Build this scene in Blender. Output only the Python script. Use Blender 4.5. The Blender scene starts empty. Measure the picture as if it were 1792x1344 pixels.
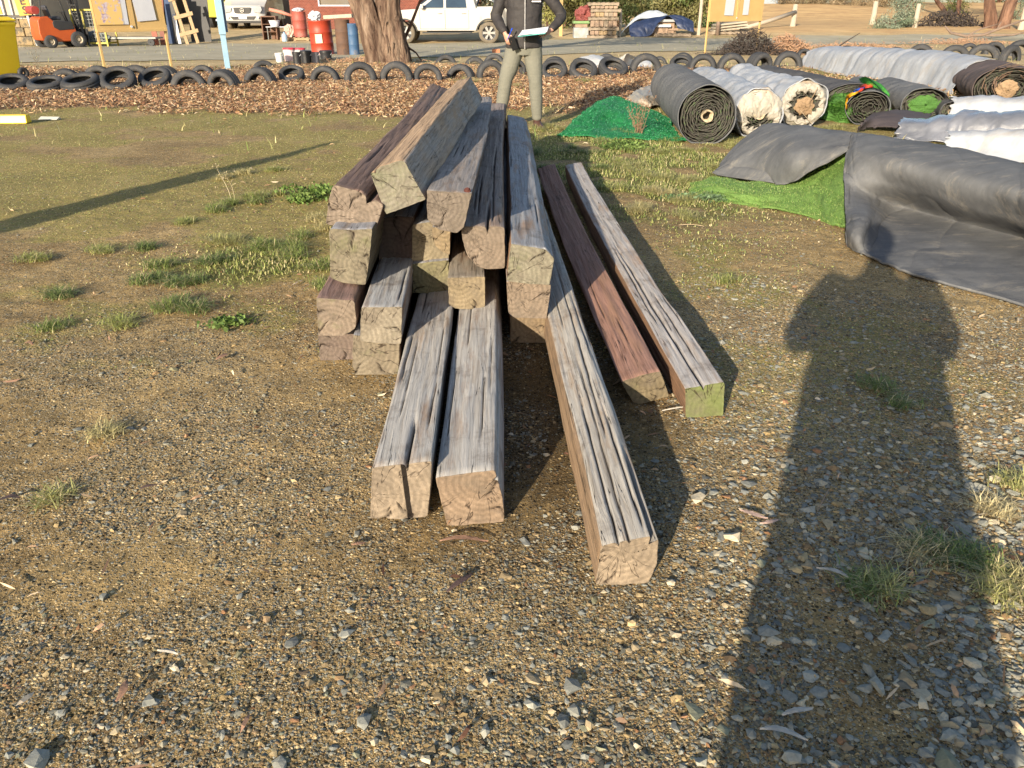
import bpy, math, random
import numpy as np
from mathutils import Vector, Matrix, Euler
R = math.radians
C = bpy.context.scene.collection
# ---------------------------------------------------------------- camera, sky, sun
F, PITCH, CAMH = 1354.0, R(26.0), 1.3
cam = bpy.data.cameras.new('camera'); camo = bpy.data.objects.new('camera', cam); C.objects.link(camo)
camo.location = (0, 0, CAMH); camo.rotation_euler = (R(90) - PITCH, 0, 0)
cam.sensor_width = 36; cam.lens = 36 * F / 1792; cam.clip_start = 0.02; cam.clip_end = 600
bpy.context.scene.camera = camo
SUN_AZ, SUN_EL = R(23.3), R(17.3)
w = bpy.data.worlds.new('World'); bpy.context.scene.world = w; w.use_nodes = True
wt = w.node_tree; sk = wt.nodes.new('ShaderNodeTexSky'); sk.sky_type = 'NISHITA'; sk.sun_disc = False
sk.sun_elevation = SUN_EL; sk.sun_rotation = R(180) + SUN_AZ; sk.air_density = 1.0; sk.dust_density = 1.2
bgn = wt.nodes['Background']; bgn.inputs['Strength'].default_value = 0.11
wt.links.new(sk.outputs[0], bgn.inputs['Color'])
sl = bpy.data.lights.new('sun', 'SUN'); sl.energy = 5.0; sl.angle = R(0.5); sl.color = (1.0, 0.86, 0.66)
so = bpy.data.objects.new('sun', sl); C.objects.link(so)
so.rotation_euler = Vector((math.sin(SUN_AZ) * math.cos(SUN_EL), math.cos(SUN_AZ) * math.cos(SUN_EL), -math.sin(SUN_EL))).to_track_quat('-Z', 'Y').to_euler()
vs = bpy.context.scene.view_settings; bpy.context.scene.display_settings.display_device = 'sRGB'
vs.view_transform = 'Standard'; vs.look = 'None'; vs.exposure = 0.94; vs.gamma = 1
# ---------------------------------------------------------------- noise
def _h(ix, iy, iz, s):
    n = (ix.astype(np.int64) * 374761393 + iy.astype(np.int64) * 668265263 + iz.astype(np.int64) * 2147483647 + s * 1274126177) & 0xffffffff
    n = ((n ^ (n >> 13)) * 1274126177) & 0xffffffff
    n = ((n ^ (n >> 16)) * 2246822519) & 0xffffffff
    return ((n ^ (n >> 15)) & 0xffffff) / float(0xffffff)
def vn(x, y, z=0.0, s=0):
    x, y, z = np.broadcast_arrays(np.asarray(x, float), np.asarray(y, float), np.asarray(z, float))
    ix, iy, iz = np.floor(x), np.floor(y), np.floor(z)
    fx, fy, fz = x - ix, y - iy, z - iz
    fx, fy, fz = [t * t * (3 - 2 * t) for t in (fx, fy, fz)]
    r = 0
    for a in (0, 1):
        for b in (0, 1):
            for c in (0, 1):
                r = r + _h(ix + a, iy + b, iz + c, s) * (fx if a else 1 - fx) * (fy if b else 1 - fy) * (fz if c else 1 - fz)
    return r
def fbm(x, y, z=0.0, o=4, s=0):
    r, a, t, f = 0, 1.0, 0.0, 1.0
    for k in range(o):
        r = r + a * vn(np.asarray(x) * f, np.asarray(y) * f, np.asarray(z) * f, s + k * 17); t += a; a *= .5; f *= 2.03
    return r / t
def sst(a, b, x):
    t = np.clip((np.asarray(x, float) - a) / (b - a), 0, 1); return t * t * (3 - 2 * t)
# ---------------------------------------------------------------- ground height and rays through the photograph's pixels
def g(x, y):
    x = np.asarray(x, float); y = np.asarray(y, float)
    b = 0.42 * sst(31, 43, y)
    m = sst(6, 12, x) * (0.95 * sst(46, 60, y)) + 0.12 * sst(6, 12, x) * sst(33, 40, y)
    return b + m + 0.10 * sst(11, 14, y) * (1 - sst(18.5, 21, y)) * sst(-.5, .5, vn(x * .3, y * .3, 0, 9) - .2)
def ray(px, py):
    X, Y = (px - 896) / F, -(py - 672) / F
    return Vector((X, math.cos(PITCH) + Y * math.sin(PITCH), -math.sin(PITCH) + Y * math.cos(PITCH)))
def az(px, py, z=0.0):
    d = ray(px, py); t = (z - CAMH) / d.z; return Vector((d.x * t, d.y * t, z))
def ay(px, py, y):
    d = ray(px, py); t = y / d.y; return Vector((d.x * t, y, CAMH + d.z * t))
def ag(px, py):
    d = ray(px, py); t = .5
    while t < 120:
        if CAMH + d.z * t <= float(g(d.x * t, d.y * t)): break
        t += .04
    return Vector((d.x * t, d.y * t, float(g(d.x * t, d.y * t))))
def zdep(p): return p.y * math.cos(PITCH) + (CAMH - p.z) * math.sin(PITCH)
# ---------------------------------------------------------------- materials
def nd(t, typ, **k):
    n = t.nodes.new(typ)
    for a, b in k.items():
        if a.startswith('i_'): n.inputs[a[2:].replace('_', ' ')].default_value = b
        else: setattr(n, a, b)
    return n
def ramp(t, fac, stops, interp='LINEAR'):
    r = t.nodes.new('ShaderNodeValToRGB'); r.color_ramp.interpolation = interp
    e = r.color_ramp.elements
    while len(e) < len(stops): e.new(.5)
    for q, (p, c) in zip(e, stops): q.position = p; q.color = (*c, 1) if len(c) == 3 else c
    t.links.new(fac, r.inputs[0]); return r.outputs[0]
def mix(t, fac, a, b, mode='MIX'):
    m = t.nodes.new('ShaderNodeMix'); m.data_type = 'RGBA'; m.blend_type = mode
    for s, v in ((m.inputs[0], fac), (m.inputs[6], a), (m.inputs[7], b)):
        if hasattr(v, 'links') or isinstance(v, bpy.types.NodeSocket): t.links.new(v, s)
        elif isinstance(v, (int, float)): s.default_value = v
        else: s.default_value = (*v, 1)
    return m.outputs[2]
def mth(t, op, a, b=0.0, c=0.0):
    m = t.nodes.new('ShaderNodeMath'); m.operation = op
    for s, v in zip(m.inputs, (a, b, c)):
        if isinstance(v, bpy.types.NodeSocket): t.links.new(v, s)
        else: s.default_value = v
    return m.outputs[0]
def newmat(name):
    m = bpy.data.materials.new(name); m.use_nodes = True; t = m.node_tree
    b = t.nodes['Principled BSDF']; return m, t, b
def coord(t, scale=(1, 1, 1), kind='Object', loc=(0, 0, 0), rot=(0, 0, 0)):
    c = t.nodes.new('ShaderNodeTexCoord'); m = t.nodes.new('ShaderNodeMapping')
    m.inputs['Scale'].default_value = scale; m.inputs['Location'].default_value = loc; m.inputs['Rotation'].default_value = rot
    t.links.new(c.outputs[kind], m.inputs[0]); return m.outputs[0]
def noise(t, vec, scale, detail=4, rough=.55, dist=0.0, out=0):
    n = nd(t, 'ShaderNodeTexNoise'); n.inputs['Scale'].default_value = scale; n.inputs['Detail'].default_value = detail
    n.inputs['Roughness'].default_value = rough; n.inputs['Distortion'].default_value = dist
    t.links.new(vec, n.inputs['Vector']); return n.outputs[out]
def bump(t, b, h, strength=.4, dist=.01):
    n = t.nodes.new('ShaderNodeBump'); n.inputs['Strength'].default_value = strength; n.inputs['Distance'].default_value = dist
    t.links.new(h, n.inputs['Height']); t.links.new(n.outputs[0], b.inputs['Normal']); return n
def mat(name, c1, c2=None, scale=4, rough=.7, metal=0, bscale=30, bstr=.3, bdist=.01, stretch=(1, 1, 1), c3=None, c3t=(.6, .7), c3s=2, spec=.5, coat=0, kind='Object'):
    """A plain surface: two-tone noise, optional third tone in patches (rust, dirt), noise bump."""
    m, t, b = newmat(name); v = coord(t, stretch, kind)
    c2 = c2 or tuple(x * .75 for x in c1)
    n = noise(t, v, scale, 6, .6)
    col = ramp(t, n, [(.3, c2), (.7, c1)])
    if c3:
        n3 = noise(t, v, c3s, 8, .65)
        col = mix(t, ramp(t, n3, [(c3t[0], (0, 0, 0)), (c3t[1], (1, 1, 1))]), col, c3)
    t.links.new(col, b.inputs['Base Color'])
    b.inputs['Roughness'].default_value = rough; b.inputs['Metallic'].default_value = metal
    b.inputs['Specular IOR Level'].default_value = spec; b.inputs['Coat Weight'].default_value = coat
    if bstr: bump(t, b, noise(t, v, bscale, 5, .6), bstr, bdist)
    return m
def attrmat(name, rough=.8, var=.25, vscale=60, bstr=.4, bdist=.003, transl=0, spec=.3):
    m, t, b = newmat(name); a = nd(t, 'ShaderNodeAttribute', attribute_name='col'); v = coord(t)
    n = noise(t, v, vscale, 4)
    col = mix(t, 1.0, a.outputs['Color'], ramp(t, n, [(.25, (1 - var,) * 3), (.75, (1 + var,) * 3)]), 'MULTIPLY')
    t.links.new(col, b.inputs['Base Color']); b.inputs['Roughness'].default_value = rough; b.inputs['Specular IOR Level'].default_value = spec
    if bstr: bump(t, b, n, bstr, bdist)
    if transl:
        tr = nd(t, 'ShaderNodeBsdfTranslucent'); t.links.new(col, tr.inputs[0]); ms = nd(t, 'ShaderNodeMixShader'); ms.inputs[0].default_value = transl
        t.links.new(b.outputs[0], ms.inputs[1]); t.links.new(tr.outputs[0], ms.inputs[2]); t.links.new(ms.outputs[0], t.nodes['Material Output'].inputs[0])
    return m
# ---------------------------------------------------------------- objects
def tag(o, label=None, cat=None, group=None, kind=None):
    if label: o['label'] = label
    if cat: o['category'] = cat
    if group: o['group'] = group
    if kind: o['kind'] = kind
    return o
def thing(name, label, cat, loc=(0, 0, 0), rz=0.0, group=None):
    o = bpy.data.objects.new(name, None); C.objects.link(o); o.location = loc; o.rotation_euler = (0, 0, rz); o.empty_display_size = .1
    return tag(o, label, cat, group)
def link(name, me, mats, parent=None, smooth=False):
    for m in (mats if isinstance(mats, (list, tuple)) else [mats]): me.materials.append(m)
    me.polygons.foreach_set('use_smooth', np.full(len(me.polygons), bool(smooth)))
    o = bpy.data.objects.new(name, me); C.objects.link(o)
    if parent: o.parent = parent
    return o
def npmesh(name, V, Fc, k=None):
    """mesh from arrays; Fc is an (n,k) array"""
    me = bpy.data.meshes.new(name); V = np.asarray(V, np.float32); Fc = np.asarray(Fc, np.int32); n, k = Fc.shape
    me.vertices.add(len(V)); me.vertices.foreach_set('co', V.ravel())
    me.loops.add(n * k); me.loops.foreach_set('vertex_index', Fc.ravel())
    me.polygons.add(n); me.polygons.foreach_set('loop_start', np.arange(0, n * k, k, dtype=np.int32))
    me.update(calc_edges=True); return me
def setcol(me, col):
    a = me.color_attributes.new('col', 'FLOAT_COLOR', 'POINT'); col = np.asarray(col, np.float32)
    if col.shape[1] == 3: col = np.concatenate([col, np.ones((len(col), 1), np.float32)], 1)
    a.data.foreach_set('color', col.ravel())
class MB:
    def __init__(s): s.v = []; s.f = []; s.m = []
    def add(s, vs, fs, mi=0):
        o = len(s.v); s.v += [tuple(x) for x in vs]; s.f += [tuple(o + i for i in q) for q in fs]; s.m += [mi] * len(fs); return s
    def box(s, c, d, rot=None, mi=0, taper=(1, 1)):
        c = Vector(c); M = rot if isinstance(rot, Matrix) else (Euler(rot).to_matrix() if rot else Matrix.Identity(3))
        vs = [c + M @ Vector((x * d[0] / 2 * (taper[0] if z > 0 else 1), y * d[1] / 2 * (taper[1] if z > 0 else 1), z * d[2] / 2)) for x in (-1, 1) for y in (-1, 1) for z in (-1, 1)]
        return s.add(vs, [(0, 1, 3, 2), (4, 6, 7, 5), (0, 4, 5, 1), (2, 3, 7, 6), (0, 2, 6, 4), (1, 5, 7, 3)], mi)
    def beam(s, a, b, w_, h_, mi=0, up=(0, 0, 1)):
        a, b = Vector(a), Vector(b); d = b - a; z = d.normalized(); x = Vector(up).cross(z)
        if x.length < 1e-3: x = Vector((1, 0, 0))
        x.normalize(); y = z.cross(x); M = Matrix((x, y, z)).transposed()
        return s.box((a + b) / 2, (w_, h_, d.length), M, mi)
    def loft(s, rings, cap=True, closed=True, mi=0):
        o = len(s.v); n = len(rings[0])
        for r in rings: s.v += [tuple(p) for p in r]
        for i in range(len(rings) - 1):
            for j in range(n if closed else n - 1):
                k = (j + 1) % n; s.f.append((o + i * n + j, o + i * n + k, o + (i + 1) * n + k, o + (i + 1) * n + j)); s.m.append(mi)
        if cap and closed:
            s.f.append(tuple(o + j for j in reversed(range(n)))); s.f.append(tuple(o + (len(rings) - 1) * n + j for j in range(n))); s.m += [mi, mi]
        return s
    def tube(s, path, rad, n=10, mi=0, cap=True, sq=1.0):
        path = [Vector(p) for p in path]; rad = rad if isinstance(rad, (list, tuple)) else [rad] * len(path)
        rings = []; px = None
        for i, p in enumerate(path):
            t = (path[min(i + 1, len(path) - 1)] - path[max(i - 1, 0)]).normalized()
            x = (px - t * px.dot(t)) if px else t.orthogonal()
            if x.length < 1e-4: x = t.orthogonal()
            x.normalize(); px = x; y = t.cross(x)
            r = rad[i]; rx, ry = r if isinstance(r, tuple) else (r, r * sq)
            rings.append([p + x * rx * math.cos(2 * math.pi * j / n) + y * ry * math.sin(2 * math.pi * j / n) for j in range(n)])
        return s.loft(rings, cap, mi=mi)
    def cyl(s, a, b, r0, r1=None, n=20, mi=0, cap=True): return s.tube([a, b], [r0, r0 if r1 is None else r1], n, mi, cap)
    def lathe(s, prof, c=(0, 0, 0), n=28, axis='Z', mi=0, cap=False, close=False):
        rings = []
        for r, z in prof:
            q = []
            for j in range(n):
                a = 2 * math.pi * j / n; x, y = r * math.cos(a), r * math.sin(a)
                p = {'Z': (x, y, z), 'Y': (x, z, -y), 'X': (z, x, y)}[axis]; q.append((c[0] + p[0], c[1] + p[1], c[2] + p[2]))
            rings.append(q)
        if close: rings.append(rings[0])
        return s.loft(rings, cap, mi=mi)
    def prism(s, poly, a, b, axis='Y', mi=0):
        """poly of (u,w) extruded between a and b along axis; Y: (x,z)"""
        mk = {'Y': lambda u, w_, t: (u, t, w_), 'X': lambda u, w_, t: (t, u, w_), 'Z': lambda u, w_, t: (u, w_, t)}[axis]
        return s.loft([[mk(u, w_, a) for u, w_ in poly], [mk(u, w_, b) for u, w_ in poly]], mi=mi)
    def build(s, name, mats, parent=None, loc=None, rot=None, bevel=0, smooth=False, world=False):
        V = s.v
        if world and parent is not None:
            Mi = Matrix.LocRotScale(parent.location, parent.rotation_euler, None).inverted(); V = [tuple(Mi @ Vector(p)) for p in V]
        me = bpy.data.meshes.new(name); me.from_pydata(V, [], s.f); me.update()
        me.polygons.foreach_set('material_index', s.m)
        o = link(name, me, mats, parent, smooth)
        import bmesh
        bm = bmesh.new(); bm.from_mesh(me); bmesh.ops.recalc_face_normals(bm, faces=bm.faces); bm.to_mesh(me); bm.free()
        if loc: o.location = loc
        if rot: o.rotation_euler = rot
        if bevel:
            md = o.modifiers.new('bevel', 'BEVEL'); md.width = bevel; md.segments = 2; md.limit_method = 'ANGLE'; md.angle_limit = R(35)
            me.polygons.foreach_set('use_smooth', np.ones(len(me.polygons), bool)); wn = o.modifiers.new('wn', 'WEIGHTED_NORMAL'); wn.keep_sharp = False
        return o
def copy_tree(o, loc, rz, label=None, parent=None):
    c = o.copy(); C.objects.link(c)
    if parent: c.parent = parent
    else:
        c.location = loc; c.rotation_euler[2] = rz
        if label: c['label'] = label
    for ch in list(o.children): copy_tree(ch, None, None, None, c)
    return c
rng = np.random.default_rng(7); random.seed(7)
# ---------------------------------------------------------------- ground zones (world x, y in metres)
def zones(x, y):
    n1 = fbm(x * .9, y * .9, 0, 5, 3); n2 = fbm(x * 2.6, y * 2.6, 0, 4, 5); n3 = fbm(x * .35, y * .35, 0, 3, 8)
    left = 1 - sst(-.6, .9, x)
    moss = sst(.46, .62, n1 * .6 + n2 * .4 + .10 * left * sst(2.2, 4, y)) * (.35 + .65 * sst(1.5, 4, y))
    moss = np.maximum(moss, sst(.42, .6, n2 + .08) * sst(5.0, 7.5, y) * .8)
    grav = sst(.40, .60, n1 * .35 + n2 * .65 + .16 * sst(0.3, 1.3, x) * (1 - sst(3.0, 4.5, y)) + .06 * (1 - sst(1.6, 2.6, y)) - .20 * sst(3.0, 5.0, y) + .04 - .05 * (1 - sst(-1.5, .2, x)))
    edge = 11.3 + 1.2 * (n3 - .5) + 1.4 * (n2 - .5) - .05 * x + 1.6 * sst(1.0, 3.0, x)
    litter = sst(edge - .5, edge + .4, y) * (1 - sst(17.9, 18.9, y + 1.2 * (n2 - .5) - 2.5 * np.exp(-((x + 3.4) / 2.5) ** 2)))
    litter = litter * (1 - .75 * sst(4.2, 6.5, x))
    sand = sst(17.6, 18.8, y + 1.4 * (n2 - .5))
    grass = np.exp(-(((x - 1.15) / .95) ** 2 + ((y - 7.4) / 2.2) ** 2)) * 1.5 * sst(.3, .5, n2)
    grass = np.maximum(grass, .9 * np.exp(-(((x + 1.35) / .6) ** 2 + ((y - 4.25) / .55) ** 2)) * sst(.4, .55, n2))
    grass = np.maximum(grass, sst(4.5, 6, x) * sst(8, 10, y) * (1 - sst(17, 20, y)) * .7 * sst(.4, .5, n2))
    brown = sst(5, 10, x) * sst(33, 40, y)
    return moss, grav, np.clip(litter, 0, 1), sand, np.clip(grass, 0, 1), brown
def axis_pts(lo, hi, d0, far_lo, far_hi, gr=1.06):
    a = list(np.arange(lo, hi, d0)); s = d0; p = a[-1]
    while p < far_hi: s *= gr; p += s; a.append(p)
    s = d0; p = a[0]; b = []
    while p > far_lo: s *= gr; p -= s; b.append(p)
    return np.array(b[::-1] + a)
xs = axis_pts(-2.6, 3.2, .021, -220, 220, 1.05); ys = axis_pts(.6, 6.0, .021, -60, 330, 1.035)
GX, GY = np.meshgrid(xs, ys); gz = g(GX, GY)
near = 1 - sst(9, 16, np.hypot(GX, GY))
gz = gz + near * (.020 * (fbm(GX * 2.2, GY * 2.2, 0, 3, 21) - .5) + .012 * (fbm(GX * 11, GY * 11, 0, 3, 22) - .5)) - .004
gz = gz + (1 - near) * .05 * (fbm(GX * 1.1, GY * 1.1, 0, 3, 23) - .5) * (1 - sst(19, 21, GY) * (1 - sst(32, 35, GY)))
mound = sst(36, 60, GY) * sst(6, 14, GX)
gz = gz + mound * .5 * (fbm(GX * .16, GY * .16, 0, 3, 24) - .45)
ny, nx = GX.shape; idx = np.arange(ny * nx).reshape(ny, nx)
Fq = np.stack([idx[:-1, :-1], idx[:-1, 1:], idx[1:, 1:], idx[1:, :-1]], -1).reshape(-1, 4)
me = npmesh('ground', np.stack([GX, GY, gz], -1).reshape(-1, 3), Fq)
zz = zones(GX.ravel(), GY.ravel())
a1 = me.color_attributes.new('zone', 'FLOAT_COLOR', 'POINT'); a1.data.foreach_set('color', np.stack([zz[0], zz[1], zz[2], np.ones_like(zz[0])], -1).astype(np.float32).ravel())
a2 = me.color_attributes.new('zoneb', 'FLOAT_COLOR', 'POINT'); a2.data.foreach_set('color', np.stack([zz[3], zz[4], zz[5], np.ones_like(zz[0])], -1).astype(np.float32).ravel())
def ground_mat():
    m, t, b = newmat('ground_dirt'); L = t.links.new; v = coord(t)
    A = nd(t, 'ShaderNodeAttribute', attribute_name='zone'); B = nd(t, 'ShaderNodeAttribute', attribute_name='zoneb')
    sa = nd(t, 'ShaderNodeSeparateColor'); L(A.outputs['Color'], sa.inputs[0]); sb = nd(t, 'ShaderNodeSeparateColor'); L(B.outputs['Color'], sb.inputs[0])
    def brk(s, sc, lo=.35, hi=.65, amt=.9):   # ragged zone edge
        n = noise(t, v, sc, 6, .65); x = mth(t, 'ADD', s, mth(t, 'MULTIPLY', mth(t, 'SUBTRACT', n, .5), amt))
        return ramp(t, x, [(lo, (0, 0, 0)), (hi, (1, 1, 1))])
    big = noise(t, v, 1.3, 5, .6); mid = noise(t, v, 9, 6, .65); fine = noise(t, v, 90, 5, .7)
    dirt = ramp(t, big, [(.3, (.205, .140, .066)), (.5, (.315, .225, .106)), (.72, (.42, .315, .16))])
    dirt = mix(t, .6, dirt, ramp(t, mid, [(.3, (.5, .5, .5)), (.7, (1.35, 1.3, 1.2))]), 'MULTIPLY')
    dirt = mix(t, .7, dirt, ramp(t, noise(t, v, 26, 6, .8), [(.32, (.45, .42, .36)), (.5, (1, 1, 1)), (.68, (1.5, 1.45, 1.35))]), 'MULTIPLY')
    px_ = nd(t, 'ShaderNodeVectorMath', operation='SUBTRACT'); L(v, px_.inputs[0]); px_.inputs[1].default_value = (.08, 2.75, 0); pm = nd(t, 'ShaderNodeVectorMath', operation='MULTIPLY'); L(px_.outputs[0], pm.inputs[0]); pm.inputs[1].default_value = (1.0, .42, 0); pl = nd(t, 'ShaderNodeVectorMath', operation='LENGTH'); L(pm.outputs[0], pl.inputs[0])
    shade_and_damp = ramp(t, mth(t, 'ADD', pl.outputs['Value'], mth(t, 'MULTIPLY', mth(t, 'SUBTRACT', mid, .5), .35)), [(.28, (.34, .33, .33)), (.62, (1, 1, 1))])  # shade at the pile painted into the ground colour, with some damp soil
    # fine grit
    def grit(scale, dens_socket, lo):
        vo = nd(t, 'ShaderNodeTexVoronoi'); vo.inputs['Scale'].default_value = scale; L(v, vo.inputs['Vector'])
        sc = nd(t, 'ShaderNodeSeparateColor'); L(vo.outputs['Color'], sc.inputs[0])
        c = ramp(t, sc.outputs[0], [(0, (.06, .045, .025)), (.2, (.15, .12, .075)), (.36, (.23, .225, .19)), (.48, (.32, .245, .14)), (.66, (.42, .32, .18)), (.82, (.27, .265, .225)), (.93, (.66, .52, .30))], 'CONSTANT')
        k = mth(t, 'LESS_THAN', sc.outputs[1], mth(t, 'ADD', mth(t, 'MULTIPLY', dens_socket, .55), lo))
        k = mth(t, 'MULTIPLY', k, mth(t, 'LESS_THAN', vo.outputs['Distance'], .48))
        return c, k, vo.outputs['Distance']
    c1, k1, d1 = grit(210, sa.outputs[1], .55); c2, k2, d2 = grit(95, sa.outputs[1], .25)
    col = mix(t, k1, dirt, c1); col = mix(t, k2, col, c2)
    moss = brk(sa.outputs[0], 7, .35, .85)
    mossc = ramp(t, fine, [(.3, (.14, .135, .035)), (.7, (.36, .33, .09))])
    mk = mth(t, 'MULTIPLY', moss, ramp(t, noise(t, v, 38, 6, .75), [(.36, (0, 0, 0)), (.62, (.85, .85, .85))])); col = mix(t, mk, col, mossc)
    col = mix(t, .6, col, ramp(t, noise(t, v, 34, 5, .85), [(.34, (.5, .48, .42)), (.5, (1, 1, 1)), (.66, (1.4, 1.36, 1.25))]), 'MULTIPLY')
    gr = brk(sb.outputs[1], 5, .3, .8); col = mix(t, mth(t, 'MULTIPLY', gr, .8), col, ramp(t, noise(t, v, 60, 5, .7), [(.3, (.06, .075, .018)), (.7, (.16, .17, .05))]))
    lit = brk(sa.outputs[2], 4, .3, .7, 1.1)
    lc = ramp(t, noise(t, v, 28, 6, .75), [(.3, (.11, .072, .045)), (.5, (.24, .165, .105)), (.7, (.38, .28, .18))]); col = mix(t, lit, col, lc)
    sn = brk(sb.outputs[0], 2, .3, .7, .7)
    sandc = ramp(t, noise(t, v, 1.6, 8, .65), [(.3, (.36, .27, .145)), (.7, (.58, .45, .26))])
    sandc = mix(t, ramp(t, noise(t, coord(t, (.12, .6, 1)), 2.2, 4), [(.55, (0, 0, 0)), (.7, (.7, .7, .7))]), sandc, (.16, .15, .05)); col = mix(t, sn, col, sandc)
    br = brk(sb.outputs[2], 1.2, .4, .7, .6); brc = ramp(t, noise(t, coord(t, (.5, 1.6, 1)), 1.4, 8, .7), [(.3, (.34, .21, .115)), (.55, (.56, .38, .19)), (.75, (.66, .48, .25))])
    col = mix(t, br, col, brc)
    col = mix(t, 1.0, col, shade_and_damp, 'MULTIPLY'); L(col, b.inputs['Base Color']); b.inputs['Roughness'].default_value = .95; b.inputs['Specular IOR Level'].default_value = .15
    hgt = mth(t, 'ADD', mth(t, 'MULTIPLY', mth(t, 'SUBTRACT', .5, d1), k1), mth(t, 'MULTIPLY', mth(t, 'MULTIPLY', mth(t, 'SUBTRACT', .5, d2), k2), 2.2))
    hgt = mth(t, 'ADD', hgt, mth(t, 'ADD', mth(t, 'MULTIPLY', fine, .9), mth(t, 'MULTIPLY', mid, 2.5)))
    bump(t, b, hgt, .9, .006); return m
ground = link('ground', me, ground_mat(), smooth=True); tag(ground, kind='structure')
# road sheet, 4 mm above the ground, ragged edges
def road():
    m, t, b = newmat('road_gravel'); v = coord(t, (1, 1, 1))
    n = noise(t, v, .8, 8, .65); streak = noise(t, coord(t, (.05, 1, 1)), 2.6, 5)
    c = ramp(t, n, [(.3, (.27, .25, .19)), (.7, (.42, .39, .30))]); c = mix(t, ramp(t, streak, [(.45, (0, 0, 0)), (.75, (.6, .6, .6))]), c, (.44, .37, .25))
    t.links.new(c, b.inputs['Base Color']); b.inputs['Roughness'].default_value = .95; b.inputs['Specular IOR Level'].default_value = .1
    bump(t, b, noise(t, v, 25, 5, .7), .5, .02)
    near_px = [(-400, 112), (-100, 111), (120, 108), (400, 106), (600, 104), (760, 101), (900, 99), (1100, 91), (1300, 89), (1500, 79), (1700, 74), (1900, 71), (2300, 68)]
    far_px = [(-400, 86), (-100, 85), (120, 82), (400, 77), (600, 76), (760, 76), (900, 72), (1100, 66), (1300, 67), (1500, 61), (1700, 60), (1900, 59), (2300, 58)]
    V = []; nn = 140; mm = 14
    A = [ag(*p) for p in near_px]; B = [ag(*p) for p in far_px]
    xa = [p[0] for p in near_px]
    for i in range(nn):
        u = -400 + 2700 * i / (nn - 1)
        pa = np.array([np.interp(u, xa, [q[k] for q in A]) for k in range(2)]); pb = np.array([np.interp(u, xa, [q[k] for q in B]) for k in range(2)])
        pa[1] += .9 * (fbm(u * .02, 0, 0, 4, 31) - .5); pb[1] += 1.4 * (fbm(u * .02, 5, 0, 4, 32) - .5)
        for j in range(mm):
            p = pa + (pb - pa) * j / (mm - 1); V.append((p[0], p[1], float(g(p[0], p[1])) + .012))
    ii = np.arange(nn * mm).reshape(nn, mm); Fq = np.stack([ii[:-1, :-1], ii[1:, :-1], ii[1:, 1:], ii[:-1, 1:]], -1).reshape(-1, 4)
    o = link('road', npmesh('road', V, Fq), m, smooth=True); tag(o, kind='structure')
road()
# ---------------------------------------------------------------- stones
ico_v = np.array([(0, 0, 1)] + [(math.cos(i * 1.2566) * .894, math.sin(i * 1.2566) * .894, .447) for i in range(5)] + [(math.cos(i * 1.2566 + .6283) * .894, math.sin(i * 1.2566 + .6283) * .894, -.447) for i in range(5)] + [(0, 0, -1)])
ico_f = np.array([(0, i + 1, (i + 1) % 5 + 1) for i in range(5)] + [(i + 1, i + 6, (i + 1) % 5 + 1) for i in range(5)] + [(i + 6, (i + 1) % 5 + 6, (i + 1) % 5 + 1) for i in range(5)] + [(11, (i + 1) % 5 + 6, i + 6) for i in range(5)])
def rocks(name, x, y, s, col, flat=(.35, .75), bury=.25, seed=1, label=None):
    n = len(x); r = np.random.default_rng(seed)
    V = ico_v[None] * (1 + .75 * (r.random((n, 12, 1)) - .5)) + .55 * (r.random((n, 12, 3)) - .5)
    sc = np.stack([s, s * r.uniform(.5, .95, n), s * r.uniform(*flat, n)], -1) * .5; V = V * sc[:, None, :]
    a = r.uniform(0, 6.283, n); ca, sa = np.cos(a)[:, None], np.sin(a)[:, None]
    tl = r.normal(0, .22, n); ct, st = np.cos(tl)[:, None], np.sin(tl)[:, None]
    X, Y, Z = V[..., 0], V[..., 1], V[..., 2]; Y, Z = Y * ct - Z * st, Y * st + Z * ct; X, Y = X * ca - Y * sa, X * sa + Y * ca
    gzz = g(x, y) + (.020 * (fbm(x * 2.2, y * 2.2, 0, 3, 21) - .5) + .012 * (fbm(x * 11, y * 11, 0, 3, 22) - .5)) - .004
    Z = Z + (gzz + sc[:, 2] * (1 - 2 * bury))[:, None]; X = X + x[:, None]; Y = Y + y[:, None]
    Fc = (ico_f[None] + (np.arange(n) * 12)[:, None, None]).reshape(-1, 3)
    me = npmesh(name, np.stack([X, Y, Z], -1).reshape(-1, 3), Fc); setcol(me, np.repeat(col, 12, 0)); o = link(name, me, stone_mat); tag(o, kind='stuff'); return o
stone_mat = attrmat('stone', .85, .22, 120, .5, .002, spec=.25)
PAL = np.array([(.185, .190, .170), (.13, .135, .125), (.25, .25, .215), (.30, .24, .15), (.37, .285, .155), (.23, .16, .09), (.12, .09, .06), (.44, .38, .27), (.27, .15, .08), (.22, .22, .15)])
def scatter(n, ylo, yhi, xr, dens, seed, pw=1.0):
    r = np.random.default_rng(seed); y = ylo + (yhi - ylo) * r.random(n) ** pw; x = (r.random(n) * 2 - 1) * (xr[0] + xr[1] * y)
    k = r.random(n) < dens(x, y); return x[k], y[k], r
x_, y_, r_ = scatter(330000, .75, 8.5, (.55, .66), lambda x, y: (.10 + .90 * zones(x, y)[1] ** 1.6) * (1 - sst(3, 8.3, y)) * (.45 + .55 * sst(-1.2, .8, x)), 11, 1.35)
s_ = np.clip(r_.lognormal(math.log(.0052), .45, len(x_)), .0025, .03) * (1 + .10 * y_)
c_ = PAL[r_.choice(10, len(x_), p=[.19, .10, .14, .16, .15, .12, .04, .03, .02, .05])] * np.array([1.0, .95, .86]) * r_.uniform(.5, 1.05, (len(x_), 1))
rocks('gravel', x_, y_, s_, c_, flat=(.3, .6), bury=.45, seed=3)
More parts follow.
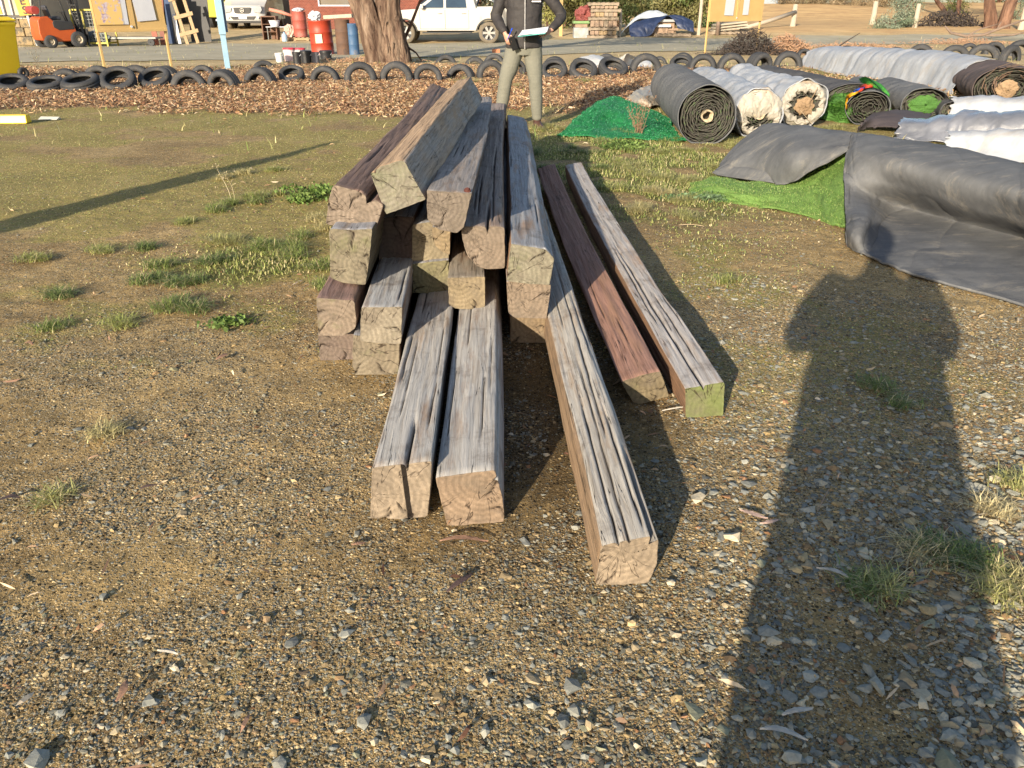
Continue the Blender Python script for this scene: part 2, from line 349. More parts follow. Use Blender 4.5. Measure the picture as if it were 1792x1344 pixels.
def dens_big(x, y): 
    z = zones(x, y); return (.08 + .92 * z[1] ** 2) * (.22 + .78 * sst(-.2, 1.1, x)) * (.4 + .6 * (1 - sst(1.5, 3.0, y))) * (1 - sst(3.5, 7, y)) * (1 + .8 * sst(.4, 1.2, x)) * .6
x_, y_, r_ = scatter(62000, .75, 7.0, (.55, .66), dens_big, 12, 1.3)
s_ = np.clip(r_.lognormal(math.log(.0118), .42, len(x_)), .007, .05) * (1 + .45 * sst(.3, 1.0, x_) * (1 - sst(1.5, 3.5, y_)))
c_ = PAL[r_.choice(10, len(x_), p=[.30, .05, .30, .09, .06, .03, .01, .08, .03, .05])] * r_.uniform(.85, 1.25, (len(x_), 1))
rocks('coarse_gravel', x_, y_, s_, c_, flat=(.25, .5), bury=.42, seed=4)
# the larger stones one can pick out in the photograph
big = [(638,1262,40,0),(1540,1208,46,2),(1618,1196,26,0),(1700,1205,26,0),(1318,1282,28,0),(1660,1290,38,2),(850,1280,32,2),(745,1330,26,7),(1220,875,36,7),(1280,945,34,7),(1000,1205,40,1),(1030,1270,30,3),(420,1045,24,2),(305,1167,24,7),(70,1332,46,2),(1105,1090,24,4),(1418,1125,26,2),(1520,1172,34,0),(985,1262,34,1),(655,1298,26,7),(1172,1020,22,7),(1780,1060,26,2),(180,1045,24,0),(785,1290,22,2),(570,1205,20,2),(1290,1255,30,2),(612,1070,24,2),(1650,1255,30,2),(1225,1330,34,2),(1385,1325,40,2),(795,928,14,7),(1740,840,24,7),(1520,910,22,2),(1490,950,20,1),(850,1190,24,3)]
P_ = [az(a, b) for a, b, c, d in big]; x_ = np.array([p.x for p in P_]); y_ = np.array([p.y for p in P_])
s_ = np.array([.82 * q[2] * zdep(p) / F for q, p in zip(big, P_)]); c_ = np.array([PAL[q[3]] * 1.15 for q in big])
rocks('scattered_stones', x_, y_, s_, c_, flat=(.4, .6), bury=.12, seed=6)
# ---------------------------------------------------------------- curved flakes: leaves, bark chips, sticks of straw
def flakes(name, x, y, z, L, W, col, seed, lift=.3, m=None):
    n = len(x); r = np.random.default_rng(seed)
    base = np.array([(-.5, 0, 0), (-.2, -.5, .12), (-.2, .5, .12), (.2, -.45, .15), (.2, .45, .15), (.5, 0, -.02)])
    V = np.repeat(base[None], n, 0); X = V[..., 0] * L[:, None]; Y = V[..., 1] * W[:, None]; Z = V[..., 2] * L[:, None] * r.uniform(-.3, 1.2, (n, 1))
    Y = Y + (V[..., 0] ** 2) * L[:, None] * r.uniform(-1, 1, (n, 1)) * .7
    p = r.normal(0, lift, n); q = r.normal(0, .5, n); a = r.uniform(0, 6.283, n)
    X, Z = X * np.cos(p)[:, None] - Z * np.sin(p)[:, None], X * np.sin(p)[:, None] + Z * np.cos(p)[:, None]
    Y, Z = Y * np.cos(q)[:, None] - Z * np.sin(q)[:, None], Y * np.sin(q)[:, None] + Z * np.cos(q)[:, None]
    X, Y = X * np.cos(a)[:, None] - Y * np.sin(a)[:, None], X * np.sin(a)[:, None] + Y * np.cos(a)[:, None]
    V = np.stack([X + x[:, None], Y + y[:, None], Z + z[:, None]], -1).reshape(-1, 3)
    f = np.array([(0, 1, 2), (1, 3, 2), (3, 4, 2), (3, 5, 4)]); Fc = (f[None] + (np.arange(n) * 6)[:, None, None]).reshape(-1, 3)
    me = npmesh(name, V, Fc); setcol(me, np.repeat(col, 6, 0)); o = link(name, me, m or leaf_mat); return o
leaf_mat = attrmat('dry_leaf', .75, .2, 90, 0, transl=.2)
LP = np.array([(.50, .32, .18), (.60, .42, .25), (.36, .20, .11), (.68, .52, .34), (.22, .11, .07), (.52, .33, .20), (.72, .60, .44), (.40, .24, .16)])
x_, y_, r_ = scatter(200000, 10.6, 20.5, (1.5, .66), lambda x, y: zones(x, y)[2] * .95 * (1 - .5 * sst(14, 19, y)), 41, 1.2)
z_ = g(x_, y_) + r_.random(len(x_)) * .05; n = len(x_)
o = flakes('leaf_litter', x_, y_, z_, r_.uniform(.03, .11, n), r_.uniform(.009, .022, n), LP[r_.integers(0, 8, n)] * np.array([.94, .90, .84]) * r_.uniform(.5, 1.2, (n, 1)), 5, .45); tag(o, kind='stuff')
def d_(x, y): return .15 + .85 * sst(.5, .62, fbm(x * .8, y * .8, 0, 3, 77))
x_, y_, r_ = scatter(2200, .8, 11, (.5, .66), d_, 42, 1.1); n = len(x_)
o = flakes('bark_flakes', x_, y_, g(x_, y_) + .008, r_.uniform(.02, .07, n), r_.uniform(.004, .012, n), LP[r_.integers(0, 8, n)] * r_.uniform(.4, 1.2, (n, 1)), 6, .12); tag(o, kind='stuff')
# ---------------------------------------------------------------- grass
grass_mat = attrmat('grass_blade', .6, .15, 30, 0, transl=.3)
def blades(name, x, y, h, lean, col, seed, z=None, width=.0035):
    n = len(x); r = np.random.default_rng(seed); a = r.uniform(0, 6.283, n); k = np.minimum(lean * r.uniform(.3, 1.4, n), 2.2)
    z = g(x, y) if z is None else z; V = []
    dx, dy = np.cos(a), np.sin(a); wx, wy = -dy * width, dx * width
    wd = width * (1 + .0 * x); wx = -dy * wd; wy = dx * wd
    for i, (u, ww) in enumerate([(0, 1), (.35, .9), (.7, .6), (1, .05)]):
        off = k * h * u ** 1.7; hh = h * (u - .35 * k * u * u)
        for sgn in (-1, 1): V.append(np.stack([x + dx * off + sgn * wx * ww, y + dy * off + sgn * wy * ww, z + hh], -1))
    V = np.stack(V, 1).reshape(-1, 3); f = np.array([(0, 1, 3, 2), (2, 3, 5, 4), (4, 5, 7, 6)]); Fc = (f[None] + (np.arange(n) * 8)[:, None, None]).reshape(-1, 4)
    me = npmesh(name, V, Fc); setcol(me, np.repeat(col, 8, 0)); return link(name, me, grass_mat)
GP = np.array([(.22, .28, .08), (.32, .35, .11), (.16, .22, .07), (.48, .43, .21), (.38, .38, .15), (.58, .50, .29)])
tufts = [(480,430,90,1.1,0),(500,450,70,1.2,0),(420,420,60,.9,4),(540,395,60,1,3),(470,350,70,.8,1),(430,360,40,.8,0),(560,345,50,.5,0),(530,350,30,.4,0),(340,495,60,.9,2),(270,490,55,1,2),(255,470,40,.8,0),(330,540,75,.9,2),(300,540,50,.8,0),(365,455,40,.8,2),(255,440,30,.7,2),(385,370,40,.7,0),(115,518,38,.7,2),(60,455,40,.6,1),(180,440,30,.5,1),(215,565,36,.6,1),(95,575,28,.4,0),(570,470,30,.8,0),(560,500,30,.5,0),(330,390,35,.5,1),(90,880,12,.4,4),(180,770,16,.4,3),(640,600,10,.3,0),
 (1650,975,36,.9,2),(1610,965,24,.8,5),(1700,985,22,.7,2),(1740,1050,36,.7,4),(1775,1030,26,.8,3),(1540,1035,24,.5,4),(1500,1030,16,.4,2),(1530,678,18,.4,2),(1575,710,14,.3,2),(1268,492,16,.5,1),(1740,900,26,.5,5),(1780,860,20,.4,4),
 (960,225,60,.8,4),(1100,235,70,.9,4),(1150,245,60,.7,0),(1120,265,70,.7,1),(1200,265,50,.6,1),(1010,265,50,.8,2),(950,270,60,.8,2),(1070,290,50,.7,1),(1120,300,60,.9,4),(1170,310,50,.8,4),(1080,330,45,.7,1),(1150,340,60,1,3),(1210,320,50,.8,4),(1130,370,50,.9,3),(1190,380,40,.7,4),(1240,350,30,.7,1),(1060,250,50,.6,0),(1030,300,40,.6,2),(1180,355,40,.8,4),(930,300,30,.7,2),(1040,340,40,.6,0),(1250,295,40,.5,4),
 (400,310,40,.8,3),(480,300,20,.5,1),(900,155,20,1.5,3),(1020,145,40,1.2,4),(820,145,60,2.5,3),(640,100,20,1,3),(1260,250,50,.6,4),(1600,210,60,1,1),(1490,205,40,1,0),(1460,225,40,1,4)]
bx, by, bh, bc, bl = [], [], [], [], []
r_ = np.random.default_rng(51)
for (px, py, wpx, hh, ci) in tufts:
    p = ag(px, py); rad = wpx * zdep(p) / F * .5; n = int(min(1500, 120 + 5200 * rad))
    cl = max(2, int(rad / .035)); cx = r_.normal(0, rad * .62, cl); cy = r_.normal(0, rad * .62, cl); ks = r_.integers(0, cl, n)
    bx.append(p.x + cx[ks] + r_.normal(0, .028, n)); by.append(p.y + cy[ks] + r_.normal(0, .028, n)); h0 = (.032 + .030 * min(hh, 1.6)) * (1 + .04 * p.y)
    bh.append(h0 * r_.uniform(.35, 1.15, n)); c = GP[ci] * r_.uniform(.6, 1.3, (n, 1)); dry = r_.random(n) < .18; c[dry] = GP[5] * r_.uniform(.6, 1.1, (dry.sum(), 1)); bc.append(c); bl.append(np.full(n, 1.5))
o = blades('grass', np.concatenate(bx), np.concatenate(by), np.concatenate(bh), np.concatenate(bl), np.concatenate(bc), 8, width=.0016); tag(o, kind='stuff')
x_, y_, r_ = scatter(420000, 2.2, 14, (1.2, .66), lambda x, y: np.clip(zones(x, y)[4] * .9 + .40 * zones(x, y)[0] ** 1.5 * (.3 + .7 * sst(4, 7, y)), 0, 1), 52, .9); n = len(x_)
o = blades('short_turf', x_, y_, r_.uniform(.006, .030, n) * (.28 + 1.2 * zones(x_, y_)[4]), np.full(n, .8), GP[r_.choice(6, n, p=[.2, .25, .1, .2, .15, .1])] * r_.uniform(.6, 1.3, (n, 1)), 9, width=.003); tag(o, kind='stuff')
x_, y_, r_ = scatter(16000, 8, 36, (3, .66), lambda x, y: .15 + .85 * sst(.52, .62, fbm(x * .5, y * 1.2, 0, 3, 78)) * np.where(((y > 17.5) & (y < 21)) | ((x > 4) & (y > 9)), 1, 0) * (1 - sst(21.5, 22.5, y)), 53, 1.0); n = len(x_)
o = blades('verge_grass', x_, y_, r_.uniform(.05, .16, n), np.full(n, .8), GP[r_.choice(6, n, p=[.15, .15, .1, .25, .15, .2])] * r_.uniform(.7, 1.3, (n, 1)), 10, width=.006); tag(o, kind='stuff')
# ---------------------------------------------------------------- timbers
def wood_mats(name, grey, brown, end, moss, seed, mossamt=.5, slot=None, ochre=(.32, .20, .11)):
    m, t, b = newmat(name + '_side'); L = t.links.new
    o1 = (seed * 3.1, seed * 1.7, seed * 2.3)
    vg = coord(t, (62, 1.8, 62), loc=o1); vf = coord(t, (210, 6, 210), loc=o1); vb = coord(t, (3, 1.0, 3), loc=o1); vm = coord(t, (1, 1, 1), loc=o1)
    warp = noise(t, coord(t, (5, 1.2, 5), loc=o1), 1.4, 3)
    va = nd(t, 'ShaderNodeVectorMath', operation='MULTIPLY_ADD'); L(vg, va.inputs[0]); va.inputs[1].default_value = (1, 1, 1)
    cmb = nd(t, 'ShaderNodeCombineXYZ'); wv = mth(t, 'MULTIPLY', warp, 7.0); L(wv, cmb.inputs[0]); L(wv, cmb.inputs[2]); L(cmb.outputs[0], va.inputs[2])
    g1 = noise(t, va.outputs[0], 1.0, 5, .6, .4); g2 = noise(t, vf, 1.0, 3, .6); big = noise(t, vb, 1.5, 5, .6)
    at = nd(t, 'ShaderNodeAttribute', attribute_name='wear'); sp = nd(t, 'ShaderNodeSeparateColor'); L(at.outputs['Color'], sp.inputs[0])
    gl = tuple(min(1, x * 1.22) for x in grey); gd = (grey[0] * .66, grey[1] * .60, grey[2] * .54)
    cg = ramp(t, g1, [(.25, gd), (.48, grey), (.75, gl)])
    bl = tuple(min(1, x * 1.35) for x in brown); bd = tuple(x * .45 for x in brown)
    cb = ramp(t, g1, [(.25, bd), (.5, brown), (.75, bl)])
    wk = mth(t, 'ADD', sp.outputs[0], mth(t, 'MULTIPLY', mth(t, 'SUBTRACT', big, .5), 1.1))
    c = mix(t, ramp(t, wk, [(.35, (0, 0, 0)), (.65, (1, 1, 1))]), cb, cg)
    c = mix(t, .55, c, ramp(t, g2, [(.3, (.66, .66, .66)), (.7, (1.25, 1.25, 1.25))]), 'MULTIPLY')
    red = ramp(t, noise(t, coord(t, (9, 1.5, 9), loc=(seed, 4, 1)), 1.2, 5, .7), [(.52, (0, 0, 0)), (.68, (.75, .75, .75))])
    c = mix(t, red, c, tuple(.55 * a + .45 * q for a, q in zip(brown, ochre)))
    stain = ramp(t, noise(t, vm, 6, 7, .7), [(.54, (0, 0, 0)), (.70, (.6, .6, .6))]); c = mix(t, stain, c, (.10, .075, .06))
    # fine drying cracks along the grain
    ck = noise(t, coord(t, (46, 1.0, 46), loc=(seed * 1.3, seed, 0)), 1.0, 3, .5, .25); cd = mth(t, 'ABSOLUTE', mth(t, 'SUBTRACT', ck, .5))
    crk = ramp(t, cd, [(.0, (1, 1, 1)), (.006, (0, 0, 0))]); crk = mth(t, 'MULTIPLY', crk, ramp(t, noise(t, coord(t, (8, 1.6, 8), loc=(3, seed, 2)), 1.5, 3), [(.46, (0, 0, 0)), (.58, (1, 1, 1))]))
    c = mix(t, crk, c, (.018, .014, .012)); c = mix(t, sp.outputs[1], c, (.02, .014, .01))
    L(c, b.inputs['Base Color']); b.inputs['Roughness'].default_value = .82; b.inputs['Specular IOR Level'].default_value = .25
    h = mth(t, 'ADD', mth(t, 'MULTIPLY', g1, 1.0), mth(t, 'MULTIPLY', g2, .45)); h = mth(t, 'SUBTRACT', h, mth(t, 'MULTIPLY', crk, 1.5)); bump(t, b, h, .8, .0045)
    # end grain
    e, t, b = newmat(name + '_end'); L = t.links.new; v = coord(t, (1, .02, 1), loc=(.03 + .05 * math.sin(seed * 2.1), 0, .05 * math.cos(seed * 1.3)))
    wv = nd(t, 'ShaderNodeTexWave', wave_type='RINGS', rings_direction='Y'); wv.inputs['Scale'].default_value = 17; wv.inputs['Distortion'].default_value = 3; wv.inputs['Detail'].default_value = 4; wv.inputs['Detail Scale'].default_value = 2.2; L(v, wv.inputs['Vector'])
    ns = noise(t, coord(t), 14, 7, .7); nf = noise(t, coord(t), 120, 4, .7)
    end = (end[0] * .55, end[1] * .54, end[2] * .61); moss = tuple(x * .56 for x in moss); el = tuple(x * 1.3 for x in end); ed = tuple(x * .62 for x in end)
    c = mix(t, .30, ramp(t, ns, [(.3, ed), (.7, el)]), ramp(t, wv.outputs['Fac'], [(.2, ed), (.8, el)]))
    c = mix(t, .5, c, ramp(t, nf, [(.3, (.65, .65, .65)), (.7, (1.25, 1.25, 1.25))]), 'MULTIPLY')
    mk = ramp(t, noise(t, coord(t, loc=(seed, seed, 0)), 7, 8, .72), [(.66 - .34 * mossamt, (0, 0, 0)), (.84 - .26 * mossamt, (.8, .8, .8))]); c = mix(t, mk, c, mix(t, ns, tuple(x * .8 for x in moss), tuple(x * 1.35 for x in moss)))
    dk = ramp(t, noise(t, coord(t, loc=(4, seed, 9)), 9, 7, .7), [(.47, (0, 0, 0)), (.66, (.6, .6, .6))]); c = mix(t, dk, c, (.115, .095, .075))
    sx = nd(t, 'ShaderNodeSeparateXYZ'); L(v, sx.inputs[0]); an = mth(t, 'ARCTAN2', sx.outputs[0], sx.outputs[2]); rd = mth(t, 'SQRT', mth(t, 'ADD', mth(t, 'MULTIPLY', sx.outputs[0], sx.outputs[0]), mth(t, 'MULTIPLY', sx.outputs[2], sx.outputs[2])))
    cz = nd(t, 'ShaderNodeCombineXYZ'); L(mth(t, 'MULTIPLY', an, 2.1), cz.inputs[0]); L(mth(t, 'MULTIPLY', rd, 5.0), cz.inputs[1]); cz.inputs[2].default_value = seed * 1.9
    rn = noise(t, cz.outputs[0], 1.0, 3, .55); lk = ramp(t, mth(t, 'ABSOLUTE', mth(t, 'SUBTRACT', rn, .5)), [(.0, (1, 1, 1)), (.012, (0, 0, 0))])
    lk = mth(t, 'MULTIPLY', lk, ramp(t, noise(t, coord(t, loc=(seed * 2, 1, seed)), 5, 3), [(.42, (0, 0, 0)), (.55, (.9, .9, .9))])); c = mix(t, lk, c, (.03, .02, .014))
    sw = nd(t, 'ShaderNodeTexWave', bands_direction='Z' if seed % 2 else 'X'); sw.inputs['Scale'].default_value = 70; sw.inputs['Distortion'].default_value = 2.5; sw.inputs['Detail'].default_value = 3; L(coord(t, (1, .02, 1), rot=(0, .15 * (seed % 5 - 2), 0)), sw.inputs['Vector']); c = mix(t, .10, c, ramp(t, sw.outputs['Fac'], [(.2, (.6, .6, .6)), (.8, (1.3, 1.3, 1.3))]), 'MULTIPLY')
    if slot:
        so_ = nd(t, 'ShaderNodeSeparateXYZ'); L(coord(t), so_.inputs[0]); dx = mth(t, 'ABSOLUTE', mth(t, 'ADD', mth(t, 'SUBTRACT', so_.outputs[0], slot[0]), mth(t, 'ADD', mth(t, 'MULTIPLY', so_.outputs[2], slot[2]), mth(t, 'MULTIPLY', mth(t, 'SUBTRACT', ns, .5), .008))))
        sm = ramp(t, mth(t, 'DIVIDE', dx, slot[1]), [(.8, (1, 1, 1)), (1.0, (0, 0, 0))]); c = mix(t, sm, c, (.012, .009, .007)); lk = mth(t, 'ADD', lk, sm)
    at = nd(t, 'ShaderNodeAttribute', attribute_name='wear'); sp = nd(t, 'ShaderNodeSeparateColor'); L(at.outputs['Color'], sp.inputs[0]); c = mix(t, sp.outputs[1], c, (.015, .01, .008))
    L(c, b.inputs['Base Color']); b.inputs['Roughness'].default_value = .85; b.inputs['Specular IOR Level'].default_value = .2
    bump(t, b, mth(t, 'SUBTRACT', mth(t, 'ADD', mth(t, 'MULTIPLY', sw.outputs['Fac'], .1), nf), mth(t, 'MULTIPLY', lk, 1.5)), .6, .003)
    return [m, e]
def timber(label, poly, zb, anchor, back, seed, grey=(.27, .275, .30), brown=(.17, .115, .09), end=(.33, .27, .17), moss=(.17, .20, .07), mossamt=.45,
           yb=None, length=None, wear=1.0, cracks=(), endcracks=2, chunk=.005, sidewear=.0, slot=None):
    """poly: front face corners in photo px clockwise from top-left. zb: height of the face's lowest edge.
    anchor: index pair of poly whose midpoint corresponds to back=(px,py,z)."""
    lo = max(p[1] for p in poly); lp = [p for p in poly if p[1] > lo - 12]; mx = sum(p[0] for p in lp) / len(lp)
    Y = az(mx, sum(p[1] for p in lp) / len(lp), zb).y if yb is None else yb
    P = [ay(px, py, Y) for px, py in poly]
    A = (P[anchor[0]] + P[anchor[1]]) / 2; Bk = az(*back); d = Bk - A; ln = length or d.length; d.normalize()
    X = d.cross(Vector((0, 0, 1))).normalized(); Z = X.cross(d); O = sum(P, Vector()) / len(P)
    q = np.array([((p - O).dot(X), (p - O).dot(d), (p - O).dot(Z)) for p in P])
    # resample the outline
    NR = 168; per = np.concatenate([q, q[:1]]); seg = np.linalg.norm(np.diff(per[:, [0, 2]], axis=0), axis=1); cum = np.concatenate([[0], np.cumsum(seg)])
    u = np.linspace(0, cum[-1], NR, endpoint=False); ring = np.stack([np.interp(u, cum, per[:, k]) for k in range(3)], -1)
    raw = ring.copy()
    for _ in range(1): ring = (np.roll(ring, 1, 0) + 2 * ring + np.roll(ring, -1, 0)) / 4
    corner = np.linalg.norm(raw - ring, axis=1)
    for _ in range(4): corner = (np.roll(corner, 1) + 2 * corner + np.roll(corner, -1)) / 4
    corner = corner / (corner.max() + 1e-9)
    tn = np.roll(ring, -1, 0) - np.roll(ring, 1, 0); nm = np.stack([tn[:, 2], -tn[:, 0]], -1); nm /= np.linalg.norm(nm, axis=1)[:, None] + 1e-9
    if ((ring[:, [0, 2]] * nm).sum(1)).mean() < 0: nm = -nm
    NL = int(ln / .035); vv = np.linspace(0, ln, NL); U, V = np.meshgrid(u, vv)
    r = random.Random(seed)
    ca = u / cum[-1] * 6.283; cx, cy = np.cos(ca)[None], np.sin(ca)[None]
    disp = .005 * (vn(cx * 1.5 + seed * 9, cy * 1.5, V * .9, seed) - .5) + .006 * (vn(cx * 5 + seed * 9, cy * 5, V * 3, seed + 1) - .5)
    disp += .0022 * (vn(U * 110, V * 2.2 + 2 * vn(U * 8, V * 2, 0, 4), 0, seed + 2) - .5) + .002 * (vn(U * 160, V * 6, 0, seed + 3) - .5)
    ch = np.clip(fbm(cx * 1.2 + seed, cy * 1.2, V * 2.2, 4, seed + 4) - .5, 0, 1) * 6
    endf = .35 + .65 * sst(0, .35, V); disp = disp * endf; chn = chunk * endf
    disp -= chn * corner[None] * (ch + .25)
    dark = np.zeros_like(U)
    top = np.clip(nm[:, 1], 0, 1)[None] * np.ones_like(U)
    topi = [i for i in range(NR) if nm[i, 1] > .8]
    cr = list(cracks)
    for _ in range(2):
        if topi: cr.append((r.choice(topi) / NR, r.uniform(0, ln * .5), r.uniform(.3, .8), .008, .003))
    fade0 = sst(0, .03, V)
    for (uf, v0, vl, dep, wd) in cr:
        uc = uf * cum[-1] + .007 * (vn(V * 1.6, 0, 0, seed + int(v0 * 50)) - .5) + .003 * (vn(V * 11, 3, 0, seed) - .5)
        du = np.abs((U - uc + cum[-1] / 2) % cum[-1] - cum[-1] / 2)
        env = sst(v0 - .05 if v0 > .02 else -1, v0 + .06 if v0 > .02 else -.5, V) * (1 - sst(v0 + vl * .6, v0 + vl, V)); wdd = np.maximum(wd, cum[-1] / NR * .55)
        k = np.exp(-(du / wdd) ** 2) * env; disp -= dep * k; dark = np.maximum(dark, sst(.45, .8, k))
    bow = .022 * math.sin(seed) * np.sin(math.pi * V / ln)
    Lx = ring[None, :, 0] + nm[None, :, 0] * disp + bow; Lz = ring[None, :, 2] + nm[None, :, 1] * disp + .006 * math.cos(seed * 2.3) * np.sin(math.pi * V / ln)
    Ly = ring[None, :, 1] * (1 - V / ln) + V
    # caps: concentric rings
    VV = [np.stack([Lx, Ly, Lz], -1).reshape(-1, 3)]; W = [np.stack([np.clip(top * wear + sidewear, 0, 1), dark, 0 * U], -1).reshape(-1, 3)]
    idx = np.arange(NL * NR).reshape(NL, NR); j2 = np.roll(idx, -1, 1); Fs = [np.stack([idx[:-1], j2[:-1], j2[1:], idx[1:]], -1).reshape(-1, 4)]; MI = [np.zeros((NL - 1) * NR, int)]
    off = NL * NR; scs = [.985, .95, .88, .78, .66, .52, .38, .24, .1]
    cracksE = [(r.randrange(NR), r.uniform(.3, .9)) for _ in range(endcracks)]
    for cap, (li, sg) in enumerate(((0, 1), (NL - 1, -1))):
        cen = np.array([Lx[li].mean(), Ly[li].mean(), Lz[li].mean()]); prev = idx[li]
        pith = cen + np.array([r.uniform(-.3, .3), 0, r.uniform(-.3, .3)]) * .08
        for k, s in enumerate(scs):
            c_ = cen * s + pith * (1 - s); c_ = pith + (cen - pith) * s
            ringk = np.stack([Lx[li], Ly[li], Lz[li]], -1); pk = pith + (ringk - pith) * s
            bumpy = .004 * (vn(pk[:, 0] * 60, pk[:, 2] * 60, 0, seed + 7) - .5) - (.0035 if k == 0 else .005)
            pk[:, 1] += -sg * .0 + sg * (-bumpy - .006) ; dk = np.zeros(NR)
            for (ci, reach) in cracksE:
                da = np.abs((np.arange(NR) - ci - 3 * math.sin(k * .9 + ci) + NR / 2) % NR - NR / 2); kk = np.exp(-(da / (1.2 + 1.0 * s)) ** 2) * (s > 1 - reach); pk[:, 1] += sg * .010 * kk; dk = np.maximum(dk, sst(.55, .95, kk))
            VV.append(pk); W.append(np.stack([np.zeros(NR), dk, np.zeros(NR)], -1)); cur = off + np.arange(NR); off += NR
            q4 = np.stack([prev, cur, np.roll(cur, -1), np.roll(prev, -1)], -1)
            Fs.append(q4 if sg == 1 else q4[:, ::-1]); MI.append(np.ones(NR, int)); prev = cur
        VV.append(pith[None] + [[0, 0, 0]]); W.append(np.zeros((1, 3))); ce = off; off += 1
        q4 = np.stack([prev, np.full(NR, ce), np.full(NR, ce), np.roll(prev, -1)], -1); tri = [tuple(x) for x in np.stack([prev, np.full(NR, ce), np.roll(prev, -1)], -1)]
        if sg == -1: tri = [x[::-1] for x in tri]
        if cap == 0: tris = tri
        else: tris += tri
    Vall = np.concatenate(VV); Fq = np.concatenate(Fs)
    me = bpy.data.meshes.new('timber'); nq = len(Fq); ntri = len(tris)
    me.vertices.add(len(Vall)); me.vertices.foreach_set('co', Vall.astype(np.float32).ravel())
    li = np.concatenate([Fq.ravel(), np.array(tris).ravel()]).astype(np.int32); me.loops.add(len(li)); me.loops.foreach_set('vertex_index', li)
    me.polygons.add(nq + ntri); me.polygons.foreach_set('loop_start', np.concatenate([np.arange(0, nq * 4, 4), nq * 4 + np.arange(0, ntri * 3, 3)]).astype(np.int32))
    me.polygons.foreach_set('material_index', np.concatenate(MI + [np.ones(ntri, int)]).astype(np.int32)); me.update(calc_edges=True)
    Wc = np.concatenate(W).astype(np.float32); a = me.color_attributes.new('wear', 'FLOAT_COLOR', 'POINT'); a.data.foreach_set('color', np.concatenate([Wc, np.ones((len(Wc), 1), np.float32)], 1).ravel())
    o = link('timber', me, wood_mats('timber%d' % seed, grey, brown, end, moss, seed, mossamt, slot), smooth=True)
    import bmesh
    bm = bmesh.new(); bm.from_mesh(me); bmesh.ops.recalc_face_normals(bm, faces=bm.faces); bm.to_mesh(me); bm.free()
    M = Matrix((X, d, Z)).transposed().to_4x4(); M.translation = O; o.matrix_world = M
    tag(o, label, 'timber', 'hardwood timbers of the pile'); return o
BLUEGREY = (.365, .35, .33); PURPLE = (.20, .15, .15); DARK = (.10, .085, .08)
# bottom layer, long ones reaching towards the viewer
timber('long grey timber on the gravel with a split square end, leftmost of three', [(650, 818), (703, 812), (756, 806), (749, 904), (700, 908), (648, 911)], 0, (0, 2), (759, 505, .165), 1, grey=BLUEGREY, end=(.40, .33, .22), mossamt=.1, cracks=[(.14, 0.0, .30, .02, .0045), (.255, .05, 2.2, .02, .005), (.07, .3, .8, .01, .0025), (.2, .2, 1.1, .008, .0025)], sidewear=.55, length=4.3, slot=(.018, .008, .05))
timber('long grey timber with a plain brownish end, just left of the skewed one', [(762, 836), (815, 828), (866, 822), (880, 870), (883, 913), (783, 921)], 0, (0, 2), (829, 536, .165), 2, grey=BLUEGREY, end=(.36, .27, .17), mossamt=.05, cracks=[(.29, 0, .9, .016, .004), (.18, .2, .5, .008, .0025), (.08, .9, .9, .008, .0025), (.22, .5, .5, .008, .0025)], sidewear=.55, length=4.3)
timber('skewed grey timber with a cracked pale end, its tip reaching nearest the viewer', [(1052, 955), (1100, 944), (1138, 938), (1153, 944), (1150, 985), (1135, 1019), (1090, 1023), (1042, 1022)], 0, (0, 3), (956, 445, .17), 3, grey=(.36, .34, .31), brown=(.26, .18, .115), end=(.42, .34, .22), mossamt=.0, cracks=[(.25, 0, .42, .04, .0055), (.08, 0, .9, .012, .003), (.13, .0, 1.2, .01, .0028), (.17, .5, 1.8, .01, .0028), (.20, .05, .7, .014, .003)], length=4.5, sidewear=.0, chunk=.012)
timber('reddish brown timber lying between the skewed grey one and the green-ended outer one', [(1087, 668), (1128, 655), (1156, 650), (1170, 692), (1140, 702), (1110, 708)], 0, (0, 2), (955, 291, .17), 4, grey=(.27, .155, .12), brown=(.20, .11, .085), end=(.27, .22, .12), moss=(.15, .15, .07), mossamt=.35, chunk=.006)
timber('outermost timber standing apart from the pile with a light green end', [(1199, 680), (1235, 674), (1268, 668), (1267, 700), (1265, 727), (1200, 731)], 0, (0, 2), (1003, 286, .15), 5, grey=(.35, .33, .32), brown=(.22, .13, .08), end=(.26, .27, .12), moss=(.20, .25, .08), mossamt=.95, cracks=[(.11, 0, 1.9, .018, .004), (.18, .2, .9, .008, .003), (.07, .6, 1.2, .012, .003)], endcracks=0)
# bottom layer ends
timber('brown-ended timber at the foot of the left column, lowest of four', [(557, 585), (620, 583), (621, 629), (560, 631)], 0, (0, 1), (715, 262, .15), 6, end=(.24, .19, .145), mossamt=.1, endcracks=3)
timber('lowest timber of the second column, showing a mossy end with a knot hole', [(618, 586), (700, 594), (697, 655), (622, 656), (617, 640)], 0, (0, 1), (745, 262, .15), 7, end=(.30, .26, .17), mossamt=.3, endcracks=2)
timber('lowest timber of the right column with a dark crack across its lit end', [(893, 552), (960, 550), (957, 600), (893, 599)], 0, (0, 1), (880, 262, .14), 8, end=(.36, .27, .15), mossamt=.1, brown=(.26, .15, .08))
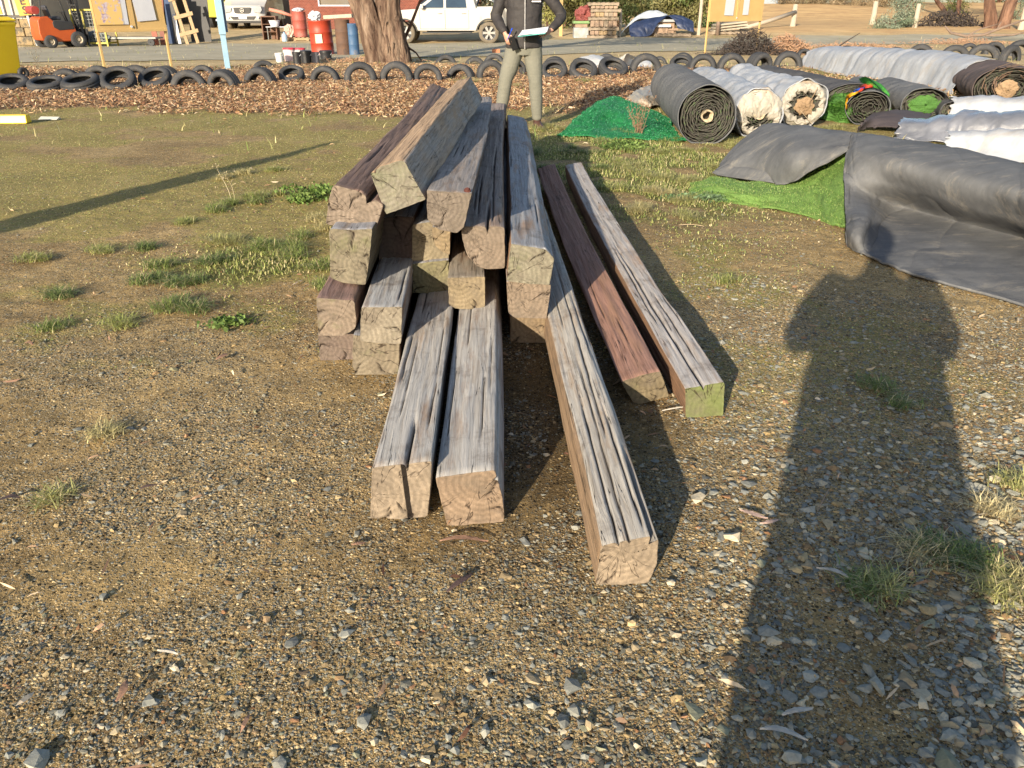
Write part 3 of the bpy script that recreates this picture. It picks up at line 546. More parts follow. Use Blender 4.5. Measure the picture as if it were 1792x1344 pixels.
# second layer
timber('square-ended mossy brown timber, second from the bottom of the left column', [(553, 521), (620, 526), (624, 560), (622, 575), (600, 588), (557, 588)], .155, (0, 1), (722, 235, .31), 9, grey=(.23, .15, .13), brown=(.13, .08, .06), end=(.32, .26, .18), mossamt=.35, endcracks=2)
timber('stubby grey-topped timber with swirling grain jutting from the second column', [(632, 537), (668, 537), (704, 537), (702, 602), (665, 601), (630, 597)], .155, (0, 2), (765, 240, .32), 10, grey=(.33, .33, .33), end=(.36, .32, .22), mossamt=.2, endcracks=1, sidewear=.5)
timber('recessed timber in shade above the left front timber, under the half-round log', [(722, 462), (785, 455), (785, 515), (722, 512)], .155, (0, 1), (800, 230, .31), 11, end=(.30, .28, .14), mossamt=.3)
timber('small square-ended ochre timber resting across the gap over the second front timber', [(783, 486), (815, 486), (849, 484), (849, 538), (820, 542), (786, 538)], .165, (0, 2), (830, 225, .30), 12, end=(.37, .30, .17), mossamt=.25, grey=(.27, .24, .20), endcracks=1, chunk=.008)
timber('middle timber of the right column, its brown end cut by one pale wedge', [(886, 492), (925, 494), (965, 497), (960, 530), (957, 557), (900, 556), (890, 548)], .15, (0, 2), (889, 225, .30), 13, brown=(.24, .15, .09), end=(.34, .27, .18), mossamt=.1, endcracks=1)
# third layer
timber('green-stained timber third from the bottom of the left column', [(576, 400), (615, 402), (652, 400), (647, 445), (640, 499), (600, 495), (578, 486)], .315, (0, 2), (740, 190, .49), 14, end=(.28, .25, .16), moss=(.19, .21, .08), mossamt=.42, brown=(.11, .10, .07), endcracks=3)
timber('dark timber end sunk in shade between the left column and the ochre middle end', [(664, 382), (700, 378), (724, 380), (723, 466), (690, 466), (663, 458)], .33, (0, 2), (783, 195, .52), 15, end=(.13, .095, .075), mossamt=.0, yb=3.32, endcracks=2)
timber('ochre mossy timber end behind the half-round log', [(722, 392), (755, 388), (787, 392), (785, 470), (750, 466), (721, 458)], .32, (0, 2), (806, 195, .50), 16, end=(.35, .30, .18), moss=(.25, .25, .10), mossamt=.3, yb=3.30)
timber('half-round log with ring-patterned end wedged above the ochre timber end', [(757, 397), (788, 401), (787, 446), (772, 440), (761, 428), (756, 412)], .36, (0, 1), (812, 190, .50), 17, end=(.37, .29, .16), mossamt=.1, yb=3.20, length=3.2)
timber('large rounded-corner timber with a brown speckled end and split grey top', [(807, 396), (850, 396), (868, 396), (883, 398), (884, 470), (850, 471), (835, 466), (818, 448), (810, 424)], .32, (0, 3), (869, 181, .50), 18, grey=(.26, .21, .185), brown=(.22, .14, .10), end=(.32, .26, .18), mossamt=.05, cracks=[(.17, 0, .5, .03, .005), (.20, .1, 2.4, .012, .0035), (.10, .2, 1.0, .01, .003)], endcracks=1, chunk=.018)
timber('top timber of the right column, half of its mossy end shaded', [(894, 426), (930, 432), (955, 436), (970, 452), (966, 480), (962, 499), (920, 496), (886, 492), (890, 455)], .30, (0, 2), (902, 203, .45), 19, grey=(.27, .275, .29), brown=(.22, .13, .08), end=(.32, .30, .20), moss=(.21, .24, .09), mossamt=.35, sidewear=.0)
# fourth layer and top
timber('big purple-brown timber on top of the left column, broken along its edge', [(583, 323), (625, 334), (657, 350), (672, 358), (655, 410), (630, 405), (570, 392), (575, 350)], .49, (0, 2), (770, 152, .67), 20, grey=(.20, .135, .11), brown=(.13, .09, .07), end=(.33, .27, .19), mossamt=.2, cracks=[(.22, 0, .6, .03, .012)], chunk=.024, endcracks=2)
T21 = timber('dark-ended timber with a bolt head in it, beside the tilted green-ended one', [(747, 333), (790, 336), (826, 338), (812, 398), (800, 408), (768, 402), (748, 385)], .50, (0, 2), (842, 169, .65), 21, grey=(.26, .235, .22), brown=(.14, .10, .08), end=(.26, .22, .16), mossamt=.15, endcracks=1)
timber('tilted timber crowning the pile with a pale green end and splintered top edge', [(648, 304), (668, 290), (706, 279), (745, 349), (712, 362), (676, 375)], .56, (0, 2), (808, 141, .84), 22, grey=(.30, .29, .28), brown=(.36, .25, .16), end=(.33, .31, .22), moss=(.25, .27, .15), mossamt=.6, sidewear=.95, wear=-1.0, chunk=.008, endcracks=1, cracks=[(.03, 0, 3.0, .01, .006)])

mb = MB(); mb.cyl((0, 0, -.02), (0, 0, .014), .014, n=8); mb.cyl((0, 0, .014), (0, 0, .022), .010, .007, n=8)
bo = mb.build('bolt', mat('rusty_bolt', (.12, .035, .025), (.06, .02, .015), 30, .7), T21, smooth=False); bo.location = T21.matrix_world.inverted() @ (ay(818, 337, (T21.matrix_world @ Vector((0, 0, 0))).y + .03)); bo.rotation_euler = (R(35), 0, 0)
# ---------------------------------------------------------------- sheets and rolls
def cr_interp(Pn, n):
    """Catmull-Rom along axis 0 of (k,m,3) control points, n samples"""
    k = len(Pn); u = np.linspace(0, k - 1, n); i = np.clip(np.floor(u).astype(int), 0, k - 2); f = (u - i)[:, None, None]
    p0 = Pn[np.clip(i - 1, 0, k - 1)]; p1 = Pn[i]; p2 = Pn[i + 1]; p3 = Pn[np.clip(i + 2, 0, k - 1)]
    return .5 * ((2 * p1) + (-p0 + p2) * f + (2 * p0 - 5 * p1 + 4 * p2 - p3) * f ** 2 + (-p0 + 3 * p1 - 3 * p2 + p3) * f ** 3)
def sheet(name, ctrl, m, nu=70, nv=70, thick=.012, wr=.01, wf=6, wdir=(1, 1), parent=None, seed=1, edge=0.0, tri=False):
    """cloth surface through a grid of control points (px,py,z) of the photograph or world Vectors; wrinkled and given thickness"""
    Pc = np.array([[tuple(az(*c) if not isinstance(c, Vector) else c) for c in row] for row in ctrl], float)
    S = cr_interp(Pc, nu); S = cr_interp(S.transpose(1, 0, 2), nv).transpose(1, 0, 2)
    du = np.gradient(S, axis=0); dv = np.gradient(S, axis=1); N = np.cross(du, dv); N /= np.linalg.norm(N, axis=2, keepdims=True) + 1e-9
    U, V = np.meshgrid(np.linspace(0, 1, nu), np.linspace(0, 1, nv), indexing='ij')
    lu = np.linalg.norm(du, axis=2).mean() * nu; lv = np.linalg.norm(dv, axis=2).mean() * nv
    a, b = U * lu * wf * wdir[0], V * lv * wf * wdir[1]
    wq = 2 * fbm(a + 1.5 * fbm(a, b, 0, 2, seed + 3), b, 0, 4, seed) - 1; rid = np.clip(1 - np.abs(2 * fbm(a * .6, b * .6, 3, 3, seed + 9) - 1) * 2.6, 0, 1) ** 3 * 1.5
    S = S + N * (wr * (wq + .6 * rid) + wr * .25 * (2 * fbm(a * 3.1, b * 3.1, 1, 3, seed + 21) - 1))[..., None]
    if edge:
        for sl_, q in (((0), U[:, 0]),): pass
        eb = np.minimum(np.minimum(U, 1 - U), np.minimum(V, 1 - V)); kk = np.exp(-(eb * min(nu, nv) / 2.0) ** 2)
        S[..., 0] += edge * kk * (vn(U * 25, V * 25, 0, seed) - .5) * 2; S[..., 1] += edge * kk * (vn(U * 25, V * 25, 5, seed) - .5) * 2
    i = np.arange(nu * nv).reshape(nu, nv); Fq = np.stack([i[:-1, :-1], i[:-1, 1:], i[1:, 1:], i[1:, :-1]], -1).reshape(-1, 4)
    if N[..., 2].mean() < 0: Fq = Fq[:, ::-1]
    o = S.reshape(-1, 3).mean(0)
    if parent is not None: o = np.array(parent.location)
    me = npmesh(name, S.reshape(-1, 3) - o, Fq)
    uv = me.uv_layers.new(name='uv'); lv_ = np.empty(len(me.loops), np.int32); me.loops.foreach_get('vertex_index', lv_)
    uvp = np.stack([U.ravel() * lu, V.ravel() * lv], -1)[lv_]; uv.data.foreach_set('uv', uvp.astype(np.float32).ravel())
    ob = link(name, me, m, parent, smooth=True)
    if parent is None: ob.location = o
    md = ob.modifiers.new('thick', 'SOLIDIFY'); md.thickness = thick; md.offset = -1
    return ob, S
def weave_mat(name, c1, c2, dust=(.30, .24, .15), dt=(.62, .8), rough=.88, spec=.15, ribs=0, bs=.25, coat=0):
    m, t, b = newmat(name); v = coord(t)
    n = noise(t, v, 2.2, 8, .65); col = ramp(t, n, [(.3, c2), (.7, c1)])
    st = noise(t, coord(t, (1.2, 14, 6)), 1.3, 6, .7); col = mix(t, .35, col, ramp(t, st, [(.3, (.6, .6, .6)), (.7, (1.4, 1.4, 1.4))]), 'MULTIPLY')
    d = ramp(t, noise(t, coord(t, (1, 2.4, 1), loc=(5, 2, 1)), 3.2, 10, .78), [(dt[0], (0, 0, 0)), (dt[1], (.8, .8, .8))]); col = mix(t, d, col, dust)
    t.links.new(col, b.inputs['Base Color']); b.inputs['Roughness'].default_value = rough; b.inputs['Specular IOR Level'].default_value = spec; b.inputs['Coat Weight'].default_value = coat
    h = noise(t, v, 160, 3, .6); h = mth(t, 'ADD', h, mth(t, 'MULTIPLY', noise(t, coord(t, (1, 3, 1)), 7, 6, .7), 2.5))
    if ribs:
        uvv = coord(t, (1, 1, 1), 'UV'); w_ = nd(t, 'ShaderNodeTexWave', bands_direction='Y'); w_.inputs['Scale'].default_value = ribs; w_.inputs['Distortion'].default_value = 1.5; w_.inputs['Detail'].default_value = 2; t.links.new(uvv, w_.inputs['Vector'])
        h = mth(t, 'ADD', mth(t, 'MULTIPLY', w_.outputs['Fac'], .8), h); col = mix(t, .25, col, ramp(t, w_.outputs['Fac'], [(.2, (.6, .6, .6)), (.8, (1.3, 1.3, 1.3))]), 'MULTIPLY'); t.links.new(col, b.inputs['Base Color'])
    bump(t, b, h, bs * 1.6, .006); return m
BACK = weave_mat('turf_backing', (.155, .160, .168), (.10, .104, .112), dust=(.33, .30, .25), dt=(.54, .74), ribs=34)
BACK2 = weave_mat('turf_backing_dark', (.10, .10, .105), (.06, .06, .066), dt=(.6, .75), ribs=26)
BROWNB = weave_mat('brown_backing', (.13, .10, .095), (.08, .065, .062))
WHITE = weave_mat('white_plastic', (.34, .36, .395), (.26, .28, .32), dust=(.30, .26, .21), dt=(.50, .74), rough=.5, spec=.4, bs=.35)
WHITED = weave_mat('dirty_white_plastic', (.36, .34, .30), (.27, .245, .20), dust=(.34, .22, .14), dt=(.52, .68), rough=.5, spec=.4)
CLEAR = weave_mat('translucent_plastic', (.20, .21, .245), (.10, .105, .12), dust=(.38, .33, .28), dt=(.6, .8), rough=.25, spec=.6, coat=.4)
BRIGHTP = weave_mat('bright_plastic', (.62, .62, .62), (.52, .50, .47), dust=(.42, .36, .27), dt=(.6, .85), rough=.5, spec=.4)
CARD = mat('cardboard', (.30, .205, .12), (.19, .125, .07), 6, .85)
CARDL = mat('pale_cardboard', (.42, .35, .25), (.32, .25, .16), 9, .85)
ROLL_SHADE = mat('roll_shade', (.012, .011, .01), (.02, .018, .014), rough=1)
ENDM = mat('roll_layers', (.085, .075, .062), (.03, .033, .03), 40, .9, c3=(.08, .13, .05), c3t=(.55, .65), c3s=25)
def turf_mat(name, a, b_, spark=.0, dark=.35):
    m, t, b = newmat(name); v = coord(t); f = noise(t, v, 140, 5, .75); g_ = noise(t, v, 5, 5, .6)
    c = ramp(t, f, [(.28, tuple(x * dark for x in b_)), (.5, a), (.72, tuple(min(1, x * 1.5) for x in a))]); c = mix(t, ramp(t, g_, [(.4, (0, 0, 0)), (.65, (.6, .6, .6))]), c, b_)
    if spark: c = mix(t, ramp(t, noise(t, v, 320, 2, .5), [(.66, (0, 0, 0)), (.72, (spark,) * 3)]), c, (.5, .7, .6))  # pale specks: sparkle of the fibres painted into the colour
    t.links.new(c, b.inputs['Base Color']); b.inputs['Roughness'].default_value = .55; bump(t, b, f, 1.0, .012); return m
TURF = turf_mat('green_turf', (.17, .30, .07), (.11, .20, .05)); TURFD = turf_mat('emerald_turf', (.012, .19, .055), (.008, .12, .04), .35, .5)
TURF2 = turf_mat('lush_turf', (.07, .19, .03), (.03, .09, .015))
fibre = {}
def pile_fibres(parent, S, n, h, cols, seed, width=.003):
    """turf fibres standing on a sheet's surface S (nu,nv,3), built as one part"""
    r = np.random.default_rng(seed); nu, nv, _ = S.shape; i = r.integers(0, nu - 1, n); j = r.integers(0, nv - 1, n); fu, fv = r.random((2, n, 1))
    P = S[i, j] * (1 - fu) * (1 - fv) + S[i + 1, j] * fu * (1 - fv) + S[i, j + 1] * (1 - fu) * fv + S[i + 1, j + 1] * fu * fv
    o = blades('pile', P[:, 0] - parent.location.x, P[:, 1] - parent.location.y, h * r.uniform(.5, 1.2, n), np.full(n, .7), np.array(cols)[r.integers(0, len(cols), n)] * r.uniform(.7, 1.3, (n, 1)), seed, z=P[:, 2] - parent.location.z - .003, width=width)
    o.parent = parent; tag(o, kind='stuff'); return o
def spiral_end(name, parent, Rr, r0, turns, m, depth=.12, y0=0, wob=.013, seed=1, thick=.005, sq=(1, 1), n=60):
    """layers of a rolled sheet seen at its end: one thin ribbon wound round the core (local Y axis is the roll)"""
    N = int(turns * n); a = np.linspace(0, turns * 6.283, N); rad = r0 + (Rr - r0) * a / a[-1]
    rad = rad + wob * (vn(a * 3.0, 0, 0, seed) - .5) * 2 + wob * .6 * (vn(a * 9, 4, 0, seed) - .5) * 2
    fr = y0 + .035 * (vn(a * 2.0, rad * 8, 0, seed + 1) - .5) + .012 * (vn(a * 12, 3, 0, seed + 2) - .5)
    V = []
    for dr, yy in ((-thick / 2, 0), (thick / 2, 0), (thick / 2, depth), (-thick / 2, depth)):
        q = rad + dr; V.append(np.stack([q * np.cos(a) * sq[0], (fr if yy == 0 else y0 + yy + 0 * a), q * np.sin(a) * sq[1]], -1))
    V = np.stack(V, 1).reshape(-1, 3); i = np.arange(N - 1) * 4; Fq = np.concatenate([np.stack([i + k, i + (k + 1) % 4, i + 4 + (k + 1) % 4, i + 4 + k], -1) for k in range(4)])
    return link(name, npmesh(name, V, Fq), m, parent, smooth=True)
def roll(label, name, a, b, rad, mats, seed, core=.06, turns=13, sq=(1, 1), wr=.01, cat='roll', group=None, end_sheet=ENDM, sag=.0, flare=0, ring=.004, inner=None, hidecore=False):
    """a: near end on the ground (Vector), b: far end"""
    a, b = Vector(a), Vector(b); d = b - a; L_ = d.length; rz = math.atan2(d.y, d.x) - math.pi / 2; pitch = math.asin(d.z / L_)
    t_ = thing(name, label, cat, (a.x, a.y, a.z), rz, group); t_.rotation_euler[0] = pitch; RZ = rad * sq[1]
    nu, nv = 90, 96; U, A = np.meshgrid(np.linspace(0, 1, nu), np.linspace(0, 2 * math.pi, nv, endpoint=False), indexing='ij')
    rr = rad * (1 + .0 * U) + wr * (fbm(U * L_ * 1.6 + 3 * np.cos(A) * .2, np.cos(A) * 1.2 + 5, np.sin(A) * 1.2, 4, seed) - .5) * 2 + ring * np.sin(U * L_ * 22 + 3 * vn(U * 6, np.cos(A), 0, seed)) + wr * .8 * (vn(U * L_ * 7, np.cos(A) * 2, np.sin(A) * 2, seed + 4) - .5)
    X = rr * np.cos(A) * sq[0]; Z = rr * np.sin(A) * sq[1]; Z = np.maximum(Z, -RZ * .93) + RZ * .96
    Y = U * L_ + .02 * (U < .01) * np.sin(A * 3) + .015 * (vn(np.cos(A) * 3, np.sin(A) * 3, U, seed) - .5)
    Z = Z - sag * np.sin(np.pi * U) * rad
    i = np.arange(nu * nv).reshape(nu, nv); j = np.roll(i, -1, 1); Fq = np.stack([i[:-1], j[:-1], j[1:], i[1:]], -1).reshape(-1, 4)
    me = npmesh('wrap', np.stack([X, Y, Z], -1).reshape(-1, 3), Fq); uv = me.uv_layers.new(name='uv'); lv_ = np.empty(len(me.loops), np.int32); me.loops.foreach_get('vertex_index', lv_)
    uv.data.foreach_set('uv', np.stack([A.ravel() * rad, U.ravel() * L_], -1)[lv_].astype(np.float32).ravel())
    o = link('wrap', me, mats, t_, smooth=True); md = o.modifiers.new('t', 'SOLIDIFY'); md.thickness = .008; md.offset = -1
    for yy, sgn in ((0, 1), (L_, -1)):
        s = spiral_end('layers', t_, rad - .012, core + .012, turns, end_sheet, .15 * sgn, yy + .012 * sgn, seed=seed + 2, sq=sq); s.location.z = RZ * .96
        if inner: s.location.z = RZ * .96
    if not hidecore:
        mb = MB(); mb.lathe([(core, -.02), (core * .72, -.02), (core * .72, L_ + .02), (core, L_ + .02)], n=28, axis='Y', close=True); c = mb.build('core', CARDL, t_, smooth=False, loc=(0, 0, RZ * .96))
        for v_ in c.data.vertices: v_.co.x += .006 * math.sin(v_.co.y * 50 + v_.co.z * 70); v_.co.y += .01 * math.sin(math.atan2(v_.co.z, v_.co.x) * 5) * (1 if v_.co.y < 1 else -1)
        c.data.polygons.foreach_set('use_smooth', np.ones(len(c.data.polygons), bool))
    mb = MB(); mb.cyl((0, .11, 0), (0, .115, 0), rad * .9, n=24); k = mb.build('roll_shade_disc', ROLL_SHADE, t_, loc=(0, 0, RZ * .96)); k.scale = (sq[0], 1, sq[1])  # near-black disc: shade between the wound layers put into its colour
    return t_
GR = 'old turf rolls lying on the yard'
# the dark roll with its spiral end facing the viewer
pa = ag(1216, 252); pb = ag(1160, 168)
r1 = roll('dark grey turf roll with a spiral end and pale cardboard core facing the viewer', 'turf_roll', Vector((2.03, 8.45, 0)), Vector((2.30, 11.9, 0)), .29, BACK, 31, core=.062, turns=15, group=GR, ring=.004)
# two rolls wrapped in white plastic
def end_wrap(parent, rad, m, seed, gap=(.35, .20), cz=0.0, z0=None):
    """crumpled plastic gathered over the near end of a roll, with an opening"""
    nu, nv = 26, 110; U, A = np.meshgrid(np.linspace(0, 1, nu), np.linspace(0, 2 * math.pi, nv, endpoint=False), indexing='ij')
    open_ = 1.0 - .0 * U; ex = rad * 1.02; q = 1 - U; rx = ex * q + gap[0] * rad * U; rz_ = ex * q + gap[1] * rad * U
    cr = .13 * (fbm(np.cos(A) * 4, np.sin(A) * 4, U * 3, 4, seed) - .5) * (.4 + U) + .012 * np.sin(A * 17 + 4 * vn(A, U * 2, 0, seed)) * U
    X = (rx + cr) * np.cos(A); Z = (rz_ + cr) * np.sin(A) + cz * U * rad; Y = -.05 * np.sin(U * math.pi) - .03 * U + .05 * (fbm(np.cos(A) * 5, np.sin(A) * 5, U * 4, 3, seed + 5) - .5)
    Y = Y + .03; i = np.arange(nu * nv).reshape(nu, nv); j = np.roll(i, -1, 1); Fq = np.stack([i[:-1], i[1:], j[1:], j[:-1]], -1).reshape(-1, 4)
    o = link('end_wrap', npmesh('end_wrap', np.stack([X, Y, Z + (rad if z0 is None else z0)], -1).reshape(-1, 3), Fq), m, parent, smooth=True); md = o.modifiers.new('t', 'SOLIDIFY'); md.thickness = .003
    return o
pa2 = ag(1318, 243)
r2 = roll('white plastic wrapped roll beside the dark spiral one, gathered end with a green-lined slit', 'wrapped_roll', Vector((2.72, 8.95, 0)), Vector((2.90, 12.5, 0)), .25, WHITE, 32, group=GR, wr=.05, ring=.006, turns=8)
end_wrap(r2, .25, WHITED, 5, (.50, .26), -.42)
pa3 = ag(1403, 224)
r3 = roll('white plastic wrapped roll with torn open end showing crumpled brown cardboard', 'wrapped_roll', Vector((3.46, 9.7, 0)), Vector((3.42, 12.4, 0)), .26, WHITE, 33, group=GR, wr=.06, ring=.006, turns=8)
end_wrap(r3, .26, WHITED, 9, (.62, .60), -.08)
def crumple(parent, c, sz, m, seed, name='crumpled_cardboard'):
    nu, nv = 30, 40; U, A = np.meshgrid(np.linspace(.02, .98, nu) * math.pi, np.linspace(0, 2 * math.pi, nv, endpoint=False), indexing='ij')
    d = np.stack([np.sin(U) * np.cos(A), np.cos(U), np.sin(U) * np.sin(A)], -1); r = 1 + .9 * (fbm(d[..., 0] * 3 + seed, d[..., 1] * 3, d[..., 2] * 3, 3, seed) - .5) + .35 * (np.abs(fbm(d[..., 0] * 6, d[..., 1] * 6, d[..., 2] * 6, 2, seed + 3) - .5))
    P_ = d * r[..., None] * np.array(sz) + np.array(c); i = np.arange(nu * nv).reshape(nu, nv); j = np.roll(i, -1, 1); Fq = np.stack([i[:-1], j[:-1], j[1:], i[1:]], -1).reshape(-1, 4)
    return link(name, npmesh(name, P_.reshape(-1, 3), Fq), m, parent)
crumple(r3, (0, -.02, .24), (.10, .05, .09), CARD, 3); mb = MB(); mb.beam((-.06, -.07, .20), (.10, -.10, .05), .035, .004); mb.build('cardboard_strip', CARDL, r3)
mb = MB(); mb.beam((.02, -.10, .28), (.09, -.12, .46), .02, .006); mb.build('cardboard_strip', CARD, r3)
# dark roll running behind them to the right, green pile at its near end
pA, pB = ag(1485, 215), ag(1335, 150)
r4 = roll('long dark grey flattened roll between the torn white roll and the long white one', 'turf_roll', Vector((4.35, 10.45, 0.02)), Vector((4.15, 13.7, .02)), .26, BACK2, 34, group=GR, sq=(1.35, .8), wr=.03, hidecore=True)
# the big front roll: sheet over the crest, down and forward along the ground
R10 = thing('turf_roll', 'largest dark grey turf roll, its sheet spread over gravel and folded at the corner', 'roll', (3.2, 5.2, 0), 0, GR)
b_ = lambda *c: [az(*q) for q in c]
rows = [b_((1502,310,0),(1502,275,.2),(1492,234,.43),(1484,262,.38),(1478,305,.26),(1477,345,.17),(1480,380,.13),(1482,405,.09),(1484,428,.01)),
        b_((1518,314,0),(1518,277,.2),(1508,236,.43),(1506,265,.40),(1508,312,.26),(1518,350,.13),(1512,385,.15),(1502,415,.10),(1500,440,.01)),
        b_((1568,328,0),(1568,283,.2),(1560,243,.43),(1568,280,.40),(1574,325,.24),(1572,362,.05),(1552,395,.03),(1540,428,.03),(1532,455,.01)),
        b_((1680,350,0),(1680,301,.2),(1665,260,.43),(1672,302,.40),(1676,352,.24),(1672,388,.05),(1645,422,.03),(1628,455,.03),(1616,488,.01)),
        b_((1810,392,0),(1810,339,.2),(1792,291,.43),(1800,338,.40),(1802,390,.22),(1797,420,.05),(1778,460,.03),(1768,500,.03),(1764,530,.01)),
        b_((2015,458,0),(2015,397,.2),(1990,345,.43),(2003,400,.38),(1995,455,.2),(1985,484,.05),(1963,525,.03),(1953,560,.03),(1946,590,.01)),
        b_((2380,600,0),(2380,520,.2),(2340,455,.43),(2355,520,.38),(2345,585,.2),(2330,620,.05),(2300,670,.03),(2285,715,.03),(2275,750,.01))]
o, S10 = sheet('sheet', rows, BACK, 260, 200, .014, .010, 3.2, (1.2, .8), R10, 3)
rows = [b_((1275,282,.01),(1268,285,.05),(1262,290,.07),(1255,298,.06),(1248,306,.03)), b_((1315,284,0),(1312,257,.15),(1312,232,.30),(1300,270,.20),(1290,313,.04)),
        b_((1350,283,0),(1350,252,.18),(1345,217,.38),(1345,262,.28),(1338,319,.07)), b_((1405,296,0),(1405,262,.2),(1400,222,.40),(1392,268,.33),(1378,322,.10)),
        b_((1458,303,0),(1458,268,.2),(1450,228,.41),(1440,258,.37),(1422,300,.22)), b_((1502,310,0),(1502,275,.2),(1492,233,.435),(1486,252,.415),(1483,264,.38))]
sheet('flap', rows, BACK, 150, 130, .014, .016, 3, (1, 1), R10, 7, edge=.004)
mb = MB(); pth = [az(*c) for c in ((1345,217,.38),(1400,222,.40),(1492,234,.43),(1560,243,.43),(1665,260,.43),(1792,291,.43),(1990,345,.43),(2340,455,.43))]
mb.tube([Vector((p.x + .05, p.y + .05, .19)) for p in pth], .165, 32); mb.build('inner_roll', BACK2, R10, world=True, smooth=True)
for i0, amp, r_ in ((62, 5, .003), (24, 2, .004)):
    mb = MB(); mb.tube([Vector(S10[i0 + int(amp * math.sin(q * 5)), 34 + int(38 * q)]) + Vector((0, 0, .006)) for q in np.linspace(0, 1, 14)], r_, 6); mb.build('loose_thread', mat('pale_thread', (.5, .5, .52), rough=.8), R10, world=True)
# green turf showing under the flap
rows = [[(1208, 322, .01), (1206, 334, .012), (1212, 345, .01)], [(1255, 312, .05), (1262, 330, .06), (1275, 352, .01)], [(1330, 318, .06), (1335, 338, .07), (1345, 364, .01)], [(1400, 308, .10), (1400, 335, .09), (1420, 380, .01)], [(1440, 285, .22), (1445, 330, .13), (1455, 392, .01)], [(1478, 262, .34), (1480, 320, .20), (1482, 398, .02)]]
TU = bpy.data.objects.new('turf_sheet', None); C.objects.link(TU); TU.location = (1.9, 5.7, 0)
tag(TU, 'bright green artificial turf folded out from under the largest grey roll', 'turf')
o, S_ = sheet('turf_base', rows, TURF, 110, 70, .012, .03, 4, (1, 1), TU, 11, edge=.004); pile_fibres(TU, S_, 60000, .026, [(.19, .35, .08), (.30, .44, .13), (.08, .16, .04), (.42, .50, .20), (.13, .26, .06)], 61, .0022)
# emerald turf sheet by the dark roll
rows = [[(975, 236, .02), (1000, 236, .03), (1050, 240, .02), (1110, 243, .02), (1160, 245, .02), (1205, 246, .02)], [(1000, 215, .07), (1030, 212, .10), (1060, 216, .06), (1110, 226, .05), (1155, 230, .06), (1190, 234, .02)], [(1020, 198, .12), (1045, 192, .16), (1075, 196, .14), (1112, 206, .12), (1150, 215, .05), (1180, 222, .02)], [(1045, 178, .16), (1075, 170, .22), (1100, 176, .19), (1122, 186, .14), (1150, 196, .04), (1170, 205, .02)]]
TU2 = bpy.data.objects.new('turf_sheet', None); C.objects.link(TU2); TU2.location = (1.5, 8.6, 0); tag(TU2, 'emerald green turf sheet rumpled beside the dark spiral-ended roll', 'turf')
o, S_ = sheet('turf_base', rows, TURFD, 90, 110, .01, .035, 3.5, (1, 1), TU2, 13, edge=.012); pile_fibres(TU2, S_, 40000, .024, [(.012, .24, .07), (.02, .34, .11), (.004, .09, .03), (.20, .55, .34), (.008, .16, .05)], 62, .0035)
# loose white plastic behind the emerald sheet
rows = [[(1098, 172, .05), (1112, 162, .12), (1135, 152, .16), (1160, 150, .1)], [(1104, 182, .03), (1122, 172, .14), (1145, 166, .10), (1170, 160, .1)], [(1120, 188, .02), (1140, 186, .05), (1158, 182, .04), (1180, 176, .02)]]
o, _ = sheet('plastic_sheet', rows, WHITED, 50, 50, .003, .03, 4, (1, 1), None, 15, edge=.03); tag(o, 'crumpled white plastic between the emerald turf and the dark spiral-ended roll', 'plastic sheet')
# long white covered roll behind
def covered(label, name, p0, p1, hts, wid, m, seed, wr=.02, ext=.06, group=GR, cat='roll', wf=2.5, thick=.006):
    p0, p1 = Vector(p0), Vector(p1); d = (p1 - p0); L_ = d.length; d.normalize(); nrm = Vector((d.y, -d.x, 0)); rows = []
    for k in range(9):
        u = k / 8; c = p0 + d * L_ * u; h = np.interp(u, np.linspace(0, 1, len(hts)), hts); r_ = random.Random(seed * 31 + k); w1 = wid * (1 + .12 * (r_.random() - .5))
        e = 1 if 0 < k < 8 else .96
        rows.append([c - nrm * (w1 + ext) + Vector((0, 0, .01)), c - nrm * w1 * .98 + Vector((0, 0, h * .35)), c - nrm * w1 * .7 + Vector((0, 0, h * .82 * e)), c + Vector((0, 0, h * e)), c + nrm * w1 * .7 + Vector((0, 0, h * .82 * e)), c + nrm * w1 * .98 + Vector((0, 0, h * .35)), c + nrm * (w1 + ext) + Vector((0, 0, .01))])
    t_ = thing(name, label, cat, tuple((p0 + p1) / 2), 0, group); o, S = sheet('cover', rows, m, 120, 80, thick, wr, wf, (1.6, .5), t_, seed, edge=.03)
    mb = MB(); rc = min(wid, min(hts) * .5) * .84; mb.cyl(p0 + d * .25 + Vector((0, 0, rc + .02)), p1 - d * .25 + Vector((0, 0, rc + .02)), rc, n=36); mb.build('rolled_core', BACK2, t_, world=True, smooth=False)
    for yy, e_, sg in ((p0, 1, 1), (p1, 1, -1)):
        s = spiral_end('layers', t_, min(wid, min(hts) * .5) * .88, .05, 9, BACK2, .12, 0, seed=seed + 3, sq=(1.05, .95)); rzz = math.atan2(d.y, d.x) - math.pi / 2 + (math.pi if sg == -1 else 0)
        s.rotation_euler = (0, 0, rzz); q = yy - d * .0 * sg - t_.location + Vector((0, 0, min(wid, min(hts) * .5) * .90)) + d * .10 * sg; s.location = q
    return t_, S
W5, S5 = covered('long roll under bright white plastic sheeting, reaching along the tyre row', 'covered_roll', (6.95, 18.9, 0), (7.35, 12.9, 0), [.50, .56, .60, .62, .60], .44, WHITE, 41, wr=.028, wf=2.2)
for k, (i, j) in enumerate(((70, 34),)):
    mb = MB(); mb.box(Vector(S5[i, j]) + Vector((0, 0, .012)), (.10, .05, .012), (0, 0, k)); mb.build('red_tag', mat('red_plastic', (.55, .04, .03), rough=.4), W5, world=True)
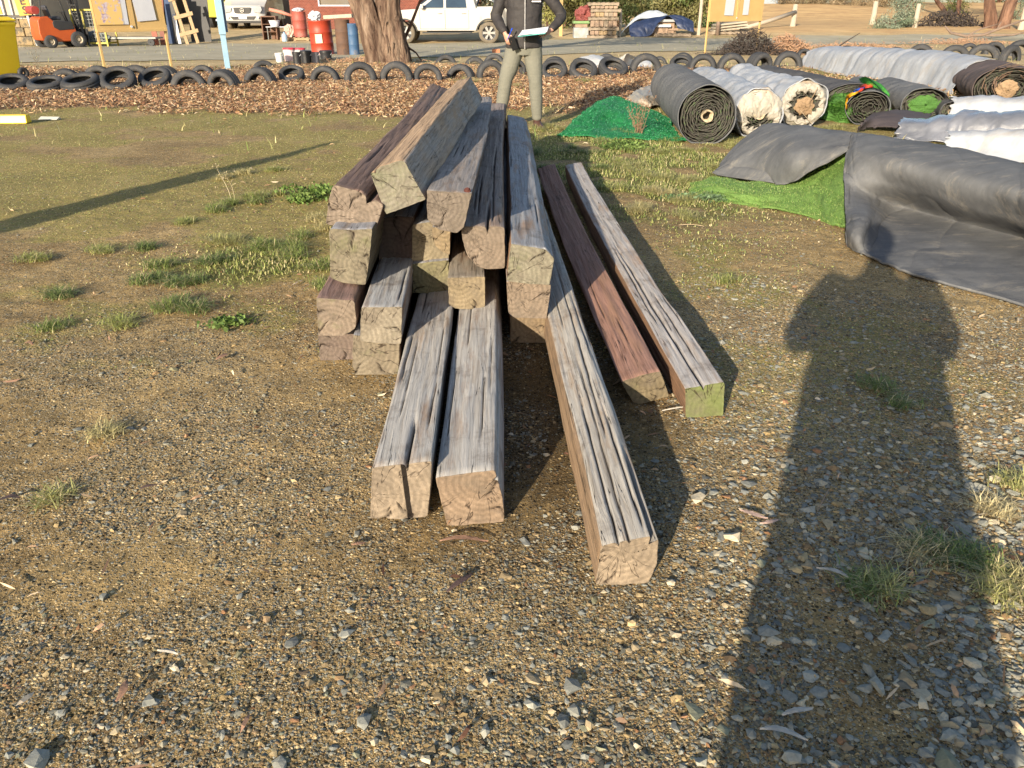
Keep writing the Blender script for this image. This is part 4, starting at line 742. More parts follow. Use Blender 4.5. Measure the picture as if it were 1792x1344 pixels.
# brown roll with torn end at the edge of the picture
W6 = roll('brown-backed turf roll with ragged layered end, at the picture edge beyond the white sheets', 'turf_roll', Vector((6.95, 11.5, 0)), Vector((7.5, 13.2, 0)), .36, BROWNB, 36, group=GR, core=.07, turns=12, wr=.03, sq=(1.3, .78))
crumple(W6, (-.05, -.04, .26), (.12, .06, .11), CARD, 8)
mb = MB(); r_ = random.Random(3)
for k in range(34):
    a0 = r_.uniform(-.6, 3.5); q = r_.uniform(.12, .33); mb.beam((q * math.cos(a0) * 1.1, -.03, .34 + q * math.sin(a0) * .9), (q * 1.06 * math.cos(a0 + .5) * 1.1, -.05 - r_.random() * .05, .34 + q * 1.02 * math.sin(a0 + .5) * .9), .012, .006)
mb.build('torn_edge', mat('dark_straw', (.14, .09, .06)), W6)
# small grey roll with green turf edge and coloured strip
W7 = roll('short grey roll with green turf edging at its open end, behind the colourful striped one', 'turf_roll', Vector((5.25, 10.4, 0)), Vector((5.45, 12.0, 0)), .21, BACK, 37, group=GR, core=.03, turns=6, wr=.02, sq=(1.35, .9), hidecore=True)
crumple(W7, (0, .03, .18), (.20, .05, .10), TURF2, 4, 'turf_lining')
W7b = roll('small rolled offcut with a cardboard core beside the short grey roll', 'turf_roll', ag(1660, 214), ag(1660, 214) + Vector((.15, .8, 0)), .12, BACK2, 38, group=GR, core=.035, turns=5, wr=.01)
W8 = roll('short grey roll wrapped in green turf and red, blue and yellow strips', 'turf_roll', Vector((4.32, 9.9, 0)), Vector((5.05, 12.0, 0)), .22, BACK, 39, group=GR, core=.03, turns=7, wr=.02, sq=(1.1, .9), hidecore=True)
def strip_on(parent, cols, name, seed, n=1600, a0=.6, a1=2.2, y0=.02, y1=.5, rad=.235, h=.03, zc=.21):
    r = np.random.default_rng(seed); a = r.uniform(a0, a1, n); y = r.uniform(y0, y1, n) + .12 * np.sin(a * 5)
    o = blades(name, rad * 1.08 * np.cos(a), y, np.full(n, h) * r.uniform(.5, 1.2, n), np.full(n, .9), np.array(cols)[r.integers(0, len(cols), n)] * r.uniform(.8, 1.2, (n, 1)), seed, z=zc + rad * .93 * np.sin(a) - .01, width=.006); o.parent = parent; tag(o, kind='stuff'); return o
strip_on(W8, [(.70, .40, .02), (.62, .33, .02)], 'yellow_pile', 1, 1500, 2.2, 3.3, -.02, .14); strip_on(W8, [(.03, .10, .50), (.04, .15, .6)], 'blue_pile', 2, 900, 1.9, 2.6, .05, .22)
strip_on(W8, [(.60, .06, .03), (.5, .05, .03)], 'red_pile', 3, 1000, 1.5, 2.3, .02, .34); strip_on(W8, [(.03, .22, .04), (.08, .30, .05)], 'green_pile', 4, 4500, .5, 1.9, .05, 1.5)
# mound of bright turf between the torn roll and the striped roll
for lab, px, py, sz, sd in (('heap of lush green turf offcut between the torn white roll and the striped roll', 1468, 208, (.24, .40, .20), 5), ('low tuft of green turf offcut behind the striped roll', 1560, 196, (.32, .22, .15), 6)):
    p = ag(px, py); T = thing('turf_offcut', lab, 'turf', tuple(p), 0); crumple(T, (0, 0, sz[2] * .45), sz, TURF2, sd, 'turf_base')
    r = np.random.default_rng(sd); n = 5000; u = r.uniform(0, 1.45, n); a = r.uniform(0, 6.283, n); rr = 1 + .2 * r.random(n)
    o = blades('pile', sz[0] * rr * np.sin(u) * np.cos(a), sz[1] * rr * np.sin(u) * np.sin(a), r.uniform(.03, .07, n), np.full(n, 1.0), np.array([(.07, .20, .03), (.12, .27, .05), (.03, .11, .015)])[r.integers(0, 3, n)], sd, z=sz[2] * .45 + sz[2] * rr * np.cos(u) * .9 - .02, width=.004); o.parent = T; tag(o, kind='stuff')
# dark mat, white and translucent wrapped rolls at the right edge
rows = [[(1500, 228, .02), (1530, 222, .05), (1580, 226, .05), (1600, 230, .02)], [(1510, 214, .12), (1540, 205, .14), (1590, 208, .14), (1620, 214, .1)], [(1530, 200, .12), (1570, 194, .16), (1600, 198, .15), (1630, 200, .1)]]
o, _ = sheet('felt_mat', rows, mat('aubergine_felt', (.055, .045, .052), rough=.9), 40, 50, .02, .012, 3, (1, 1), None, 17, edge=.01); tag(o, 'dark plum felt mat draped between the striped roll and the shiny plastic', 'mat')
covered('roll under taut white plastic at the picture edge, above the translucent one', 'covered_roll', az(1672, 216, .0) + Vector((0, .25, 0)), az(1672, 216, 0) + Vector((2.2, -.55, 0)), [.30, .33, .33, .33], .22, WHITE, 43, wr=.03, wf=3)
t9, S9 = covered('flattened bundle wrapped in glossy translucent plastic behind the largest grey roll', 'covered_bundle', az(1585, 240, 0) + Vector((0, .15, 0)), az(1585, 240, 0) + Vector((2.3, -1.35, 0)), [.18, .30, .33, .34, .34], .30, CLEAR, 44, wr=.03, wf=4)
covered('low white sheeted roll edge tucked between translucent bundle and largest grey roll', 'covered_roll', az(1690, 282, 0) + Vector((0, .42, 0)), az(1690, 282, 0) + Vector((2.0, -.75, 0)), [.24, .29, .30], .17, WHITE, 45, wr=.03, wf=3)
covered('bent grey roll lying beyond the brown-backed one, half out of view', 'covered_roll', (7.9, 11.7, 0), (9.6, 11.0, 0), [.45, .5, .5], .3, WHITE, 46, wr=.02, wf=3)
# plastic caught among the tyres
for lab, rows, sd in (('dirty white plastic sheet caught behind two flat tyres', [[(1008, 122, .02), (1030, 122, .05), (1060, 124, .05), (1082, 128, .02)], [(1010, 110, .1), (1030, 102, .2), (1055, 106, .2), (1075, 116, .1)], [(1015, 100, .1), (1035, 96, .2), (1050, 97, .15), (1070, 106, .1)]], 21),
                      ('pointed white plastic sheet tucked against the tall upright tyre', [[(1062, 122, .02), (1085, 126, .02), (1104, 126, .02)], [(1075, 112, .15), (1092, 104, .3), (1108, 108, .2)], [(1082, 104, .25), (1096, 94, .42), (1112, 100, .3)]], 22),
                      ('pale blue plastic scrap seen through the tall upright tyre', [[(1115, 124, .02), (1130, 125, .02), (1148, 122, .02)], [(1118, 112, .1), (1132, 108, .16), (1148, 112, .1)], [(1120, 106, .1), (1134, 104, .12), (1145, 107, .05)]], 23),
                      ('white board offcut lying flat before the tall upright tyre', [[(1116, 136, .02), (1130, 136, .02), (1148, 137, .02)], [(1117, 132, .02), (1130, 132, .03), (1148, 133, .02)], [(1118, 129, .02), (1130, 129, .02), (1148, 130, .02)]], 24)):
    o, _ = sheet('plastic_scrap', rows, BRIGHTP, 40, 40, .004, .02, 3, (1, 1), None, sd, edge=.02); tag(o, lab, 'plastic sheet')
# ---------------------------------------------------------------- tyres
RUB = weave_mat('tyre_rubber', (.055, .057, .063), (.030, .031, .034), dust=(.20, .16, .10), dt=(.55, .8), rough=.7, spec=.35, bs=.3)
def tyre_mesh(seed, Ro=.33, W_=.21, lugs=False):
    n = 72; prof = [(Ro * .60, -.36), (Ro * .62, -.46), (Ro * .74, -.52), (Ro * .88, -.50), (Ro * .955, -.42), (Ro * .985, -.36), (Ro * 1.0, -.25), (Ro * .985, -.235), (Ro * .985, -.215), (Ro, -.20), (Ro, -.03), (Ro * .985, -.02)]
    prof = prof + [(r, -w) for r, w in reversed(prof)] + [(Ro * .60, .30), (Ro * .80, .36), (Ro * .92, .30), (Ro * .94, 0), (Ro * .92, -.30), (Ro * .80, -.36), (Ro * .60, -.30)]
    V = []; r_ = random.Random(seed)
    for j in range(n):
        a = 2 * math.pi * j / n
        for k, (r, w) in enumerate(prof):
            rr = r
            if r > Ro * .95 and k < 24 and j % 2 and abs(w) > .2: rr -= .010 if not lugs else .022
            V.append((rr * math.cos(a), w * W_, rr * math.sin(a)))
    m = len(prof); i = np.arange(n * m).reshape(n, m); a = np.roll(i, -1, 0); b = np.roll(a, -1, 1); c = np.roll(i, -1, 1)
    me = npmesh('tyre', V, np.stack([i, a, b, c], -1).reshape(-1, 4)); me.materials.append(RUB); me.polygons.foreach_set('use_smooth', np.ones(len(me.polygons), bool)); return me
TY = [tyre_mesh(1), tyre_mesh(2, .34, .23), tyre_mesh(3, .36, .26, True)]
def place_tyre(px0, px1, yb, ytop, label, mode='up', k=0, yaw=None, tilt=0.0, seed=0):
    """px extents and the soil line in the photograph; mode up: stands half buried, flat: lies, lean: tilted back"""
    r = random.Random(int(px0 * 7 + yb)); cx = (px0 + px1) / 2; p = ag(cx, yb); wd = (px1 - px0) * zdep(p) / F; sc = wd / (2 * (.33, .34, .36)[k])
    o = bpy.data.objects.new('tyre', TY[k]); C.objects.link(o); Ro = (.33, .34, .36)[k] * sc
    yaw = r.uniform(-.5, .5) if yaw is None else yaw
    if mode == 'up':
        top = ay(cx, ytop, p.y + .1).z; zc = top - Ro; o.location = (p.x, p.y + .11, zc); o.rotation_euler = (tilt + r.uniform(-.12, .02), r.uniform(0, 6), yaw)
        o.rotation_mode = 'YXZ'; o.rotation_euler = (tilt + r.uniform(-.34, .06), r.uniform(0, 6), yaw)
    elif mode == 'flat': o.location = (p.x, p.y + Ro * .9, p.z + .10 * sc); o.rotation_mode = 'YXZ'; o.rotation_euler = (-R(72) + r.uniform(-.1, .1), 0, yaw); o.rotation_euler[1] = r.uniform(0, 6)
    else: o.location = (p.x, p.y + Ro * .75, p.z + .02 + Ro * .35); o.rotation_mode = 'YXZ'; o.rotation_euler = (-R(58) + r.uniform(-.15, .15), r.uniform(0, 6), yaw)
    o.scale = (sc, r.uniform(.85, 1.2), sc * r.uniform(.94, 1.03)) if mode == 'up' else (sc, sc, sc)
    return tag(o, label, 'tyre', 'old tyres set along the yard border')
N_ = ['first', 'second', 'third', 'fourth', 'fifth', 'sixth', 'seventh', 'eighth']
T_ = [(-20, 38, 160, 138, 'weathered tyre lying half buried against the yellow bin', 'flat', 0),  (38, 100, 163, 143, 'broken sagging tyre lying in leaves beside the yellow bin', 'flat', 1), (95, 163, 162, 143, 'grey worn tyre lying flat in front of the notice board leg', 'flat', 1), (168, 230, 158, 135, 'tilted tyre lying open side up, just right of the notice board leg', 'lean', 0), (237, 294, 154, 134, 'tilted tyre between the legs of the noticeboard, nearest the far leg', 'lean', 0),
 (295, 359, 154, 122, 'upright half-buried tyre just past the notice board, front row', 'up', 1), (360, 418, 153, 121, 'upright half-buried tyre in front of the blue pole', 'up', 0), (423, 483, 146, 117, 'upright tyre with two pale marks on its tread, right of the blue pole', 'up', 0), (485, 530, 144, 125, 'dark leaf-choked tyre lying low among the front row', 'lean', 0),
 (542, 593, 144, 115, 'upright tyre in the front row before the black buckets', 'up', 0), (601, 658, 145, 108, 'upright tyre heaped with leaves at the trunk foot, left of two', 'up', 0), (664, 722, 144, 107, 'upright tyre with a twig across its opening under the trunk', 'up', 0), (722, 774, 144, 110, 'upright tyre just right of the tree trunk', 'up', 0), (779, 833, 140, 112, 'upright worn tyre with white flecks on top', 'up', 0), (832, 886, 140, 104, 'upright tyre beside the standing man, partly hidden by his leg', 'up', 0), (884, 920, 132, 103, 'tyre seen between the legs of the standing man', 'up', 0),
 (946, 994, 137, 114, 'tilted tyre lying beside the standing man', 'lean', 0), (997, 1047, 137, 115, 'flat tyre in leaves in front of the dirty plastic, left of two', 'lean', 0), (1048, 1101, 134, 112, 'flat tyre in leaves in front of the pointed white plastic', 'lean', 0), (1102, 1159, 128, 93, 'tall upright tyre framing a pale blue plastic scrap', 'up', 1), (1174, 1214, 123, 104, 'leaning tyre behind the far end of the dark roll', 'lean', 0), (1175, 1216, 112, 92, 'upright tyre in the back row behind the dark roll', 'up', 0), (1207, 1256, 124, 94, 'chunky-treaded upright tyre at the foot of a yellow board leg', 'up', 2), (1255, 1308, 126, 92, 'upright tyre in front of the dark brush heap, left of two', 'up', 1), (1306, 1354, 122, 91, 'upright tyre in front of the dark brush heap, right of two', 'up', 1), (1355, 1407, 119, 89, 'upright tyre with bright grass inside, at the far tip of the long white roll', 'up', 1), (1394, 1424, 105, 85, 'tyre half hidden behind the tip of the long white roll', 'up', 0),
 (85, 136, 136, 119, 'cracked worn tyre in the back row beside the yellow bin', 'up', 0), (141, 197, 134, 114, 'back row tyre behind the left leg of the notice board', 'up', 1), (206, 262, 134, 113, 'back row tyre between the notice board legs', 'up', 1), (264, 314, 133, 114, 'back row tyre behind the right leg of the notice board', 'up', 0), (330, 374, 130, 114, 'back row tyre between the notice board and the blue pole', 'up', 0), (437, 480, 120, 105, 'back row tyre right of the blue pole', 'up', 0), (760, 799, 110, 95, 'leaf-covered back row tyre beyond the trunk', 'up', 0), (810, 850, 112, 99, 'low back row tyre with a white fleck, beyond the trunk', 'up', 0), (845, 885, 108, 94, 'back row tyre left of the standing man', 'up', 0), (949, 993, 115, 98, 'back row tyre right of the standing man', 'up', 0), (1000, 1030, 112, 101, 'back row tyre mostly under the dirty plastic', 'up', 0), (1044, 1080, 112, 94, 'back row tyre rising behind the dirty plastic sheet', 'up', 0), (1140, 1168, 112, 98, 'back row tyre peeping from behind the tall upright tyre', 'up', 0),
 (1466, 1500, 92, 80, 'low tyre beyond the left end of the long white roll', 'up', 0), (1512, 1546, 94, 84, 'nearly buried tyre beyond the long white roll', 'up', 0), (1550, 1588, 98, 82, 'upright tyre beyond the middle of the long white roll with red tag', 'up', 0), (1590, 1634, 100, 77, 'upright tyre with dry grass before it beyond the white roll', 'up', 0), (1647, 1698, 104, 78, 'upright tyre with orange-lit opening near the fallen branches', 'up', 0), (1682, 1712, 92, 75, 'back row tyre below the fallen branch', 'up', 0), (1696, 1750, 102, 76, 'upright tyre in weeds, third from the picture edge', 'up', 0), (1722, 1760, 95, 72, 'back row tyre behind the weedy one', 'up', 0), (1744, 1796, 107, 78, 'upright tyre holding green weeds at the right end of the row', 'up', 0), (1764, 1812, 98, 69, 'last back row tyre cut by the picture edge', 'up', 0)]
for (a, b, yb, yt, lab, mode, k) in T_: place_tyre(a, b, yb, yt, lab, mode, k)
# ---------------------------------------------------------------- people: one continuous body, clothes as children
SKIN = mat('skin', (.48, .27, .19), (.40, .21, .15), 12, .5, bstr=.1)
def capsule(mb, path, rad, n=14): 
    path = [Vector(p) for p in path]; rad = [(r, r) if not isinstance(r, tuple) else r for r in rad]
    a, b = path[0], path[1]; c, d = path[-1], path[-2]
    p = [a + (a - b).normalized() * rad[0][0] * .55] + path + [c + (c - d).normalized() * rad[-1][0] * .55]
    q = [tuple(x * .55 for x in rad[0])] + rad + [tuple(x * .55 for x in rad[-1])]
    mb.tube(p, q, n)
def tube_x(mb, rings, n=18):
    """rings: (centre, half width x, half depth y); cross-sections kept level"""
    mb.loft([[(c[0] + a * math.cos(2 * math.pi * j / n), c[1] + b * math.sin(2 * math.pi * j / n), c[2]) for j in range(n)] for c, a, b in rings])
def remesh(o, vox, sm=3, it=.6):
    m = o.modifiers.new('r', 'REMESH'); m.mode = 'VOXEL'; m.voxel_size = vox; m.use_smooth_shade = True
    s = o.modifiers.new('s', 'SMOOTH'); s.iterations = sm; s.factor = it
def hand(mb, wr, d, nrm, s, curl=.9, spread=.12, grip=None):
    """wrist position, hand direction, palm normal, s=+1/-1 side for the thumb"""
    d = Vector(d).normalized(); nrm = Vector(nrm); nrm = (nrm - d * nrm.dot(d)).normalized(); x = d.cross(nrm) * s; wr = Vector(wr)
    mb.loft([[wr + d * t + x * (w_ * math.cos(2 * math.pi * j / 12)) + nrm * (h_ * math.sin(2 * math.pi * j / 12)) for j in range(12)] for t, w_, h_ in ((-.02, .026, .02), (.015, .032, .019), (.05, .041, .018), (.085, .041, .015), (.095, .036, .010))])
    for k, (off, ln, rr) in enumerate(((.030, .072, .0088), (.010, .080, .009), (-.011, .074, .0086), (-.031, .058, .0078))):
        p = wr + d * .085 + x * off; q = [p - d * .01]; ang = 0; r_ = [rr * 1.05]
        for L_, c_ in ((ln * .45, curl * .5), (ln * .3, curl), (ln * .25, curl * .7)):
            ang += c_; q.append(q[-1] + (d * math.cos(ang) + nrm * math.sin(ang) + x * off * spread * 8).normalized() * L_); r_.append(rr * (1 - .12 * len(r_)))
        capsule(mb, q, r_, 8)
    t0 = wr + d * .025 + x * .032; capsule(mb, [t0, t0 + (d * .6 + x * .7 + nrm * .35).normalized() * .038, t0 + (d * .6 + x * .7 + nrm * .35).normalized() * .038 + (d * .9 + x * .15 + nrm * .5).normalized() * .03], [.0125, .0105, .0085], 8)
def person(label, loc, rz, J, cols, hands, look, jacket=True):
    """J: joint positions in local metres (facing -Y)"""
    T = thing('person', label, 'person', loc, rz); mb = MB(); V3 = Vector
    hipz = J['hip'][0][2]
    sh = J['sh'][0][2]; cx = 0.0
    # torso, neck, head
    tube_x(mb, [((0, 0, hipz - .06), .13, .09), ((0, 0, hipz + .04), .165, .115), ((0, 0, hipz + .16), .15, .10), ((0, .0, hipz + .32), .165, .115), ((0, .01, sh - .08), .18, .115), ((0, .015, sh - .01), .15, .085), ((0, .015, sh + .04), .07, .06)])
    capsule(mb, [(0, .015, sh), (0, .0, sh + .12)], [.058, .055])
    hc = V3((0, -.01, sh + .24)); n = 20; rg = []
    for t, rx, ryf, ryb in ((-.125, .028, .045, -.01), (-.105, .048, .080, .03), (-.07, .062, .092, .06), (-.03, .070, .094, .085), (.02, .075, .096, .098), (.06, .074, .090, .098), (.095, .060, .068, .082), (.118, .034, .035, .05), (.125, .006, .006, .01)):
        rg.append([hc + V3((rx * math.cos(2 * math.pi * j / n), (-ryf if math.sin(2 * math.pi * j / n) < 0 else ryb) * abs(math.sin(2 * math.pi * j / n)), t)) for j in range(n)])
    mb.loft(rg); capsule(mb, [hc + V3((0, -.092, .015)), hc + V3((0, -.108, -.022))], [.008, .014], 8)      # nose
    capsule(mb, [hc + V3((-.022, -.086, -.060)), hc + V3((.022, -.086, -.060))], [.007, .007], 8)           # lips
    for s in (-1, 1):
        capsule(mb, [hc + V3((s * .078, .005, .02)), hc + V3((s * .08, .008, -.03))], [(.006, .014), (.006, .010)], 8)
        capsule(mb, [hc + V3((s * .018, -.092, .040)), hc + V3((s * .048, -.082, .038))], [.007, .006], 8)
    for k in (0, 1):
        s_, e_, w_ = [V3(J[n_][k]) for n_ in ('sh', 'el', 'wr')]
        capsule(mb, [s_, s_.lerp(e_, .4), e_], [.052, .048, .038]); capsule(mb, [e_, e_.lerp(w_, .35), w_], [.038, .038, .026])
        hd = hands[k]; hand(mb, w_ + V3(hd[0]).normalized() * .02, hd[0], hd[1], hd[2], hd[3])
        h_, kn, an = [V3(J[n_][k]) for n_ in ('hip', 'kn', 'an')]
        capsule(mb, [h_, h_.lerp(kn, .4), kn], [.085, .075, .055]); capsule(mb, [kn, kn.lerp(an, .3), an], [.05, .055, .036])
    b = mb.build('body', SKIN, T); remesh(b, .0058, 3, .5)
    # eyes, hair
    for s in (-1, 1):
        mb = MB(); mb.lathe([(.001, .012), (.007, .010), (.011, .004), (.012, 0), (.009, -.008), (.001, -.012)], n=14, axis='Y'); e = mb.build('eye', mat('eye_white', (.7, .68, .65), rough=.2), T, loc=hc + V3((s * .032, -.078, .022)), smooth=True)
    mb = MB(); rg = []
    for t, rx, ryf, ryb in ((-.06, .066, -.01, .088), (0.0, .083, .0, .106), (.045, .084, .07, .108), (.075, .080, .098, .104), (.105, .064, .078, .086), (.13, .036, .038, .052), (.138, .006, .006, .01)):
        rg.append([hc + V3((rx * math.cos(2 * math.pi * j / 28), (-ryf if math.sin(2 * math.pi * j / 28) < 0 else ryb) * abs(math.sin(2 * math.pi * j / 28)) + .004 * math.sin(j * 5 + t * 60), t)) for j in range(28)])
    mb.loft(rg); mb.build('hair', mat('brown_hair', (.06, .035, .02), bscale=120, bstr=.8), T, smooth=True)
    # trousers
    mb = MB(); tube_x(mb, [((0, .0, hipz + .12), .158, .108), ((0, .0, hipz + .04), .175, .125), ((0, 0, hipz - .04), .185, .128), ((0, 0, hipz - .10), .165, .115)])
    for k in (0, 1):
        h_, kn, an = [V3(J[n_][k]) for n_ in ('hip', 'kn', 'an')]; P = [h_, h_.lerp(kn, .5), kn + V3((0, -.005, .03)), kn.lerp(an, .35), kn.lerp(an, .75), an + V3((0, 0, .01))]
        capsule(mb, P, [(.108, .112), (.098, .102), (.078, .082), (.074, .078), (.064, .068), (.058, .062)], 20)
    tr = mb.build('trousers', cols['trousers'], T); remesh(tr, .008, 2, .5)
    tx = bpy.data.textures.new('folds', 'CLOUDS'); tx.noise_scale = .09; tx.noise_depth = 2; dm = tr.modifiers.new('d', 'DISPLACE'); dm.texture = tx; dm.strength = .006; dm.mid_level = .5; dm.texture_coords = 'LOCAL'
    # jacket
    mb = MB(); hem = J['hem']
    jk = J.get('jw', 1.0)
    tube_x(mb, [((0, 0, hem), .215 * jk, .150 * jk), ((0, 0, hem + .12), .205 * jk, .148 * jk), ((0, 0, hem + .28), .200 * jk, .145 * jk), ((0, 0, hem + .42), .208 * jk, .150), ((0, .005, sh - .12), .212 * jk ** .6, .142), ((0, .01, sh - .02), .17, .105), ((0, .015, sh + .05), .085, .078), ((0, .015, sh + .10), .075, .07)], 26)
    for k in (0, 1):
        s_, e_, w_ = [V3(J[n_][k]) for n_ in ('sh', 'el', 'wr')]
        q = J.get('sl', 1.0); capsule(mb, [s_, s_.lerp(e_, .5), e_], [.078, .071 * q, .062 * q], 16); capsule(mb, [e_, e_.lerp(w_, .5), w_.lerp(e_, .06)], [.062 * q, .056 * q, .043], 16)
    j = mb.build('jacket', cols['jacket'], T); remesh(j, .009, 3, .5)
    tx = bpy.data.textures.new('folds', 'CLOUDS'); tx.noise_scale = .13; tx.noise_depth = 2; dm = j.modifiers.new('d', 'DISPLACE'); dm.texture = tx; dm.strength = .03; dm.texture_coords = 'LOCAL'
    # shoes
    for k in (0, 1):
        an = V3(J['an'][k]); yw = J['foot'][k]; M = Matrix.Rotation(yw, 3, 'Z'); n = 16; rg = []
        for yy, wx, hz in ((.085, .022, .05), (.06, .036, .085), (.02, .042, .10), (-.03, .043, .085), (-.08, .045, .06), (-.13, .045, .045), (-.17, .034, .036), (-.19, .012, .02)):
            rg.append([V3((an.x, an.y, 0)) + M @ V3((wx * math.cos(2 * math.pi * q / n), yy, hz / 2 + hz / 2 * math.sin(2 * math.pi * q / n))) for q in range(n)])
        mb = MB(); mb.loft(rg); mb.cyl((an.x, an.y, .05), (an.x, an.y, .12), .047, .044, 16); s = mb.build('shoe', cols['shoe'], T, smooth=True)
        mb = MB(); mb.loft([[V3((an.x, an.y, zz)) + M @ V3((x * 1.05, y, 0)) for x, y in ((.036, .085), (.042, .0), (.048, -.10), (.036, -.18), (0, -.2), (-.036, -.18), (-.048, -.10), (-.042, 0), (-.036, .085))] for zz in (-.004, .016)]); mb.build('sole', mat('shoe_sole', (.05, .04, .035)), s)
    return T, hc
BLKJ = mat('black_softshell', (.028, .025, .026), (.020, .018, .020), 8, .75, bscale=60, bstr=.2)
def trouser_mat():
    m, t, b = newmat('olive_grey_cotton'); v = coord(t); n = noise(t, v, 8, 5, .6)
    w_ = noise(t, coord(t, (4, 4, 22)), 1.0, 4, .6, 1.0); c = ramp(t, n, [(.3, (.135, .135, .112)), (.7, (.158, .158, .132))]); t.links.new(c, b.inputs['Base Color']); b.inputs['Roughness'].default_value = .9
    bump(t, b, mth(t, 'ADD', w_, mth(t, 'MULTIPLY', noise(t, v, 90, 3), .15)), .35, .02); return m
pf = ag(941, 224); Y0 = pf.y + .02; cxm = ay(917, 90, Y0).x
J = dict(sh=[(-.205, .01, 1.50), (.205, .01, 1.50)], el=[(-.325, .03, 1.20), (.43, .02, 1.205)], wr=[(-.225, -.16, 1.035), (.30, -.15, 1.065)],
         hip=[(-.095, 0, .90), (.095, 0, .90)], kn=[(-.215, -.03, .50), (.135, -.03, .49)], an=[(-.29, .02, .09), (.165, .02, .09)], foot=[-.35, .2], hem=.875)
PERSON, hc = person('man in black zip jacket and olive trousers holding papers behind the timber pile', (cxm, Y0, 0), R(2), J, dict(jacket=BLKJ, trousers=trouser_mat(), shoe=mat('brown_leather', (.09, .045, .035), rough=.45)),
                [((.35, -.3, -.75), (.5, .4, -.05), 1, .75), ((-.75, -.45, -.25), (-.1, .5, -.6), -1, .5)], None)
mb = MB(); mb.box((.0, -.161, 1.18), (.012, .01, .62)); z = mb.build('zip', mat('zip_grey', (.28, .28, .29), rough=.4, metal=.5), PERSON)
mb = MB(); mb.box((0, -.168, 1.42), (.016, .012, .04)); mb.build('zip_pull', mat('zip_pull_white', (.75, .75, .75)), PERSON)
mb = MB(); mb.box((.125, -.158, 1.375), (.10, .006, .012)); mb.box((.125, -.158, 1.352), (.10, .006, .012)); mb.build('chest_logo', mat('logo_white', (.75, .75, .76), bstr=0), PERSON, rot=(0, 0, 0))
mb = MB(); mb.lathe([(.030, 0), (.037, 0), (.037, .06), (.030, .06)], n=20, close=True)
def held(name, lab, cat, build, loc, rot):
    o = thing(name, lab, cat, loc, 0); o.rotation_euler = rot; build(o); return o
wl = PERSON.matrix_basis @ Vector((0, 0, 0)); base = Vector((cxm, Y0, 0))
def papers(o):
    mb = MB(); mb.box((0, 0, 0), (.31, .23, .006)); mb.build('board', mat('teal_board', (.10, .42, .42), rough=.4), o, bevel=.001)
    for k in range(4):
        mb = MB(); mb.box((.005 * k, -.004 * k, .006 + .003 * k), (.30, .21, .0015), (0, 0, .03 * k)); mb.build('sheet', mat('paper_white', (.72, .75, .80), (.68, .71, .77), bstr=0), o)
held('clipboard', 'teal clipboard with white papers held flat in the man\'s hand', 'clipboard', papers, base + Vector((.10, -.27, 1.045)), (R(13), R(-6), R(-14)))
def dark_item(o):
    mb = MB(); mb.box((0, 0, 0), (.07, .012, .15)); mb.build('case', mat('black_plastic', (.012, .012, .013), rough=.35), o, bevel=.004)
held('phone', 'black handheld device hanging from the man\'s lowered hand', 'phone', dark_item, base + Vector((-.125, -.215, .93)), (R(10), R(-22), 0))
def pen(o):
    mb = MB(); mb.cyl((0, 0, -.07), (0, 0, .07), .005, n=10); mb.build('barrel', mat('pen_blue', (.02, .06, .5), rough=.3), o); mb = MB(); mb.cyl((0, 0, .045), (0, 0, .075), .008, n=10); mb.build('cap', mat('pen_cap_blue', (.02, .08, .6), rough=.3), o)
held('pen', 'blue pen gripped between the man\'s fingers above the black device', 'pen', pen, base + Vector((-.165, -.225, 1.02)), (R(15), R(25), 0))
# the photographer whose shadow falls across the gravel
J2 = dict(sh=[(-.215, .01, 1.44), (.215, .01, 1.44)], el=[(-.285, .02, 1.17), (.335, -.0, 1.18)], wr=[(-.03, -.20, 1.27), (.17, -.19, 1.28)],
          hip=[(-.10, 0, .86), (.10, 0, .86)], kn=[(-.20, -.01, .47), (.20, -.01, .47)], an=[(-.21, .02, .09), (.21, .02, .09)], foot=[-.15, .15], hem=.50, jw=1.34, sl=1.3)
PH, hc2 = person('photographer in a long dark coat holding up a phone, standing out of frame', (.10, -.34, 0), R(180), J2, dict(jacket=mat('dark_coat', (.03, .035, .05)), trousers=mat('dark_trousers', (.03, .03, .035)), shoe=mat('black_boots', (.02, .02, .02))),
                 [((.5, -.1, .4), (0, -.2, .3), 1, .6), ((.1, -.1, .6), (-.6, -.1, .1), -1, .7)], None)
def phone(o):
    mb = MB(); mb.box((0, 0, 0), (.165, .009, .078)); mb.build('case', mat('phone_case', (.015, .015, .017), rough=.3), o, bevel=.006)
held('phone', 'phone held level in the photographer\'s hands, out of frame', 'phone', phone, (0.02, -.075, 1.32), (-PITCH, 0, 0))
